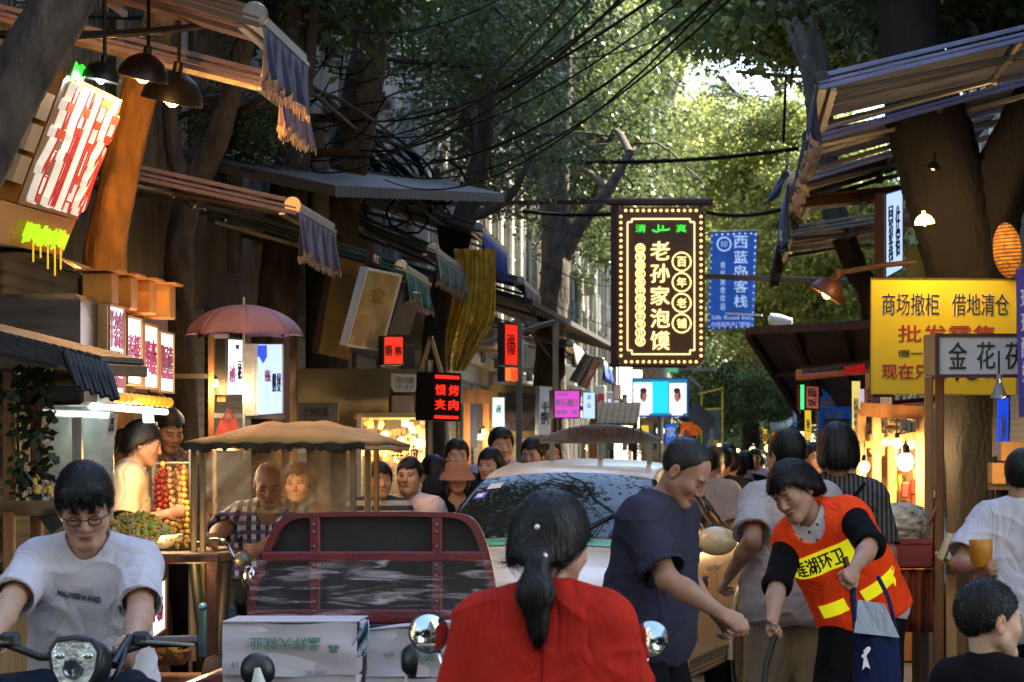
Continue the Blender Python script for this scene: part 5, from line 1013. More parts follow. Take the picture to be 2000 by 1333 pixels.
# ================================================================ body modelling: one smooth surface per body from blended tapered limbs
def surface_nets(f, lo, hi, v):
    """mesh of f = 0 on a grid of step v; f is evaluated only near the surface"""
    lo = np.array(lo, float); hi = np.array(hi, float); B = 4
    nb = np.maximum(1, np.ceil((hi-lo)/(v*B)).astype(int)); n = nb*B
    g = np.stack(np.meshgrid(*[np.arange(k) for k in nb], indexing='ij'), -1).reshape(-1,3)
    dc = f(lo+(g*B+B/2-.5)*v)
    act = np.abs(dc) < v*B*1.25
    D = np.repeat(np.repeat(np.repeat(dc.reshape(nb).astype(np.float32), B, 0), B, 1), B, 2)
    off = np.stack(np.meshgrid(*[np.arange(B)]*3, indexing='ij'), -1).reshape(-1,3)
    idx = (g[act][:,None,:]*B+off[None]).reshape(-1,3)
    if len(idx) == 0: return np.zeros((0,3)), np.zeros((0,4), int)
    D[idx[:,0], idx[:,1], idx[:,2]] = f(lo+idx*v)
    s = D < 0
    c = s[:-1,:-1,:-1].astype(np.int8)
    for a in range(1,8): c = c + s[a&1:n[0]-1+(a&1), (a>>1)&1:n[1]-1+((a>>1)&1), (a>>2)&1:n[2]-1+((a>>2)&1)]
    cell = np.argwhere((c > 0) & (c < 8))
    val = np.stack([D[cell[:,0]+(a&1), cell[:,1]+((a>>1)&1), cell[:,2]+((a>>2)&1)] for a in range(8)], 1)
    acc = np.zeros((len(cell),3)); cnt = np.zeros(len(cell))
    for a in range(8):
        for ax in range(3):
            if a & (1<<ax): continue
            b = a | (1<<ax); m = (val[:,a] < 0) != (val[:,b] < 0)
            t = np.where(m, val[:,a]/np.where(m, val[:,a]-val[:,b], 1), 0)
            p = np.array([a&1,(a>>1)&1,(a>>2)&1], float)
            q = np.repeat(p[None], len(cell), 0); q[:,ax] += t
            acc += q*m[:,None]; cnt += m
    vs = lo+(cell+acc/cnt[:,None])*v
    ids = -np.ones(n-1, np.int64); ids[cell[:,0],cell[:,1],cell[:,2]] = np.arange(len(cell))
    fs = []
    for ax in range(3):
        o1, o2 = (ax+1)%3, (ax+2)%3
        a0 = [slice(1,n[k]-1) for k in range(3)]; a1 = list(a0); a0[ax] = slice(0,n[ax]-1); a1[ax] = slice(1,n[ax])
        sa, sb = s[tuple(a0)], s[tuple(a1)]; e = np.argwhere(sa != sb); 
        if len(e) == 0: continue
        fl = sa[e[:,0],e[:,1],e[:,2]]; base = e+1; base[:,ax] -= 1
        def at_(d1, d2): k = base.copy(); k[:,o1] -= d1; k[:,o2] -= d2; return ids[k[:,0],k[:,1],k[:,2]]
        q = np.stack([at_(1,1), at_(0,1), at_(0,0), at_(1,0)], 1); q[~fl] = q[~fl][:,::-1]
        fs.append(q[(q >= 0).all(1)])
    return vs, np.concatenate(fs)
def np_mesh(name, vs, fs, m, parent, col=None, sharp=None):
    o0 = np.array(wloc(parent)); me = bpy.data.meshes.new(name); n = len(vs)
    me.vertices.add(n); me.vertices.foreach_set('co', (vs-o0).astype(np.float32).ravel())
    me.loops.add(len(fs)*4); me.polygons.add(len(fs)); me.loops.foreach_set('vertex_index', fs.astype(np.int32).ravel())
    me.polygons.foreach_set('loop_start', np.arange(0, len(fs)*4, 4, dtype=np.int32))
    me.update(calc_edges=True); me.validate(); me.shade_smooth()
    me.materials.append(m)
    if col is not None and len(me.vertices) == n:
        a = me.color_attributes.new('tint', 'FLOAT_COLOR', 'POINT'); c4 = np.ones((n,4), np.float32); c4[:,:3] = col; a.data.foreach_set('color', c4.ravel())
    return link(name, me, parent)
def smin(a, b, k):
    if k <= 0: return np.minimum(a, b)
    h = np.maximum(k-np.abs(a-b), 0)/k; return np.minimum(a, b)-h*h*k*.25
def smax(a, b, k): return -smin(-a, -b, k)
def cap(p, a, b, r1, r2=None, fr=None):
    """tapered capsule; fr = (axis, squash) flattens it along axis"""
    r2 = r1 if r2 is None else r2; a = np.array(a, float); b = np.array(b, float); q = p-a; ba = b-a; k = 1
    if fr is not None:
        ax = np.array(fr[0], float); sq = fr[1]; q = q+np.outer(q@ax*(1/sq-1), ax); ba = ba+ax*(ba@ax)*(1/sq-1); k = sq
    L = max(ba@ba, 1e-9); h = np.clip(q@ba/L, 0, 1)
    d = np.linalg.norm(q-h[:,None]*ba, axis=1)-(r1+(r2-r1)*h)
    return d if k == 1 else d*(k+(1-k)*.5)
def ell(p, c, r, M):
    q = (p-np.array(c))@M; r = np.array(r, float); k0 = np.linalg.norm(q/r, axis=1); k1 = np.linalg.norm(q/(r*r), axis=1)
    return np.where(k1 > 1e-6, k0*(k0-1)/np.maximum(k1,1e-6), -r.min())
_W = np.random.default_rng(3).normal(size=(14,3)); _PH = np.random.default_rng(4).uniform(0,6.28,14)
def wob(p, sc_, seed=0, st=None):
    """cheap smooth noise, about -1..1; st stretches it"""
    q = p*sc_ if st is None else p*np.array(st)*sc_
    o = 0
    for i in range(7): o = o+np.sin(q@_W[(i+seed)%14]+_PH[i]+1.7*np.sin(q@_W[(i+seed+5)%14]*.6+_PH[i-1]))
    return o/4.2
npv = lambda v: np.array(v, float)
def rotv(yaw=0, pitch=0, roll=0):
    """frame columns right, forward, up for a figure that faces -Y at yaw 0; pitch > 0 bows forward, roll > 0 tips to its left"""
    M = Matrix.Rotation(R(yaw), 3, 'Z') @ Matrix(((-1,0,0),(0,-1,0),(0,0,1))) @ Matrix.Rotation(R(-pitch), 3, 'X') @ Matrix.Rotation(R(-roll), 3, 'Y')
    return np.array(M)
def ik(a, t, l1, l2, hint):
    a, t = npv(a), npv(t); d = t-a; L = np.linalg.norm(d); L2 = min(L, (l1+l2)*.995); d = d/max(L,1e-6); t = a+d*L2
    x = (l1*l1-l2*l2+L2*L2)/(2*L2); h = math.sqrt(max(l1*l1-x*x, 0)); hv = npv(hint); hv = hv-d*(hv@d); hv = hv/max(np.linalg.norm(hv),1e-6)
    return a+d*x+hv*h, t
SKIN = lambda name, c: mat(name, c, .52, var=.12, vs=14, bush=0) if False else mat(name, c, .52, var=.14, vs=16, bump=.14, bs=240, attr='tint', spec=.35)
M_skin = SKIN('skin', '#a87858')
def hairmat(name, col):
    m = mat(name, col, .5, var=.4, vs=26, bump=.25, bs=70, stretch=(1,1,.18), spec=.3); t = m.node_tree; N = t.nodes; L = t.links; b = N['Principled BSDF']; g = N.new('ShaderNodeNewGeometry'); r = N.new('ShaderNodeMapRange'); r.inputs[3].default_value = .35; r.inputs[4].default_value = 3.0
    h = N.new('ShaderNodeHueSaturation'); L.new(g.outputs['Random Per Island'], r.inputs[0]); L.new(r.outputs[0], h.inputs['Value']); L.new(b.inputs['Base Color'].links[0].from_socket, h.inputs['Color']); L.new(h.outputs[0], b.inputs['Base Color']); return m
M_hair = hairmat('black_hair', '#0c0a09')
#, '#0b0908', .5, var=.5, vs=26, bump=.3, bs=70, stretch=(1,1,.18), spec=.28)
def cloth_mat(name, col, **k): return mat(name, col, k.pop('rough', .95), var=k.pop('var', .12), vs=k.pop('vs', 7), bump=k.pop('bump', .12), bs=k.pop('bs', 130), spec=.08, crease=k.pop('crease', .36), **k)
class Person:
    """build a posed figure; every length is for a 1.70 m adult times s"""
    def __init__(self, label, x, y, yaw=0, s=1.0, pel=.93, lean=0, side=0, twist=0, bend=None, head=(0,0,0), hands=None, elbows=None, feet=None, knees=None, grip=.5, fat=1.0, fem=0, v=.005, skin=(.42,.235,.15), gaze=0, z0=0, headscale=1.0, shoulder=1.0, palm=(None,None)):
        S = self.S = s; self.v = v; self.fat = fat; self.root = thing('person', label, 'person', (x, y, z0)); self.skin = npv(skin); self.gaze = gaze
        self.pf = pf = rotv(yaw, lean*.45, side*.5); self.cf = cf = rotv(yaw+twist, lean if bend is None else lean+bend, side)
        self.pel = P0 = npv((x, y, z0+pel*s)); sh = shoulder
        rot = lambda M, *q: M@(npv(q)*s)
        self.wst = P0+rot(pf, 0, 0, .14); self.ch = self.wst+rot(cf, 0, .01, .14); self.nk = self.ch+rot(cf, 0, -.012, .215)
        self.hf = rotv(yaw+twist+head[0], lean*.35+head[1], head[2]+side*.5)
        self.hb = self.nk+rot(cf, 0, .015, .055); hs = self.hs = s*headscale; self.hc = self.hb+self.hf@(npv((0,.012,.105))*hs)
        self.shd = [self.ch+rot(cf, sg*.168*sh, -.008, .165) for sg in (-1,1)]; self.hip = [P0+rot(pf, sg*.088, 0, -.01) for sg in (-1,1)]
        self.arm = []; self.leg = []
        for i, sg in enumerate((-1,1)):
            t = hands[i] if hands and hands[i] is not None else self.shd[i]+rot(cf, sg*.09, .05, -.5)*1
            hint = elbows[i] if elbows and elbows[i] is not None else cf@npv((sg*.35,-1,-.2))
            e, wr = ik(self.shd[i], t, .285*s, .25*s, hint); self.arm.append((self.shd[i], e, wr))
            ft = feet[i] if feet and feet[i] is not None else npv((self.hip[i][0], self.hip[i][1], z0))+np.array(Matrix.Rotation(R(yaw),3,'Z'))@npv((-sg*.02, 0, 0))+npv((0,0,.075*s))
            kh = knees[i] if knees and knees[i] is not None else pf@npv((sg*.15,1,0))
            k, an = ik(self.hip[i], ft, .43*s, .43*s, kh); self.leg.append((self.hip[i], k, an))
        self.grip = grip; self.fem = fem; self.yaw = yaw; self.palm = palm
        pts = np.array([self.pel, self.nk, self.hc]+[p for a in self.arm for p in a]+[p for a in self.leg for p in a]); self.lo = pts.min(0)-.24*s; self.hi = pts.max(0)+.24*s; self.lo[2] = max(self.lo[2], z0-.02)
    def H(self, *q): return self.hc+self.hf@(npv(q)*self.hs)
    def torso(self, p, o=0, legs=False):
        s = self.S; pf, cf = self.pf, self.cf; f = self.fat; F_ = cf[:,1]; r = lambda M, *q: M@(npv(q)*s)
        d = cap(p, self.hip[0]+r(pf,.02,0,.03), self.hip[1]+r(pf,-.02,0,.03), .108*s*(1+.06*self.fem)*(.5+.5*f)+o, None, (pf[:,1], .88))
        d = smin(d, cap(p, self.pel+r(pf,-.03,.012*f,.09), self.pel+r(pf,.03,.012*f,.09), .112*s*f+o, None, (pf[:,1], .82)), .09*s)
        d = smin(d, cap(p, self.wst+r(cf,-.03,.005,.03), self.wst+r(cf,.03,.005,.03), .11*s*(.4+.6*f)*(1-.06*self.fem)+o, None, (F_, .82)), .09*s)
        d = smin(d, cap(p, self.ch+r(cf,-.055,0,-.01), self.ch+r(cf,.055,0,-.01), .122*s*(.6+.4*f)+o, None, (F_, .82)), .09*s)
        d = smin(d, cap(p, self.ch+r(cf,-.075,-.012,.10), self.ch+r(cf,.075,-.012,.10), .098*s+o, None, (F_, .86)), .08*s)
        d = smin(d, cap(p, self.shd[0]+r(cf,.02,0,-.012), self.shd[1]+r(cf,-.02,0,-.012), .058*s+o), .06*s)
        for i, sg in enumerate((-1,1)):
            d = smin(d, cap(p, self.nk+r(cf,sg*.02,-.005,.0), self.shd[i]+r(cf,-sg*.02,-.006,.0), .046*s+o, .05*s+o), .05*s)
            if self.fem: d = smin(d, ell(p, self.ch+r(cf,sg*.062,.075,.01), npv((.06,.05,.06))*s*self.fem+o, cf), .05*s)
        return d
    def neck(self, p, o=0): return cap(p, self.nk-self.cf[:,2]*.03*self.S, self.hb+self.hf[:,2]*.05*self.hs, .058*self.S+o, .05*self.hs+o)
    def armd(self, p, i, o=0, a=0., b=1., k=.02):
        A, E, W = self.arm[i]; s = self.S; f = .75+.25*self.fat; d = None
        d = cap(p, A, E, .054*s*f+o, .04*s*f+o); d = smin(d, cap(p, A+(E-A)*.25, A+(E-A)*.55, .05*s*f+o), .03)
        if b > .5: d = smin(d, smin(cap(p, E, E+(W-E)*.35, .041*s*f+o, .041*s*f+o), cap(p, E+(W-E)*.3, W, .04*s*f+o, .026*s+o), .02), k*s)
        return d
    def legd(self, p, i, o=0, shin=True):
        A, K, N = self.leg[i]; s = self.S; f = .8+.2*self.fat
        d = cap(p, A, K, .088*s*f+o, .056*s*f+o)
        if shin: d = smin(d, smin(cap(p, K, K+(N-K)*.4, .055*s*f+o, .054*s*f+o), cap(p, K+(N-K)*.35, N, .053*s*f+o, .036*s+o), .03), .03*s)
        return d
    def footd(self, p, i, o=0):
        N = self.leg[i][2]; s = self.S; fw = npv(Matrix.Rotation(R(self.yaw),3,'Z')@V((0,-1,0))); z = npv((0,0,-.042*s))
        return smin(cap(p, N+z-fw*.035*s, N+z+fw*.13*s, .036*s+o, .03*s+o, (npv((0,0,1)), .9)), cap(p, N, N+z, .036*s+o), .04)
    def handd(self, p, i):
        A, E, W = self.arm[i]; s = self.S; d_ = (W-E)/np.linalg.norm(W-E); sg = (-1,1)[i]
        n = self.palm[i] if self.palm[i] is not None else -self.cf[:,0]*sg*.8-self.cf[:,1]*.3        # palm normal: towards the body
        n = npv(n); n = n-d_*(n@d_); n /= np.linalg.norm(n); t = np.cross(d_, n)                     # t: across the palm
        if t@self.cf[:,1] < 0: t = -t                                                              # thumb side forward
        d = cap(p, W-d_*.01*s, W+d_*.075*s, .026*s, .036*s, (n, .52)); g = self.grip if not isinstance(self.grip, tuple) else self.grip[i]
        for j, (off, L) in enumerate(((.03,.07),(.01,.078),(-.011,.072),(-.03,.056))):
            b = W+(d_*(.088-.006*abs(j-1.2))+t*off)*s; a1 = g*1.1+.12+.06*j; a2 = a1+g*1.35+.15; a3 = a2+g*.9
            q1 = b+(d_*math.cos(a1)+n*math.sin(a1))*L*.45*s; q2 = q1+(d_*math.cos(a2)+n*math.sin(a2))*L*.33*s; q3 = q2+(d_*math.cos(a3)+n*math.sin(a3))*L*.25*s
            fd = smin(cap(p, b, q1, .0095*s, .0088*s), cap(p, q1, q2, .0088*s, .008*s), .002); fd = np.minimum(fd, cap(p, q2, q3, .008*s, .0068*s)); d = smin(d, fd, .007)
        b = W+(d_*.02+t*.026)*s; q1 = b+(d_*.032+t*.026+n*.016)*s; q2 = q1+(d_*.03+t*(.008-.02*g)+n*(.01+.016*g))*s
        d = smin(d, cap(p, b, q1, .0135*s, .011*s), .014); return smin(d, cap(p, q1, q2, .0105*s, .008*s), .005)
    def headd(self, p):
        h = self.hs; M = self.hf; E_ = lambda x,y,z,a,b,c: ell(p, self.H(x,y,z), npv((a,b,c))*h, M); c_ = lambda a,b,r1,r2=None: cap(p, self.H(*a), self.H(*b), r1*h, None if r2 is None else r2*h)
        d = E_(0,-.012,.032,.0765,.097,.086); d = smin(d, E_(0,.038,-.03,.06,.056,.08), .03*h)
        for sg in (-1,1):
            d = smin(d, c_((sg*.046,.008,-.052),(sg*.014,.07,-.094),.026,.019), .03*h); d = smin(d, E_(sg*.042,.064,-.022,.022,.02,.02), .03*h)
        d = smin(d, c_((-.012,.077,-.095),(.012,.077,-.095),.017), .02*h)
        d = smin(d, c_((-.036,.08,.022),(.036,.08,.022),.0115), .016*h)
        for sg in (-1,1): d = smax(d, -E_(sg*.0315,.102,.0,.0165,.017,.0105), .012*h); d = smin(d, E_(sg*.0315,.077,-.001,.0165,.0125,.0125), .004*h)
        d = smin(d, c_((0,.09,.012),(0,.107,-.026),.0075,.0105), .012*h); d = smin(d, E_(0,.104,-.032,.0125,.0115,.0095), .006*h)
        for sg in (-1,1): d = smin(d, E_(sg*.0125,.096,-.034,.0085,.0095,.0075), .004*h); d = smin(d, smax(E_(sg*.079,-.012,-.006,.0085,.019,.033), -E_(sg*.088,-.006,-.004,.008,.010,.019), .004*h), .006*h)
        d = smin(d, E_(0,.0905,-.0575,.0245,.0095,.0065), .007*h); return smin(d, E_(0,.0885,-.068,.021,.010,.0075), .006*h)
    def tint(self, vs):
        q = (vs-self.hc)@self.hf/self.hs; c = np.repeat(self.skin[None], len(vs), 0); x, y, z = np.abs(q[:,0]), q[:,1], q[:,2]; front = (y > .045) & (np.abs(z) < .13)
        c *= (1+.07*wob(vs, 30))[:,None]; c *= 1+np.clip(wob(vs, 14, 4), -1, 1)[:,None]*npv((.05,-.05,-.07)); put_ = np.clip(1-((x-.045)**2+(z+.03)**2)/.0009, 0, 1)*(y > .03); c *= 1+put_[:,None]*npv((.1,-.08,-.08))
        def put(m, col, k=1): c[m] = c[m]*(1-k)+npv(col)*k
        put(front & (x < .024) & (z > -.076) & (z < -.0535-.1*x) , self.skin*npv((.82,.52,.5)), .75); put(front & (x < .021) & (np.abs(z+.0625) < .0016), (.05,.02,.018), .8)  # groove between the lips is drawn as a dark line in the colour
        put(front & (x > .012) & (x < .05) & (np.abs(z-.0235-.06*(.03-x)*0) < .0042) , (.02,.014,.012), .75)
        if self.gaze <= 0:
            e = ((x-.0315)/.0135)**2+((z+.001)/.0066)**2 < 1; put(front & e, (.55,.5,.46)); ir = ((x-.0315)**2+(z+.001)**2 < .0068**2) & e; put(front & ir, (.012,.008,.006))
            put(front & (np.abs(x-.0315) < .016) & (np.abs(z-.005) < .0018), (.015,.01,.01))
        else: put(front & (np.abs(x-.0315) < .016) & (np.abs(z+.0045-.06*np.abs(x-.0315)) < .0023), (.015,.01,.01))
        put((y > .09) & (np.abs(x-.009) < .005) & (np.abs(z+.0405) < .003), (.06,.025,.02), .8); put((x > .07) & (np.abs(z) < .03), self.skin*npv((1.05,.85,.8)), .6)  # nostril shade is put into the skin colour
        return c
    def body(self, feet=True):
        s = self.S
        mg = self.v*6
        def near(d, p, fn, pts, rad, k):
            pts = np.array(pts); c = pts.mean(0); rr = np.linalg.norm(pts-c, axis=1).max()+rad*s+mg; m = ((p-c)**2).sum(1) < rr*rr
            if m.any(): d[m] = smin(d[m], fn(p[m]), k)
            return d
        def f(p):
            d = np.full(len(p), 1.0); d = near(d, p, self.torso, [self.pel, self.nk]+self.shd+self.hip, .2, 0)
            d = near(d, p, self.neck, [self.nk, self.hb], .1, .03*s); d = near(d, p, self.headd, [self.hc], .16*self.hs/s, .02*s)
            for i in (0,1):
                d = near(d, p, lambda q: self.armd(q, i), self.arm[i], .08, .03*s); W = self.arm[i][2]; d = near(d, p, lambda q: self.handd(q, i), [W, W+(W-self.arm[i][1])*.6], .1, .012*s)
                d = near(d, p, lambda q: self.legd(q, i), self.leg[i], .12, .03*s)
                if feet: d = near(d, p, lambda q: self.footd(q, i), [self.leg[i][2]], .22, .02*s)
            return d
        vs, fs = surface_nets(f, self.lo, self.hi, self.v); self.bodyo = np_mesh('body', vs, fs, M_skin, self.root, self.tint(vs)); return self
    def wear(self, name, f, m, lo=None, hi=None, v=None, col=None):
        vs, fs = surface_nets(f, self.lo if lo is None else lo, self.hi if hi is None else hi, v or self.v)
        if len(fs) == 0: return None
        return np_mesh(name, vs, fs, m, self.root, col(vs) if col else None)
    def folds(self, p, amp=.006, seed=0):
        cf = self.cf; q = (p-self.ch)@cf/self.S
        w1 = 1-np.abs(wob(q, 9, seed, (1.0,.6,2.6))); w2 = 1-np.abs(wob(q+q[:,[2,0,1]]*.5, 16, seed+3, (1,.7,1.6)))
        return amp*self.S*(.45-np.clip(w1,0,1)**2.5*1.0-np.clip(w2,0,1)**2*.25+.35*wob(q,7,seed+1))
    def shirt(self, m, hem=-.06, sleeve=.62, o=.016, neck=.075, name='shirt', seed=0, amp=.006, loose=.0, long=False, sleeveless=False, vneck=0, col=None, v=None, collar=0, hemo=None, drop=0):
        s = self.S; cf, pf = self.cf, self.pf
        def f(p):
            fo = self.folds(p, amp, seed)
            d = self.torso(p, o+.004)
            if loose: h = (p-self.wst)@cf[:,2]; d = d-np.clip(.1-h/s, 0, .35)*loose*s
            if not sleeveless:
                for i in (0,1):
                    A, E, W = self.arm[i]
                    lg = long or sleeve > 1; k = 1.0 if long else sleeve; end = A+(E-A)*k if not lg else (W-(W-E)/np.linalg.norm(W-E)*.02*s if long else E+(W-E)*(sleeve-1))
                    if lg: sl = smin(cap(p, A, E, .062*s+o*.6, .052*s+o*.6), cap(p, E, end, .052*s+o*.6, .042*s+o*.5), .03)
                    else: sl = cap(p, A, end, .058*s+o*.6, .054*s+o*1.0+drop)
                    dr = (end-(E if lg else A)); dr /= np.linalg.norm(dr); sl = np.maximum(sl, (p-end)@dr)
                    hol = np.maximum(cap(p, (A if not lg else E)+(end-(A if not lg else E))*.72, end+dr*.1*s, .046*s+o*.75+drop), -((p-(end-dr*.05*s))@dr)); sl = np.maximum(sl, -hol)
                    d = smin(d, sl, .035*s)
            d = d+fo
            nb = self.nk+cf[:,1]*(.006+vneck*.5)*s+cf[:,2]*.012*s
            d = smax(d, -cap(p, nb-cf[:,2]*.0*s, nb+cf[:,2]*.3*s, neck*s, neck*s*1.05, (cf[:,0],.86) if not vneck else None), .008)
            if vneck: d = smax(d, -cap(p, self.nk+cf[:,1]*.06*s+cf[:,2]*.02*s, self.nk+cf[:,1]*.11*s-cf[:,2]*vneck*s, .05*s, .008*s), .006)
            if collar: d = np.minimum(d, np.maximum(np.abs(self.neck(p, .014*s))-.006, np.maximum((self.nk-p)@cf[:,2]-.0*s, (p-self.nk)@cf[:,2]-collar*s)))
            up = pf[:,2]*.6+cf[:,2]*.4; up /= np.linalg.norm(up); hp = self.pel+pf[:,2]*hem*s
            return np.maximum(d, (hp-p)@up+.008*s*np.sin(((p-hp)@cf[:,0])*26/s+seed))
        return self.wear(name, f, m, v=v, col=col)
    def trousers(self, m, to=1.0, o=.014, name='trousers', amp=.007):
        s = self.S
        def f(p):
            d = np.maximum(self.torso(p, o*.7), (p-self.wst)@self.pf[:,2]-.0)
            for i in (0,1):
                A, K, N = self.leg[i]
                if to > .5: e = K+(N-K)*(to*2-1)*.97; l = smin(cap(p, A, K, .096*s+o, .066*s+o), cap(p, K, e, .066*s+o, .055*s+o), .03)
                else: e = A+(K-A)*to*2; l = cap(p, A, e, .096*s+o, .085*s+o)
                dr = e-(K if to > .5 else A); dr /= np.linalg.norm(dr); d = smin(d, np.maximum(l, (p-e)@dr), .03*s)
            return d+amp*s*wob(p, 14, 2, (1,1,.8))
        return self.wear(name, f, m, hi=np.minimum(self.hi, np.maximum(self.wst, np.maximum(self.leg[0][1], self.leg[1][1]))+.3*s), v=self.v*1.4)
    def shoes(self, m):
        for i in (0,1): N = self.leg[i][2]; self.wear('shoe', lambda p: np.maximum(self.footd(p,i,.007), p[:,2]-(N[2]+.01)), m, N-.26, N+.26, v=self.v*1.5)
    def hair(self, style='short', m=None, amp=.004, top=.014, extra=None, line=.058, v=None, seed=0, back=-.062, sideb=-.012, strands=None, slen=None):
        slen = slen or {'thin': .012, 'short': .026, 'bob': .05, 'long': .06}[style]
        h = self.hs
        def f(p):
            q = (p-self.hc)@self.hf/h; x, y, z = q[:,0], q[:,1], q[:,2]
            d = ell(q, (0,-.014,.034), (.0775+top*.7,.099+top*.8,.0865+top), np.eye(3))
            if style in ('long','bob'): d = smin(d, ell(q, (0,-.05,-.03), (.08+top*.6,.06+top,.1), np.eye(3)), .04)
            st = wob(q, 13, seed+1)*.8+wob(q, 38, seed, (1,1,.35))*.5+wob(q, 95, seed+2, (1,1,.22))*.25; d = d+amp*.7*st
            # hairline: high over the brow, dropping in front of the ears to the nape
            t = np.clip((y+.015)/.075, 0, 1); lim = back+(sideb-back)*np.clip((y+.07)/.05, 0, 1)+(line-sideb)*t**1.6+.006*np.sin(x*90+seed)*t+.004*np.sin(x*210)
            if style == 'thin': lim = lim+.045*np.clip((y-.0)/.05, 0, 1)
            d = smax(d, lim-z, .006)
            if style not in ('long','bob'): d = smax(d, -ell(q, (0,.125,-.06), (.074,.1,.095), np.eye(3)), .008)
            else: d = smax(d, -ell(q, (0,.11,-.055), (.06,.075,.105), np.eye(3)), .008)
            d = np.maximum(d, -(ell(q, (0,-.012,.032), (.0715,.092,.081), np.eye(3))))
            if extra: d = extra(q, d, x, y, z)
            return d*h
        lo = self.hc-h*npv((.32,.32,.5)); hi = self.hc+h*npv((.32,.32,.24))
        o = self.wear('hair', f, m or M_hair, lo, hi, v or self.v*.8)
        if o is not None and strands is not False: self.strands(o, strands or (int(9000 if self.v < .005 else 4000 if self.v < .0064 else 1000 if self.v < .009 else 0)), slen)
        return o
    def strands(self, o, n, L):
        """fine tapering hair ribbons lying over the hair surface, part of the same mesh"""
        if not n: return
        me = o.data; nv = len(me.vertices); co = np.empty(nv*3, np.float32); me.vertices.foreach_get('co', co); co = co.reshape(-1,3)+np.array(wloc(o)); nr = np.empty(nv*3, np.float32); me.vertices.foreach_get('normal', nr); nr = nr.reshape(-1,3)
        r = np.random.default_rng(nv); k = r.integers(0, nv, n); p = co[k]; N_ = nr[k]; h = self.hs
        q = (p-self.hc)@self.hf/h; keep = ((N_*(p-(self.hc+self.hf@(npv((0,-.012,.03))*h)))).sum(1) > 0) & (q[:,2] > -.3); p, N_, q = p[keep], N_[keep], q[keep]; n = len(p)
        flow = q-npv((0,-.045,.15)); flow[:,2] = np.minimum(flow[:,2], -.03); d = flow@self.hf.T; fly = (r.random((n,1)) < .07); cn = np.stack([wob(q, 16, 2), wob(q, 16, 5), wob(q, 16, 8)], 1)@self.hf.T; d += cn*.035; d += r.normal(size=(n,3))*np.where(fly, .12, .05)
        d -= N_*(d*N_).sum(1)[:,None]; d /= np.linalg.norm(d, axis=1)[:,None]+1e-9; dn = npv((0,0,-1)); ln = L*h*r.uniform(.5,1.3,n)[:,None]; sd = np.cross(d, N_); wd = (.0009*h*r.uniform(.7,1.5,n)+self.v*.06)[:,None]
        ring = []
        for i, t in enumerate((0,.34,.67,1)):
            c = p+N_*(.001+np.where(fly, .03, .014)*t*(1.25-t)*r.random((n,1)))*h+d*ln*t-N_*ln*.55*t*t+dn*ln*.22*t*t; w_ = wd*(1-t*.85); ring += [c-sd*w_, c+sd*w_]
        vs = np.stack(ring, 1).reshape(-1,3); b8 = np.arange(n)[:,None]*8; fs = np.concatenate([b8+np.array([[2*i,2*i+1,2*i+3,2*i+2]]) for i in range(3)])
        fo = np.empty(len(me.loops), np.int32); me.loops.foreach_get('vertex_index', fo); allv = np.concatenate([co, vs])-np.array(wloc(o)); allf = np.concatenate([fo.reshape(-1,4), fs+nv])
        m2 = bpy.data.meshes.new('hair'); m2.vertices.add(len(allv)); m2.vertices.foreach_set('co', allv.astype(np.float32).ravel()); m2.loops.add(len(allf)*4); m2.polygons.add(len(allf)); m2.loops.foreach_set('vertex_index', allf.astype(np.int32).ravel()); m2.polygons.foreach_set('loop_start', np.arange(0,len(allf)*4,4,dtype=np.int32))
        m2.update(calc_edges=True); m2.validate(); m2.shade_smooth(); m2.materials.append(me.materials[0]); o.data = m2; bpy.data.meshes.remove(me)
def wrap(root, target, name, txt, c, right, up, w_, h_, m, lift=.004, bold=.0, depth=.0015, col=False, plain=None):
    """lay lettering (or a strip) onto the surface of target along the direction right x up"""
    me = target.data; o0 = wloc(target); bv = BVHTree.FromPolygons([v.co+o0 for v in me.vertices], [list(p.vertices) for p in me.polygons])
    r, u = V(right).normalized(), V(up).normalized(); n = r.cross(u); b = MB()
    if plain:
        nu, nv = plain; b.grid(lambda a, e: V(c)+r*(a-.5)*w_+u*(e-.5)*h_, nu, nv)
    elif col: column(b, txt, c, r, u, w_, h_, bold=bold, depth=depth)
    else: letters(b, txt, c, r, u, w_, h_, bold=bold, depth=depth)
    for i, p in enumerate(b.v):
        k = (p-V(c)).dot(n); q = p-n*k; hit = bv.ray_cast(q+n*.25, -n, .6)
        b.v[i] = (hit[0] if hit[0] is not None else q)+n*(lift+k)
    return b.build(name, m, root, smooth=60 if plain else None)
# ================================================================ people
def make(label, px, py, d, fit='s', **k):
    """put the middle of the head at photo point px, py, depth d; fit by stature ('s') or by seat height ('pel')"""
    t = P(px, py, d); k.setdefault('z0', 0)
    kk = {a: b for a, b in k.items() if a not in ('hands','elbows','feet','knees')}
    x, y = t.x, t.y
    for _ in range(3):
        p = Person(label, x, y, **kk); e = npv(t)-p.hc; bpy.data.objects.remove(p.root)
        if fit == 's': kk['s'] = kk.get('s',1.0)*(t.z-k['z0'])/(p.hc[2]-k['z0'])
        else: kk['pel'] = kk.get('pel',.93)+e[2]/kk.get('s',1.0)
        x += e[0]; y += e[1]
    for a in ('hands','elbows','feet','knees'):
        if a in k: kk[a] = k[a]
    p = Person(label, x, y, **kk); return p
def col3(c): return npv(lin(c)[:3])
C_white = cloth_mat('white_cotton', '#bcb8be'); C_red = cloth_mat('red_cotton', '#a4261b'); C_navy = cloth_mat('navy_cotton', '#34323f'); C_black = cloth_mat('black_cloth', '#121214'); C_jean = cloth_mat('dark_denim', '#1c2434', bump=.2); C_beige = cloth_mat('beige_cotton', '#9a8f86')
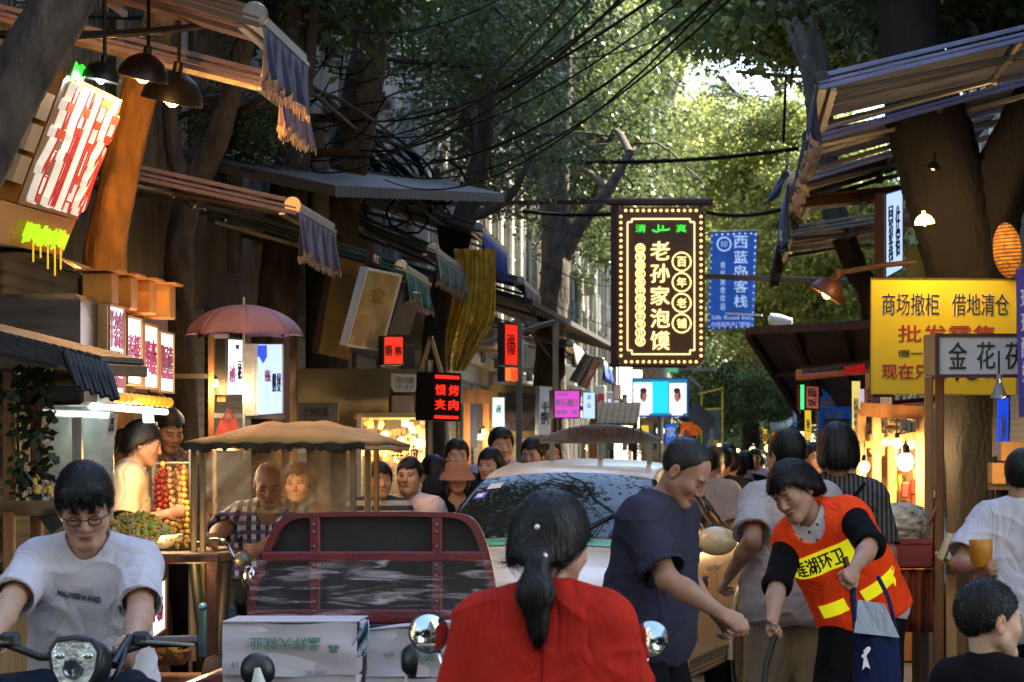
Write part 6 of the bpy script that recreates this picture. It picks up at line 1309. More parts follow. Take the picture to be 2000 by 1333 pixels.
C_grey = cloth_mat('pale_grey_cotton', '#a59c98'); C_tan = cloth_mat('tan_shorts', '#8a7a62'); C_pink = cloth_mat('pale_pink_cotton', '#d2bcb6'); C_yel = cloth_mat('cream_polo', '#b8a484'); C_shoe = mat('shoe_leather', '#1a1816', .5)
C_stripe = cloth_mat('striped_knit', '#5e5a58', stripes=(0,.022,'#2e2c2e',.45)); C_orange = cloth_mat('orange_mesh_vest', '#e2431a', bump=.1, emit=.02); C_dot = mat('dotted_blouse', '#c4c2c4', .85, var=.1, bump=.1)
def dots(vs, c1='#c4c2c6', c2='#2a2630', n=28):
    g = np.stack([np.sin(vs[:,0]*95)*np.sin(vs[:,2]*95+1), ], 1)[:,0]; m = g > .82; c = np.repeat(col3(c1)[None], len(vs), 0); c[m] = col3(c2); return c
M_dots = mat('dotted_cloth', '#ffffff', .85, attr='tint', var=.08, bump=.1)
def plaid_mat():
    m = mat('plaid_cotton', '#cfcdd0', .85, stripes=(0,.05,'#3a3850',.5), var=.1, bump=.1)
    if m.get('done'): return m
    t = m.node_tree; N = t.nodes; L = t.links; m['done'] = 1; b = N['Principled BSDF']; src = b.inputs['Base Color'].links[0].from_socket; tc = [n for n in N if n.type == 'TEX_COORD'][0]
    sx = N.new('ShaderNodeSeparateXYZ'); L.new(tc.outputs['Object'], sx.inputs[0]); prev = src
    for per, sh, c in ((.05,.45,(.1,.1,.16,1)),(.1,.2,(.12,.08,.32,1))):
        mo = N.new('ShaderNodeMath'); mo.operation = 'MULTIPLY'; mo.inputs[1].default_value = 1/per; L.new(sx.outputs[2], mo.inputs[0]); fr = N.new('ShaderNodeMath'); fr.operation = 'FRACT'; L.new(mo.outputs[0], fr.inputs[0])
        lt = N.new('ShaderNodeMath'); lt.operation = 'LESS_THAN'; lt.inputs[1].default_value = sh; L.new(fr.outputs[0], lt.inputs[0]); ml = N.new('ShaderNodeMath'); ml.operation = 'MULTIPLY'; ml.inputs[1].default_value = .75; L.new(lt.outputs[0], ml.inputs[0])
        mx = N.new('ShaderNodeMix'); mx.data_type = 'RGBA'; mx.inputs[7].default_value = c; L.new(ml.outputs[0], mx.inputs[0]); L.new(prev, mx.inputs[6]); prev = mx.outputs[2]
    L.new(prev, b.inputs['Base Color']); return m
SK1, SK2, SK3 = (.40,.225,.145), (.34,.18,.11), (.46,.27,.18)
# --- rider in white, front left
p = make('young man in glasses and white T-shirt riding a scooter, looking down, front left', 166, 990, 10.2, 'pel', s=1.03, yaw=4, lean=16, pel=.72, head=(6,20,-3), gaze=1, v=.0044, fat=.88, skin=SK1, shoulder=.97, grip=.95,
         hands=(P(255,1290,9.75), P(-25,1270,9.7)), elbows=(npv((.5,.5,-.9)), npv((-1,.4,-.3))), feet=(npv((-1.98,9.9,.3)), npv((-2.28,9.9,.3))), knees=(npv((.35,-.8,.3)), npv((-.35,-.8,.3))))
p.body(); sh = p.shirt(C_white, hem=-.03, sleeve=.8, o=.018, loose=.1, seed=1, amp=.007, neck=.078, name='t_shirt'); p.trousers(C_jean); p.shoes(C_shoe)
def fringe(q, d, x, y, z):
    for i in range(7):
        xx = -.052+.0175*i; e = np.array([xx+.006*math.sin(i*2.1), .09, .05-.006*(i%3)]); d = smin(d, cap(q, (xx,.07,.085), e, .015, .008), .008)
    return d
p.hair('short', amp=.0045, top=.022, extra=fringe, line=.066)
def glasses(p, m=M_black):
    b = MB()
    for sg in (-1,1): b.tube([p.H(sg*.033+.021*math.cos(a*.4488)*(1), .098, -.003+.0155*math.sin(a*.4488)) for a in range(15)], .0021*p.hs, 6); b.tube([p.H(sg*.054,.096,.002), p.H(sg*.076,.07,.004), p.H(sg*.083,.0,.006)], .002*p.hs, 6)
    b.tube([p.H(-.012,.099,0), p.H(0,.104,.002), p.H(.012,.099,0)], .002*p.hs, 6); return b.build('glasses', m, p.root, smooth=60)
glasses(p)
cf = p.cf; c = p.ch+cf[:,1]*.1+cf[:,2]*.10+cf[:,0]*.02
wrap(p.root, sh, 'shirt_print', 'MALMERWAND', c, -cf[:,0]+cf[:,2]*-.18, cf[:,2]-cf[:,0]*.18, .14, .018, T_navy, bold=.015)
wrap(p.root, sh, 'shirt_print', 'FI', c-cf[:,0]*.155+cf[:,2]*-.005, -cf[:,0], cf[:,2], .02, .03, T_navy)
# --- woman in red on a scooter, front
p = make('woman in a red T-shirt with a low ponytail seen from behind on a scooter', 1080, 1064, 8.0, 'pel', s=.98, yaw=180, lean=12, pel=.74, head=(-28,8,0), v=.004, fat=1.06, fem=.5, skin=SK1, shoulder=.98, grip=.9,
         hands=(P(905,1385,8.15), P(1215,1385,8.15)), elbows=(npv((-.3,-.2,-1)), npv((.3,-.2,-1))), feet=(npv((-.55,8.3,.3)), npv((-.25,8.3,.3))), knees=(npv((-.3,.8,.3)), npv((.3,.8,.3))))
p.body(); red = p.shirt(C_red, hem=-.05, sleeve=.85, o=.018, loose=.06, seed=4, amp=.007, neck=.07, name='t_shirt'); p.trousers(C_black); p.shoes(C_shoe)
wrap(p.root, red, 'seam', '', p.ch-p.cf[:,1]*.15+p.cf[:,2]*.02, p.cf[:,0], p.cf[:,2], .004, .34, cloth_mat('seam_red','#6a1410'), .003, plain=(1,40))
def pony(q, d, x, y, z):
    d = smin(d, ell(q, (0,-.03,.02), (.088,.105,.098), np.eye(3)), .02)
    d = smin(d, cap(q, (.022,-.105,-.035), (.04,-.135,-.075), .04, .026), .03); t = .004*wob(q, 60, 1, (1,1,.15))
    d2 = smin(cap(q, (.04,-.135,-.075), (.052,-.14,-.15), .028, .046), cap(q, (.052,-.14,-.15), (.062,-.125,-.25), .046, .024), .02)+t
    return smin(d, d2, .012)
p.hair('bob', amp=.0045, top=.024, extra=pony, line=.06, seed=2)
for j, q in enumerate(((.03,-.135,.02),(.062,-.135,-.055))): b = MB(); b.ball(p.H(*q), .0075, 12); b.build('hair_bead', mat('pearl','#e8e6e0',.2,var=.05), p.root, smooth=80)
# --- man in navy bending right
p = make('balding man in a navy T-shirt leaning right beside the taxi', 1337, 922, 11.3, 's', yaw=66, lean=9, head=(4,36,0), gaze=1, v=.0046, fat=1.18, skin=SK2, grip=.75, pel=.92,
         hands=(P(1400,1200,11.7), P(1412,1200,11.0)), elbows=(npv((.1,.5,-.6)), npv((-.5,-.5,-.6))), palm=(None, npv((-.5,.6,-.3))))
p.body(); p.shirt(C_navy, hem=-.12, sleeve=.86, o=.024, loose=.12, seed=7, amp=.007, neck=.08, name='t_shirt', drop=.012); p.trousers(C_black); p.shoes(C_shoe)
p.hair('thin', amp=.0025, top=.006, line=.062, back=-.045, strands=500)
# --- street sweeper in the orange vest
p = make('street sweeper in an orange vest with yellow bands bending over a tote bag', 1552, 962, 13.2, 's', yaw=-14, lean=32, side=-24, head=(-26,14,-6), gaze=1, v=.0046, fat=.94, fem=.4, skin=SK1, grip=.95, pel=.88, shoulder=.92,
         hands=(P(1668,1112,12.75), P(1500,1255,12.85)), elbows=(npv((1,.2,.05)), npv((-.5,.6,-.2))), palm=(npv((-.6,-.2,-.5)), None))
p.body(); p.shirt(C_black, hem=-.1, sleeve=1.12, o=.012, seed=9, amp=.004, name='shirt'); p.trousers(C_black); p.shoes(C_shoe)
p.shirt(M_dots, hem=-.16, o=.018, sleeveless=True, neck=.07, name='blouse', seed=9, amp=.004, col=dots, loose=.06)
vest = p.shirt(C_orange, hem=-.03, o=.033, sleeveless=True, neck=.085, name='vest', seed=9, amp=.006, vneck=.09, loose=.03)
def shag(q, d, x, y, z): return smin(d, ell(q, (0,-.01,.04), (.096,.112,.1), np.eye(3))+.006*wob(q, 50, 5, (1,1,.3)), .01) if False else d
p.hair('bob', amp=.009, top=.03, line=.058, seed=6, slen=.03)
M_band = mat('reflective_yellow', '#d8d418', .4, var=.1, bump=.05, emit=.12)  # emission stands in for light thrown back by the band
cf = p.cf; rr, uu = -cf[:,0], cf[:,2]; c = p.ch+cf[:,1]*.12+cf[:,2]*.08-rr*.025
wrap(p.root, vest, 'chest_band', '', c, rr, uu, .33, .092, M_band, .005, plain=(24,6)); wrap(p.root, vest, 'lettering', '莲湖环卫', c, rr, uu, .25, .07, T_blk, .008, bold=.02)
for k, (o_, w_) in enumerate(((-.075,.13),(.14,.14))):
    wrap(p.root, vest, 'waist_band', '', p.wst+cf[:,1]*.12+cf[:,2]*.0-cf[:,0]*o_, rr, uu, w_, .058, M_band, .004, plain=(12,4))
# --- man in grey, seen from behind
p = make('man in a pale grey T-shirt and tan shorts walking away with thinning hair', 1536, 893, 14.0, 's', yaw=196, head=(14,10,0), v=.006, fat=1.08, skin=SK2, grip=.6, pel=.93, lean=3, hands=(P(1424,1125,13.85), None), elbows=(npv((-.05,-.5,-.4)), None))
p.body(); p.shirt(C_grey, hem=-.14, sleeve=.82, o=.026, loose=.16, seed=2, amp=.007, name='t_shirt', drop=.012); p.trousers(C_tan, to=.46, o=.02, name='shorts'); p.shoes(C_shoe); p.hair('short', amp=.003, top=.012, back=-.05)
# --- woman with curly hair
p = make('woman with short curly hair in a striped top with black strap seen from behind', 1637, 886, 14.8, 's', yaw=176, v=.006, fat=1.05, fem=.3, skin=SK1, pel=.93, shoulder=1.02)
p.body(); top = p.shirt(C_stripe, hem=-.12, sleeve=.9, o=.02, seed=3, amp=.006, name='striped_top', neck=.07); p.trousers(C_black); p.shoes(C_shoe); p.hair('bob', amp=.013, top=.034, seed=4, back=-.07, slen=.035)
cf = p.cf; wrap(p.root, top, 'strap', '', p.ch-cf[:,1]*.15+cf[:,2]*.06, cf[:,0]*.62+cf[:,2]*.78, cf[:,2]*.62-cf[:,0]*.78, .42, .016, C_black, .006, plain=(24,1))
# --- man in white at the right edge
p = make('man in a white T-shirt seen from behind at the right edge holding a orange cup', 2000, 932, 13.4, 's', yaw=168, head=(-10,6,0), v=.0055, fat=1.08, skin=SK2, grip=.9, pel=.93, lean=4, hands=(P(1916,1108,13.05), None), elbows=(npv((-.8,-.1,-.9)), None))
p.body(); p.shirt(C_white, hem=-.14, sleeve=.8, o=.026, loose=.14, seed=6, amp=.007, name='t_shirt', drop=.012); p.trousers(C_jean); p.shoes(C_shoe); p.hair('short', amp=.003, top=.016)
c = P(1916,1080,13.0); b = MB(); b.lathe(c, [(0,-.06),(.03,-.058),(.046,-.03),(.05,.01),(.05,.05),(.046,.055),(.042,.01),(0,-.02)], 20); tag(b.build('cup', mat('orange_cup','#c07c18',.5,var=.3), smooth=50), 'rounded orange cup in the hand of the man in white', 'cup')
# --- boy, front right corner
p = make('boy with cropped hair in a black shirt seen from behind in the front right corner', 1932, 1214, 9.5, 's', yaw=172, head=(-52,4,0), v=.004, fat=.95, skin=SK3, pel=.9, s=.72, headscale=1.62)
p.body(); p.shirt(C_black, hem=-.1, sleeve=.85, o=.02, seed=8, name='polo_shirt', neck=.066, amp=.005, collar=.035); p.trousers(C_jean); p.shoes(C_shoe); p.hair('short', amp=.0018, top=.007, line=.056, back=-.05, slen=.009)
b = MB(); b.tube([p.nk+p.cf@npv((.073*math.cos(a*.2618)*p.S, (.01+.066*math.sin(a*.2618))*p.S, (.022+.014*math.sin(a*.2618))*p.S)) for a in range(25)], .0045, 6); b.build('collar_trim', T_white, p.root, smooth=60)
# --- tricycle driver and his passenger
p = make('bald tricycle driver in an open plaid shirt looking down at his handlebar', 526, 945, 17.0, 'pel', s=1.0, yaw=6, lean=14, pel=.68, head=(0,18,0), gaze=1, v=.0062, fat=1.05, skin=SK2, grip=.95,
         hands=(P(476,1092,16.45), P(398,1062,16.4)), elbows=(npv((.8,.4,-.6)), npv((-.8,.5,-.4))), feet=(P(455,1290,16.5), P(425,1290,16.5)), knees=(npv((.2,-.8,.4)), npv((-.3,-.8,.4))))
p.body(); p.shirt(plaid_mat(), hem=-.03, sleeve=.86, o=.024, loose=.12, seed=5, amp=.007, vneck=.16, name='plaid_shirt', drop=.012); p.trousers(cloth_mat('grey_trousers','#4a4f4a')); p.shoes(C_shoe)
p = make('passenger with long fair brown hair sitting behind the plastic sheet of the tricycle', 584, 946, 18.3, 'pel', yaw=-8, pel=.7, v=.008, fem=.5, skin=SK1, s=.98, hands=(None,None), feet=(P(600,1270,17.9), P(570,1270,17.9)), knees=(npv((.1,-1,.4)), npv((-.1,-1,.4))))
def longh(q, d, x, y, z): return smin(smin(d, cap(q, (.07,-.03,0), (.075,.0,-.24), .04, .03), .03), smin(cap(q, (-.07,-.03,0), (-.075,.0,-.24), .04, .03), cap(q, (0,-.08,0), (0,-.09,-.24), .07, .06), .05), .03)+.003*wob(q, 50, 3, (1,1,.2))
M_brownhair = hairmat('brown_hair', '#3a2618'); p.body(); p.shirt(cloth_mat('brown_top','#5a4634'), name='blouse'); p.trousers(C_black); p.shoes(C_shoe); p.hair('long', M_brownhair, extra=longh)
# --- people between the tricycle and the taxi
p = make('boy in a pale pink T-shirt walking toward us beside the tricycle canopy', 800, 932, 19.0, 's', yaw=-4, head=(-6,-3,0), v=.0062, fat=.95, skin=SK3, s=.9, headscale=1.08)
p.body(); p.shirt(C_pink, hem=-.12, sleeve=.85, o=.022, loose=.12, seed=2, name='t_shirt', drop=.012); p.trousers(C_jean); p.shoes(C_shoe); p.hair('short', amp=.002, top=.01, line=.054)
p = make('woman with dark bobbed hair and pale top turned away behind the boy', 843, 922, 22.8, 's', yaw=-130, v=.008, fem=.4, skin=SK3); p.body(); p.shirt(C_grey, name='blouse', hem=-.1); p.trousers(C_black); p.shoes(C_shoe); p.hair('bob', amp=.004, top=.022)
p = make('woman in a tan bucket hat and black V-neck top walking toward us', 893, 934, 21.6, 's', yaw=4, v=.007, fem=.5, skin=SK2, head=(4,4,0))
p.body(); p.shirt(C_black, hem=-.1, sleeve=.7, o=.018, vneck=.12, name='v_neck_top'); p.trousers(C_black); p.shoes(C_shoe); p.hair('long', amp=.004, extra=longh, top=.014)
b = MB(); hs = p.hs; b.lathe((0,0,0), [(.118,-.0),(.148,-.035),(.158,-.062),(.154,-.064),(.114,-.004),(.108,.03),(.1,.058),(.08,.074),(.03,.08),(0,.08)], 32)
b.v = [V(p.H(q.x*.92, q.y*1.08-.008, q.z+.052)) for q in b.v]; b.build('bucket_hat', cloth_mat('tan_felt','#a8755a'), p.root, smooth=60)
def extra_person(label, px, py, d, yaw, top, hairst='short', v=.008, head=(0,0,0), sk=SK1, fem=0, long=False, gaze=0, bottom=None, **k):
    p = make(label, px, py, d, 's', yaw=yaw, head=head, v=v, skin=sk, fem=fem, gaze=gaze, **k); p.body(); p.shirt(top, hem=-.12, sleeve=.8, o=.022, name='t_shirt', seed=int(px)%11, drop=.01); p.trousers(bottom or (C_black if int(px)%2 else C_jean)); p.shoes(C_shoe)
    p.hair(hairst, amp=.004, top=.02, extra=longh if long else None); return p
C_dk = cloth_mat('charcoal_cotton', '#2a2a2c')
extra_person('person with full dark hair half hidden behind the tan bucket hat', 893, 893, 22, 8, C_dk)
extra_person('tall young man in a white top looking over the taxi roof', 979, 872, 22.2, 8, C_white, head=(8,2,0), v=.0068)
extra_person('young man with a dark fringe standing behind the taxi roof', 1040, 890, 22.8, -12, C_dk, head=(-6,6,0), v=.007).root
extra_person('person turned right, mostly hidden behind the young man with the fringe', 1068, 888, 23.6, 62, C_dk, sk=SK2)
extra_person('young woman with long dark hair parted in the middle beside the taxi roof', 957, 910, 21.8, -14, C_dk, 'long', long=True, fem=.4, sk=SK3, head=(-8,4,0))
# sellers
p = make('seller in a cream polo shirt with tied back hair working at the food counter', 279, 866, 18.2, 's', yaw=96, lean=10, head=(4,12,0), gaze=1, v=.006, fem=.5, skin=SK2, grip=.8, hands=(P(330,1002,18.3), P(325,1005,17.9)), elbows=(npv((-.3,.4,-1)), npv((-.3,-.4,-1))))
def bun(q, d, x, y, z): return smin(smin(d, cap(q, (0,-.1,.0), (0,-.13,.02), .035, .03), .02), cap(q, (0,-.12,.0), (.01,-.135,-.1), .028, .014), .02)
p.body(); p.shirt(C_yel, hem=-.08, sleeve=.82, o=.022, loose=.1, name='polo_shirt', seed=1, collar=.03, drop=.01); p.trousers(C_black); p.shoes(C_shoe); p.hair('bob', amp=.003, top=.014, extra=bun)
b = MB(); b.grid(lambda u,v: V(p.wst+p.cf[:,1]*(.14-.02*abs(u-.5))*p.S+p.cf[:,0]*(.3*(u-.5))*p.S-p.pf[:,2]*(.5*v-.1)*p.S), 8, 8); b.build('apron', cloth_mat('white_apron','#b8a890'), p.root, smooth=60, solid=.006)
extra_person('young man in a patterned dark shirt looking down behind the seller in cream', 329, 842, 19.4, 30, cloth_mat('patterned_shirt','#6a5a4a',var=.8,vs=30), head=(6,20,0), v=.0065, sk=SK2, gaze=1)
extra_person('person in a white striped top standing behind the tricycle canopy post', 742, 940, 18.8, 20, cloth_mat('white_striped_top','#b0a8a4',stripes=(2,.06,'#4a4648',.5)), sk=SK3, fem=.3, hairst='bob')
# crowd down the street
for q in (('person in a taupe T-shirt standing just behind the man in navy',1392,906,21.8,150,C_beige,'short'),('person in black with cropped hair beside the taupe T-shirt',1409,905,24,170,C_dk,'short'),('person with a shaved head in the far crowd',1421,893,29,185,C_beige,'thin'),
          ('woman in a pale pink top walking away down the street',1441,915,27,178,C_pink,'bob'),('person in blue shorts and black top walking away past the taxi',1424,909,24.5,190,C_black,'short'),('person in black with a ponytail in the far crowd',1458,906,31,176,C_black,'bob'),('man in a white shirt far off among the walkers',1474,897,38,5,C_white,'short'),
          ('person in dark blue glimpsed between the grey shirt and the curly hair',1592,897,24,20,C_jean,'short'),('person in red brown glimpsed left of the curly haired woman',1580,912,33,170,cloth_mat('rust_top','#7a3c20'),'bob'),('person in a teal top far down the street',1448,899,46,180,cloth_mat('teal_top','#2c5a58'),'short'),
          ('person in a white top farthest down the street',1432,899,55,175,C_white,'bob'),('person in charcoal far down the street on the right',1487,902,52,182,C_dk,'short'),('person in yellow far down the street on the left',1398,897,58,10,C_yel,'bob')):
    extra_person(*q[:6], hairst=q[6], v=.010 if q[3] < 28 else .016, sk=SK2)
# ================================================================ taxi
M_paint = mat('champagne_paint', '#d2bf96', .32, .1, var=.06, vs=2, bump=.02, bs=200, coat=.25, dirt=.1)
M_glass = mat('tinted_glass', '#2a312f', .03, .3, var=.2, bump=0, spec=.9); M_tyre = mat('tyre_rubber', '#131313', .85, var=.2, bump=.3); M_rim = mat('alloy', '#8a8a86', .3, .9, var=.1)
M_chrome = mat('chrome', '#c8c8c8', .12, 1, var=.08, bump=0); M_mirror = mat('mirror_glass', '#d8dcd8', .03, 1, var=.02, bump=0)
ST = [(0,.60,.60,.48,.62),(.06,.70,.66,.58,.70),(.25,.82,.76,.68,.81),(.6,.86,.82,.72,.89),(1.0,.87,.88,.74,.95),(1.3,.875,.92,.73,.995),(1.62,.875,.935,.665,1.215),(1.98,.875,.94,.575,1.405),(2.4,.875,.95,.56,1.47),(2.9,.875,.955,.565,1.48),(3.4,.87,.96,.56,1.43),(3.8,.86,.96,.6,1.25),(4.12,.84,.955,.66,1.07),(4.4,.8,.93,.64,1.02),(4.56,.72,.8,.56,.9),(4.6,.66,.7,.5,.78)]
def cr(a, b, c, d, t): return .5*((2*b)+(c-a)*t+(2*a-5*b+4*c-d)*t*t+(3*b-a-3*c+d)*t**3)
def car_ring(x):
    i = max(k for k in range(len(ST)) if ST[k][0] <= x+1e-9); i = min(i, len(ST)-2); t = (x-ST[i][0])/(ST[i+1][0]-ST[i][0])
    g_ = [ST[max(i-1,0)], ST[i], ST[i+1], ST[min(i+2,len(ST)-1)]]; hw, zb, wr, zt = [cr(*[q[k] for q in g_], t) for k in range(1,5)]
    b_ = .2 if .3 < x < 4.3 else .3
    return [(0,b_),(hw*.86,b_),(hw*.97,b_+.12),(hw,.5),(hw*1.0,(.5+zb)/2),(hw*.965,zb),((hw*.965+wr)/2+.012,(zb+zt-.035)/2),(wr,zt-.035),(wr*.86,zt-.004),(wr*.45,zt+.022),(0,zt+.03)]
def car_pt(x, t, side=1, off=0):
    def raw(x, t):
        r_ = car_ring(max(0,min(4.6,x))); i = min(int(t), 9); f = t-i; g_ = [r_[max(i-1,0)], r_[i], r_[i+1], r_[min(i+2,10)]]
        if i+2 > 10: g_[3] = (-r_[9][0], r_[9][1])
        return V((x, cr(*[q[0] for q in g_], f), cr(*[q[1] for q in g_], f)))
    p = raw(x, t)
    if off:
        n = (raw(x+.02,t)-raw(x-.02,t)).cross(raw(x,min(t+.05,10))-raw(x,max(t-.05,0)))
        if n.length > 1e-9:
            n.normalize(); n = n if n.dot(p-V((2.3,0,.7))) > 0 else -n; p = p+n*off
    return V((p.x, p.y*side, p.z))
TX = dict(o=P(978,900,16.75)); TX['o'].z = 0; hd = V((-.137,-.99,0)).normalized(); lf = V((-hd.y, hd.x, 0))*1; lf = V((.99,-.137,0)).normalized()
def cw(p): return TX['o'] - hd*p.x + lf*(p.y*.94) + V((0,0,p.z))
root = thing('taxi', 'champagne coloured taxi with a roof sign creeping toward us through the crowd', 'car', TX['o'])
def patch(mb, x0, x1, t0, t1, side, off, nx=10, nt_=6, fx=None):
    mb.grid(lambda u,v: cw(car_pt(*(fx(u,v) if fx else (x0+(x1-x0)*u, t0+(t1-t0)*v)), side, off)), nx, nt_)
b = MB()
for s_ in (1,-1): patch(b, 0, 4.6, 0, 10, s_, 0, 92, 40)
for x in (0,4.6): b.face([cw(car_pt(x,t*.5,1)) for t in range(21)]+[cw(car_pt(x,t*.5,-1)) for t in range(20,-1,-1)])
b.build('body', M_paint, root, smooth=45)
b = MB()
for s_ in (1,-1): patch(b, 1.36, 1.95, 7.15, 10, s_, .006, 10, 10)
b.build('windshield', M_glass, root, smooth=60)
b = MB()
for s_ in (1,-1): patch(b, 3.55, 4.05, 7.2, 10, s_, .006, 8, 8)
b.build('rear_window', M_glass, root, smooth=60)
for s_ in (1,-1):
    for x0, x1, xa, xb in ((1.58,2.44,2.02,2.44),(2.52,3.3,2.52,3.2),(3.36,3.78,3.3,3.48)):
        b = MB(); patch(b, 0,0,0,0, s_, .006, 10, 6, fx=lambda u,v: ((x0+(x1-x0)*u)*(1-v)+(xa+(xb-xa)*u)*v, 5.12+1.75*v)); b.build('side_window', M_glass, root, smooth=60)
b = MB()
for s_ in (1,-1): patch(b, 1.26, 1.345, 7.2, 10, s_, .007, 3, 10)
b.build('green_stripe', mat('taxi_green','#128a2c',.35,var=.1,bump=0,coat=.4), root, smooth=60)
b = MB()
for s_ in (1,-1):
    for x in (1.42,2.48,3.42): patch(b, x, x+.012, 1.6, 5.1, s_, .003, 1, 12)
    patch(b, 1.42, 3.42, 1.58, 1.64, s_, .003, 20, 1); patch(b, .3, 1.3, 6.9, 6.96, s_, .003, 12, 1)
b.build('seam', M_black, root)
for s_ in (1,-1):
    b = MB(); patch(b, .2, 4.4, 1.75, 2.15, s_, .012, 40, 2); b.build('side_moulding', mat('grey_trim','#6a665e',.5,var=.15), root, smooth=60)
    for x in (2.28,3.2): b = MB(); a = car_pt(x,4.6,s_,.03); b.bar(cw(a), cw(a+V((.17,0,0))), .03, .035, .01); b.build('door_handle', M_paint, root)
    w_ = thing('wheel', None, None, cw(V((0,0,0)))-TX['o']); bpy.data.objects.remove(w_)
    for x in (.86,3.46):
        c = cw(V((x, s_*.775, .31))); ax = lf*s_
        b = MB(); b.lathe(c, [(.2,-.09),(.285,-.1),(.31,-.075),(.315,0),(.31,.075),(.285,.1),(.2,.095)], 40, axis=ax); o = b.build('wheel', M_tyre, root, smooth=50)
        b = MB(); b.lathe(c, [(.205,.085),(.19,.07),(.185,.03),(.05,.04),(0,.045)], 40, axis=ax)
        rx = ax.orthogonal().normalized(); ry = ax.cross(rx)
        for k in range(10): a = k*.628; dd = rx*math.cos(a)+ry*math.sin(a); b.bar(c+ax*.06+dd*.04, c+ax*.078+dd*.195, .03, .02)
        b.build('rim', M_rim, o, smooth=40)
        b = MB(); b.tube([cw(V((x+.375*math.cos(a*.1745), s_*.868, .31+.375*math.sin(a*.1745)))) for a in range(-1,20)], .022, 8); b.build('arch_lip', M_paint, root, smooth=60)
        b = MB(); b.lathe(cw(V((x, s_*.868, .31))), [(0,.004),(.372,.004)], 40, axis=ax); b.build('arch_shade', M_black, root)  # flat black disc painted in for the shade of the wheel well
    m_ = cw(V((1.62, s_*1.0, 1.03))); b = MB(); b.ball((0,0,0), 1, 18, (.075,.125,.085)); b.v = [m_+hd*p.x*(1 if p.x > 0 else .35)+lf*p.y+V((0,0,p.z)) for p in b.v]; mo = b.build('mirror', M_paint, root, smooth=70)
    b = MB(); b.bar(cw(V((1.6, s_*.83, .97))), m_-lf*s_*.06+V((0,0,-.045)), .06, .03, .008); b.build('mirror_arm', M_black, mo)
    b = MB(); b.ball((0,0,0), 1, 14, (.03,.15,.08)); q = cw(V((.16, s_*.6, .66))); b.v = [q+hd*p.x+lf*p.y+V((0,0,p.z)) for p in b.v]; b.build('headlight', M_mirror, root, smooth=70)
b = MB(); b.box(cw(V((.02,0,.5))), (.9,.05,.16), Matrix((lf,hd,V((0,0,1)))).transposed(), .015); b.build('grille', M_black, root)
b = MB(); q = cw(car_pt(1.5,7.3,1,.02)); b.bar(cw(car_pt(1.36,8.6,1,.02)), cw(car_pt(1.6,7.7,1,.02)), .014, .01); b.bar(cw(car_pt(1.36,9.6,1,.02)), cw(car_pt(1.62,8.4,1,.02)), .014, .01); b.build('wiper', M_black, root)
for (x, t, w_, c) in ((1.83,8.35,.1,'#cfd6dc'),(1.74,8.1,.1,'#5a5ac0'),(1.74,8.1,.06,'#e0e0f0')):
    b = MB(); patch(b, x-.03*w_*10, x+.03*w_*10, t-.35*w_*10*.5, t+.35*w_*10*.5, -1, .009 if w_ > .08 else .011, 2, 4); b.build('sticker', mat('sticker '+c, c, .5, bump=0), root)
rs = MB(); b = MB(); c = cw(V((2.5,.1,1.5))); RX = lf
def arc(u): return c+RX*(u*.38)+V((0,0,.12+.09*(1-u*u)))
rs.grid(lambda u,v: (c+RX*((u*2-1)*.38)+V((0,0,.12+.002)))*(1-v)+arc(u*2-1)*v, 24, 2); rs.build('roof_sign', mat('sign_maroon','#57524c',.5,var=.2), root, solid=.05)
b.tube([arc(k/10-1) for k in range(21)], .016, 6); b.bar(arc(-1)+V((0,0,0)), arc(1), .03)
for u in (-.8,0,.8): b.bar(c+RX*u*.38+V((0,0,-.03)), c+RX*u*.38+V((0,0,.13)), .03)
b.build('roof_sign_frame', M_steel, root, smooth=50)
b = MB(); letters(b, '13720510713', c+hd*.045+V((0,0,.168))+RX*.04, RX, (0,0,1), .46, .065, bold=.025); b.build('lettering', mat('sign_pink','#4a1c18',.5,bump=0), root)
b = MB(); letters(b, '320', cw(car_pt(1.95,4.2,1,.006)), -hd*-1, (0,0,1), .22, .1, bold=.01); b.build('door_number', T_blk, root)
# ================================================================ red cargo tricycle with its load
M_redp = mat('worn_red_paint', '#6e141c', .38, .2, var=.4, vs=9, bump=.15, bs=60, coat=.35, dirt=.45)
DT = 13.0; ob = P(726,900,DT); root = thing('cargo_tricycle', 'dark red cargo tricycle seen from behind with a rounded barred headboard', 'cargo tricycle', (ob.x,12.3,0))
def hb(px, py, dy=0): return P(px, py, DT)+V((0,dy,0))
out = [(480,1225),(484,1165),(500,1110),(520,1060),(540,1022),(572,1005),(640,1001),(740,1000),(840,1001),(900,1004),(930,1020),(950,1062),(962,1110),(970,1165),(972,1225)]
pth, _ = smooth_path([hb(*q) for q in out], [1]*len(out), 5)
inn = []; cc = hb(726,1130)
b = MB()
for k, p in enumerate(pth):
    i_ = cc+(p-cc)*.93; inn.append(V((i_.x, p.y, i_.z)))
for k in range(len(pth)-1):
    for f_ in (([pth[k],pth[k+1],inn[k+1],inn[k]]),): b.prism(f_, (0,.05,0))
b.build('headboard_frame', M_redp, root, smooth=40)
b = MB()
b.bar(hb(508,1088,.02), hb(948,1088,.02), .05, .045, .008); b.bar(hb(490,1205,.02), hb(968,1205,.02), .05, .06, .008)
for px in (613,852): b.bar(hb(px,1008,.025), hb(px,1212,.025), .05, .05, .008)
b.build('crossbar', M_redp, root)
b = MB()
for px in (613,852):
    for py in (1025,1040,1068,1105,1125,1150,1175,1195): b.ball(hb(px,py,-.006), .008, 8)
tag(b.build('bolts', M_steel, root, smooth=80), kind='stuff')
b = MB(); pp = [p+V((0,.055,0)) for p in inn]; b.face(pp[::-1]); b.build('back_sheet', mat('dark_canvas_sheet','#1d191b',.55,var=.35,bump=.25,bs=12), root)
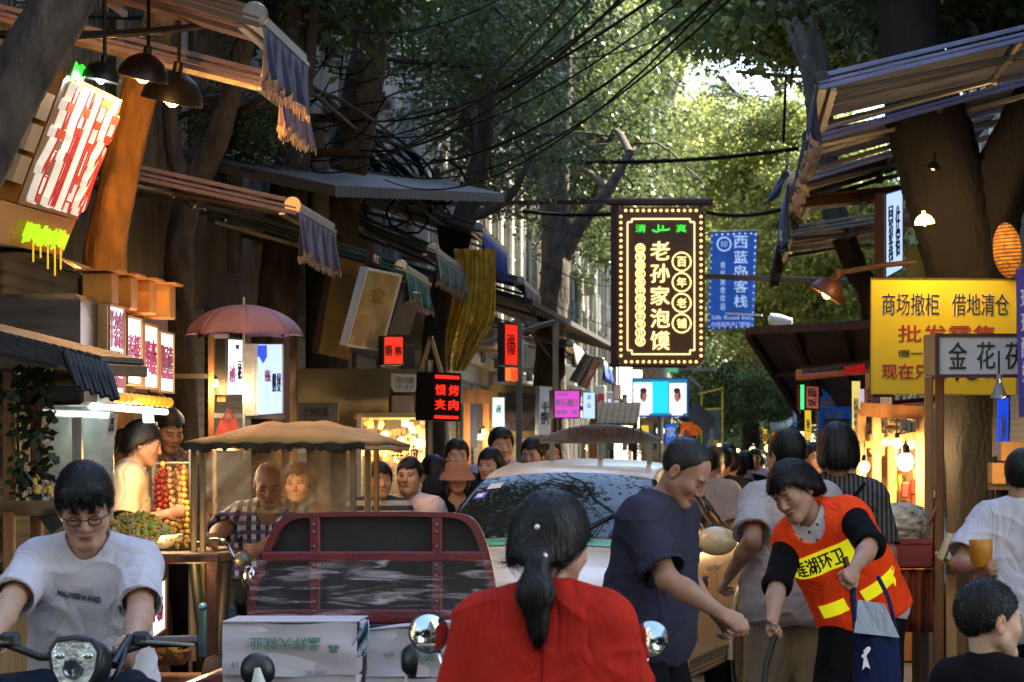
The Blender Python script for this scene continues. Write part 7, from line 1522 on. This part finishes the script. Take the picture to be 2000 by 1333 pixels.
b = MB(); b.grid(lambda u,v: hb(488+480*u+(10-14*v)*(1-2*u)*.5, 1094+112*v, -.018)+V((0,float(-.008*wob(np.array([[u*3.2,v*1.1,.3]]),3.1)[0]-.006*wob(np.array([[u*2.0,v*3.0,.7]]),4.5,3)[0]),0)), 60, 22); b.build('plastic_wrap', glassmat('plastic_film', (.8,.72,.76), .07, .12, 7), root, smooth=80)
x0, x1 = P(470,0,12.9).x, P(985,0,12.9).x
b = MB(); b.box(((x0+x1)/2,12.0,.4), (x1-x0,1.9,.05), b=.01)
b.box((x0+.02,12.0,.54), (.04,1.9,.28), b=.008); b.box((x1-.02,12.0,.54), (.04,1.9,.28), b=.008); b.build('cargo_bed', M_redp, root)
b = MB(); b.box(((x0+x1)/2,11.04,.54), (x1-x0-.1,.035,.24), b=.008); b.build('tailgate', M_redp, root)
for x in (x0-.03,x1+.03):
    b = MB(); b.lathe((x,11.7,.27), [(.16,-.05),(.25,-.055),(.27,0),(.25,.055),(.16,.05)], 28, axis=(1,0,0)); o = b.build('wheel', M_tyre, root, smooth=50)
    b = MB(); b.lathe((x,11.7,.27), [(0,.03),(.165,.04)], 24, axis=(1,0,0)); b.build('rim', M_steel, o)
b = MB(); xm = (x0+x1)/2; b.lathe((xm,14.6,.27), [(.17,-.04),(.25,-.045),(.27,0),(.25,.045),(.17,.04)], 28, axis=(1,0,0)); b.build('wheel', M_tyre, root, smooth=50)
b = MB(); b.tube([(xm,14.6,.27),(xm,14.35,.75),(xm,14.2,1.0)], .035, 8); b.tube([(xm-.33,14.0,1.04),(xm-.15,14.2,1.02),(xm+.15,14.2,1.02),(xm+.33,14.0,1.04)], .016, 8); b.bar((xm,13.1,.45), (xm,14.4,.45), .1); b.build('frame', M_redp, root, smooth=40)
b = MB(); b.box((xm,13.4,.78), (.4,.45,.14), b=.05); b.box((xm,13.4,.58), (.3,.4,.3)); b.build('seat', M_black, root)
M_cart = mat('white_carton', '#b9b3b8', .75, var=.12, vs=3, bump=.25, bs=8, dirt=.06)
def carton(label, c, size, yaw, texts=(), roll=0):
    c = V(c); Mx = Euler((0,R(roll),R(yaw))).to_matrix(); root = thing('carton', label, 'carton', c, 'white cartons on the cargo tricycle'); r, f_ = Mx@V((1,0,0)), Mx@V((0,-1,0)); w_, dp, h_ = size
    b = MB(); b.grid(lambda u,v: c+r*(u-.5)*w_+f_*(dp/2+.006*math.sin(u*7+v*4)+.004*math.sin(v*11+u*3))+V((0,0,(v-.5)*h_+.004*math.sin(u*9))), 14, 8)
    b.box(c-f_*.006, (w_-.002,dp,h_), Mx, .012); b.build('box', M_cart, root, smooth=50)
    b = MB(); b.box(c+V((0,0,h_/2+.003))-f_*.0, (w_*.99,.03,.004), Mx); b.prism([c+r*w_*.5+f_*dp*.5+V((0,0,h_/2+.004)), c+r*w_*.5-f_*dp*.5+V((0,0,h_/2+.004)), c-r*w_*.5-f_*dp*.5+V((0,0,h_/2+.004)), c-r*w_*.5+f_*dp*.5+V((0,0,h_/2+.004))], (0,0,.004)); b.build('flap', M_cart, root)
    by = {}
    for t, u, v_, tw, th, m, fl in texts: letters(by.setdefault(m, MB()), t, c+r*u*w_+V((0,0,v_*h_))+f_*(dp/2+.011), r, (0,0,1), tw, th, flip=fl, depth=.001, bold=.008)
    for m, mb in by.items(): mb.build('print', m, root)
    return root
T_lg = mat('grey print','#7a7a88',.6,bump=0)
c1 = P(560,1271,11.0); carton('white carton with an upside down line of green characters, left on the cargo tricycle', (c1.x,11.25,c1.z), (.475,.4,.185), 1, [('孟炸大就业',-.03,.12,.25,.045,T_green,True),('绿色',.33,.06,.04,.016,T_green,True),('食品',.33,-.02,.03,.01,T_green,True),('SH-LANT',.2,-.44,.07,.016,T_lg,False),('11',-.4,-.28,.02,.02,T_lg,False)])
b = MB(); q = P(641,1290,10.78); b.tube([(q.x+.021*math.cos(a*.4488),10.995-.0,q.z+.03+.021*math.sin(a*.4488)) for a in range(15)], .002, 5)
c1 = P(560,1372,11.0); carton('white carton at the bottom left of the load under the one with green characters', (c1.x,11.27,c1.z), (.47,.42,.18), 0)
c1 = P(806,1283,11.15); carton('crumpled white carton with green print leaning right on the load behind the round mirror', (c1.x+.03,11.4,c1.z), (.34,.36,.2), -13, roll=-5, texts=[('孟炸',.12,.0,.12,.045,T_green,True),('绿色',-.25,.05,.04,.016,T_green,True),('产地 日期',.0,-.42,.15,.016,T_lg,False)])
c1 = P(792,1378,11.1); carton('white carton at the bottom right of the load', (c1.x+.04,11.4,c1.z), (.36,.4,.18), -5)
b = MB(); b.grid(lambda u,v: P(500+212*u, 1206+3*math.sin(u*8), 11.5)+V((0,-.25*v,-.012*v)), 10, 3); tag(b.build('paper_sheet', M_paper, solid=.003), 'flat pale paper sheet lying on top of the cartons', 'paper')
b = MB(); b.grid(lambda u,v: P(692+26*u+6*math.sin(v*5), 1212+70*v, 11.1)+V((0,.05*math.sin(u*9+v*7),0)), 10, 12); tag(b.build('plastic_bag', mat('pale_blue_plastic','#9fb2c0',.35,var=.2,bump=.5,bs=14), smooth=80, solid=.003), 'crumpled pale blue plastic bag stuffed between the cartons', 'bag')
# ================================================================ scooters
def mirror(root, c, r, facing, stem, depth=.03, stem_m=None):
    c = V(c); f_ = V(facing).normalized(); b = MB(); b.lathe(c, [(0,-depth),(r*.6,-depth*.9),(r*.95,-depth*.35),(r*1.04,0),(r*1.02,.006),(r*.93,.004)], 30, axis=f_); o = b.build('mirror', M_black, root, smooth=50)
    b = MB(); b.lathe(c, [(r*.94*k/8, .0045+.012*(1-(k/8)**2)) for k in range(9)], 30, axis=f_); b.build('mirror_glass', M_mirror, o, smooth=80)
    b = MB(); b.tube([c-f_*depth*.7]+[V(q) for q in stem], .006, 8); b.build('mirror_stem', stem_m or M_chrome, root, smooth=60)
def scooter(label, c, yaw, body, hbz=1.02, wheelbase=1.25, seatz=.72):
    """step-through electric scooter; c is the ground point under the handlebar, yaw 0 faces -Y"""
    c = V(c); Mx = Euler((0,0,R(yaw))).to_matrix(); W = lambda x,y,z: c+Mx@V((x,y,0))+V((0,0,z)); root = thing('scooter', label, 'scooter', c)
    for y in (-.28, -.28+wheelbase):
        b = MB(); b.lathe(W(0,y,.22), [(.14,-.04),(.2,-.05),(.22,0),(.2,.05),(.14,.04)], 26, axis=Mx@V((1,0,0))); o = b.build('wheel', M_tyre, root, smooth=50)
        b = MB(); b.lathe(W(0,y,.22), [(0,.035),(.145,.04)], 20, axis=Mx@V((1,0,0))); b.build('rim', M_rim, o)
    b = MB(); b.tube([W(0,-.28,.24), W(0,-.16,.6), W(0,0,hbz)], [.04,.035,.03], 10); b.build('fork', M_dsteel, root, smooth=60)
    b = MB(); b.tube([W(-.34,.12,hbz+.03), W(-.22,.06,hbz+.03), W(-.1,0,hbz-.01), W(.1,0,hbz-.01), W(.22,.06,hbz+.03), W(.34,.12,hbz+.03)], .013, 10); b.build('handlebar', M_black, root, smooth=60)
    for s_ in (-1,1):
        b = MB(); b.tube([W(s_*.23,.065,hbz+.03), W(s_*.36,.13,hbz+.03)], .018, 10); b.build('grip', M_black, root, smooth=60)
        b = MB(); b.tube([W(s_*.2,.03,hbz+.035), W(s_*.27,.03,hbz+.03), W(s_*.36,.075,hbz+.02)], .006, 6); b.build('lever', M_steel, root, smooth=60)
        b = MB(); b.box(W(s_*.2,.05,hbz+.04), (.06,.05,.05), Euler((0,0,R(yaw))), .012); b.build('switch_box', M_black, root)
    b = MB(); b.grid(lambda u,v: W((u-.5)*.36*(1-.3*v), -.1+.12*abs(u-.5)-.02*v, .3+(hbz-.5)*v), 8, 6); b.build('leg_shield', body, root, smooth=60, solid=.03)
    b = MB(); b.box(W(0,.3,.3), (.3,.5,.07), Euler((0,0,R(yaw))), .02); b.build('footboard', M_black, root)
    b = MB(); b.box(W(0,.75,.5), (.3,.62,.32), Euler((0,0,R(yaw))), .07); b.build('rear_body', body, root, smooth=50)
    b = MB(); b.box(W(0,.72,seatz-.04), (.3,.66,.1), Euler((0,0,R(yaw))), .04); b.build('seat', M_black, root, smooth=50)
    return root, W
# rider's machine with the big lens headlight
q = P(150,1275,9.65); root, W = scooter('black electric scooter with a big clear headlight ridden by the man in white', (q.x,9.6,0), 4, mat('black_enamel','#15161a',.25,var=.15,coat=.5), hbz=q.z-.0, seatz=.76)
hl = P(152,1297,9.4); b = MB(); b.ball((0,0,0), 1, 24, (.092,.1,.085)); b.v = [hl+V((p.x, p.y+.05, p.z*(1 if p.z > 0 else 1.15)-.0)) for p in b.v]; o = b.build('headlight', M_black, root, smooth=70)
b = MB(); pr = [(.8*x_,.86*z_) for x_, z_ in ((-.085,.045),(-.06,.078),(0,.086),(.06,.078),(.085,.045),(.075,-.02),(.045,-.075),(0,-.095),(-.045,-.075),(-.075,-.02))]
b.prism([hl+V((x,-.05-.02*(1-abs(x)*9),z)) for x, z in pr][::-1], (0,.03,0)); b.build('lens', mat('headlight_lens','#d4dcd8',.1,.55,var=.5,vs=26,bump=.5,bs=50,coat=1), o)
b = MB(); b.lathe(hl+V((0,-.075,-.01)), [(.033,0),(.028,-.012),(.02,-.012),(.0,-.004)], 24, axis=(0,1,0)); b.build('projector', mat('projector_glass','#5a666c',.06,.8,bump=0,coat=1), o, smooth=40)
b = MB(); b.tube([hl+V((x*1.06,-.035,z*1.06)) for x, z in pr+pr[:1]], .012, 8); b.build('headlight_bezel', M_black, o, smooth=60)
for s_ in (-1,1): b = MB(); b.ball(hl+V((s_*.042,-.062,.028)), .013, 10, (1.3,.5,.8)); b.build('reflector', M_chrome, o, smooth=80)
b = MB(); b.tube([P(222,1300,9.5), P(242,1265,9.6), P(255,1245,9.65)], .014, 8); b.tube([P(222,1330,9.5), P(240,1290,9.5), P(250,1255,9.65)], .009, 8); b.build('brake_cable', M_black, root, smooth=60)
# red woman's machine: only its mirrors show
q = P(1070,1345,7.85); root, W = scooter('scooter under the woman in red, its two round mirrors showing either side of her', (q.x,7.85,0), 180, mat('maroon_enamel','#4a1218',.25,var=.15,coat=.5), hbz=.88, seatz=.72)
mirror(root, P(838,1237,7.95), .051, (.3,-1,.3), [P(858,1275,7.95), P(880,1345,7.9)], .045); mirror(root, P(1270,1249,7.95), .05, (-.2,-1,.35), [P(1262,1290,7.95), P(1240,1345,7.9)], .035)
# parked machine between the camera and the cargo tricycle
q = P(655,1360,9.6); root, W = scooter('parked scooter whose pale mirror stems rise in front of the white cartons', (q.x,9.6,0), 180, mat('grey_enamel','#4a4c50',.3,var=.15,coat=.4), hbz=.74, seatz=.64)
mirror(root, P(503,1310,9.5), .053, (.15,1,.1), [P(503,1316,9.44), P(506,1345,9.5), P(545,1400,9.6)], .04, M_white); mirror(root, P(806,1290,9.5), .053, (1,.28,0), [P(800,1300,9.5), P(790,1345,9.5), P(765,1400,9.6)], .035, M_white)
b = MB(); b.tube([P(503,1305,9.43), P(505,1335,9.43), P(508,1370,9.45)], [.008,.022,.024], 10); b.build('mirror_bracket', M_white, root, smooth=60)
# ================================================================ canopied motor tricycle
ob = P(555,900,17.2); root = thing('motor_tricycle', 'motor tricycle with a dusty tan tarpaulin canopy and clear plastic sides', 'motor tricycle', (ob.x,17.4,0))
M_tarp = mat('orange_tarp', '#b08844', .75, var=.3, vs=3, bump=.3, bs=8, dirt=.25); xl, xr = P(372,0,16.4).x, P(742,0,16.9).x
def roof(u, v):
    x = xl+(xr-xl)*u; du = max(0,1-abs(2*u-1)**2.6); dv = max(0,math.sin(math.pi*v))**.55
    return V((x+.012*math.sin(v*9), 16.2+2.3*v, 1.592+.118*du*dv+.006*math.sin(u*17+v*7)*dv+.004*math.sin(u*41)))
b = MB(); b.grid(roof, 40, 24); b.build('canopy', M_tarp, root, smooth=70, solid=.014)
b = MB(); b.grid(lambda u,v: roof(u,0)+V((0,-.012-.016*math.sin(u*40)*v, -v*(.036+.01*math.sin(u*17)+.006*math.sin(u*61)*math.sin(u*7)+.01*math.sin(u*131)*math.sin(u*23)))), 90, 4); b.build('canopy_fringe', mat('frayed_dark_cloth','#2e261c',.85,var=.4), root, smooth=70, solid=.006)
b = MB(); b.bar(roof(0,0)+V((0,.01,-.015)), roof(1,0)+V((0,.01,-.015)), .03, .03, .006); b.bar(roof(0,.02)+V((.02,0,-.02)), roof(0,.98)+V((.02,0,-.02)), .03, .03, .006); b.bar(roof(1,.02)+V((-.02,0,-.02)), roof(1,.98)+V((-.02,0,-.02)), .03, .03, .006); b.build('canopy_frame', mat('aged_aluminium','#8a7a5e',.5,.5,var=.3,dirt=.3), root)
for px, dd in ((379,16.3),(396,16.35),(690,16.35),(718,16.9),(735,18.4),(420,18.4)):
    b = MB(); p = P(px,880,dd); b.box((p.x,p.y,(1.58+.45)/2), (.032,.032,1.13), b=.006); b.build('post', mat('aged_aluminium','#8a7a5e',.5,.5,var=.3,dirt=.3), root)
M_film = glassmat('scratched_film', (.75,.62,.42), .34, .12)
b = MB(); b.grid(lambda u,v: P(402+286*u, 885+118*v, 16.95)+V((0,.012*math.sin(u*20+v*6)+.01*math.sin(v*14+u*33),0)), 40, 14); b.build('front_film', M_film, root, smooth=80)
b = MB(); b.grid(lambda u,v: P(722,885+190*v,16.9+1.5*u)+V((.012*math.sin(u*14+v*9),0,0)), 20, 14); b.build('side_film', M_film, root, smooth=80)
b = MB(); b.box(((xl+xr)/2,17.9,.42), (xr-xl-.1,1.4,.1), b=.02); b.box(((xl+xr)/2,18.35,.75), (xr-xl-.15,.08,.6), b=.02); b.build('bed', M_dsteel, root)
b = MB(); b.box(((xl+xr)/2+.1,18.35,.6), (.9,.4,.14), b=.04); b.build('bench', M_black, root)
b = MB(); b.box((ob.x-.05,17.1,.58), (.4,.4,.12), b=.04); b.build('seat', M_black, root)
for x in (xl+.08,xr-.08): b = MB(); b.lathe((x,18.0,.26), [(.15,-.05),(.24,-.055),(.26,0),(.24,.055),(.15,.05)], 24, axis=(1,0,0)); b.build('wheel', M_tyre, root, smooth=50)
fx = P(440,0,16.2).x; b = MB(); b.lathe((fx,15.9,.26), [(.15,-.04),(.24,-.045),(.26,0),(.24,.045),(.15,.04)], 24, axis=(1,0,0)); b.build('wheel', M_tyre, root, smooth=50)
b = MB(); b.tube([(fx,15.9,.26),(fx,16.05,.6),(fx,16.25,.98)], .03, 8); b.bar((fx,16.3,.4),(ob.x,17.4,.4), .1); b.build('fork', M_dsteel, root, smooth=50)
b = MB(); p, q2 = smooth_path([P(398,1070,16.38),P(410,1056,16.3),P(438,1058,16.15),P(452,1078,16.1),P(466,1104,16.1),P(476,1098,16.3)], [.011]*6, 5); b.tube(p, q2, 8); b.build('handlebar', M_chrome, root, smooth=60)
b = MB(); b.ball(P(474,1093,16.05), .045, 14, (1,.8,.9)); b.build('headlight', M_steel, root, smooth=80); b = MB(); b.ball(P(488,1130,16.1), .06, 16, (.7,.4,1.1)); b.build('horn', M_chrome, root, smooth=80)
b = MB(); c = P(425,1235,16.3); b.box(c, (.16,.3,.3), b=.03); b.build('battery_box', mat('steel_blue_plastic','#2f5878',.4,var=.2), root); b = MB(); b.ball(P(397,1185,16.0), .022, 12); b.build('indicator', mat('blue_lens','#3a78b8',.15,var=.1,coat=.6), root, smooth=80)
b = MB(); b.tube([P(378,1090,16.2), P(388,1200,16.2), P(396,1270,16.2)], [.03,.028,.02], 10); b.build('side_bar', mat('dark_green_paint','#20281f',.5,var=.3), root, smooth=50)
point_light('lamp_light', V((ob.x-.3, 17.6, 1.5)), 5, (1,.62,.2), .12, root)
# ================================================================ things in hands
root = thing('tote_bag', 'navy tote bag with a white emblem and pale flap hanging from the sweeper\'s arm', 'bag', P(1710,1270,12.680))
def bg(u, v, k): a = u*2*math.pi; w_ = 44+6*v; return P(1710+6*v+w_*math.cos(a)*1.0, 1238+v*170, 12.680)+V((0,.06*math.sin(a)*(1-.1*k)+.008*math.sin(u*22+v*6),0))
b = MB(); b.grid(lambda u,v: bg(u,v,0), 36, 12); b.build('bag_body', cloth_mat('navy_canvas','#1e2748'), root, smooth=70, solid=.004)
b = MB(); b.prism([P(1676,1172,12.640),P(1728,1180,12.640),P(1757,1246,12.600),P(1668,1236,12.600)], (0,.02,0)); b.build('flap', cloth_mat('pale_grey_canvas','#9aa0a4'), root)
for (x0,x1) in ((1672,1684),(1728,1752)): b = MB(); p, q2 = smooth_path([P(x0,1240,12.620),P(x0-4,1180,12.640),P(1668,1128,12.780)] if x0 < 1700 else [P(x1,1240,12.680),P(1735,1170,12.730),P(1715,1128,12.840)], [.009]*3, 5); b.tube(p, q2, 6); b.build('strap', cloth_mat('navy_canvas','#1e2748'), root, smooth=60)
b = MB(); e = P(1690,1285,12.605)
for k in range(7): a = -2.2+k*.63; b.ball(e+V((.014*math.cos(a),0,.02+.017*math.sin(a+1.2))), .008, 8, (1,.25,1))
b.prism([e+V((-.005,-.002,.005)), e+V((.005,-.002,.005)), e+V((.02,-.002,-.045)), e+V((.002,-.002,-.035)), e+V((-.012,-.002,-.05))], (0,.004,0)); b.build('emblem', T_white, root)
b = MB(); b.tube([P(1650,1088,12.730), P(1664,1150,12.740), P(1690,1400,12.780)], .013, 10); tag(b.build('broom_handle', M_wooddk, smooth=60), 'worn brown broom handle held upright by the street sweeper', 'broom')
b = MB(); b.tube([P(1512,1245,12.860), P(1495,1300,12.780), P(1488,1420,12.680)], .014, 10); b.box(P(1486,1440,12.630), (.2,.16,.03), Euler((R(20),0,0)), .01); tag(b.build('dustpan', M_dsteel, smooth=50), 'long handled metal dustpan in the sweeper\'s lowered hand', 'dustpan')
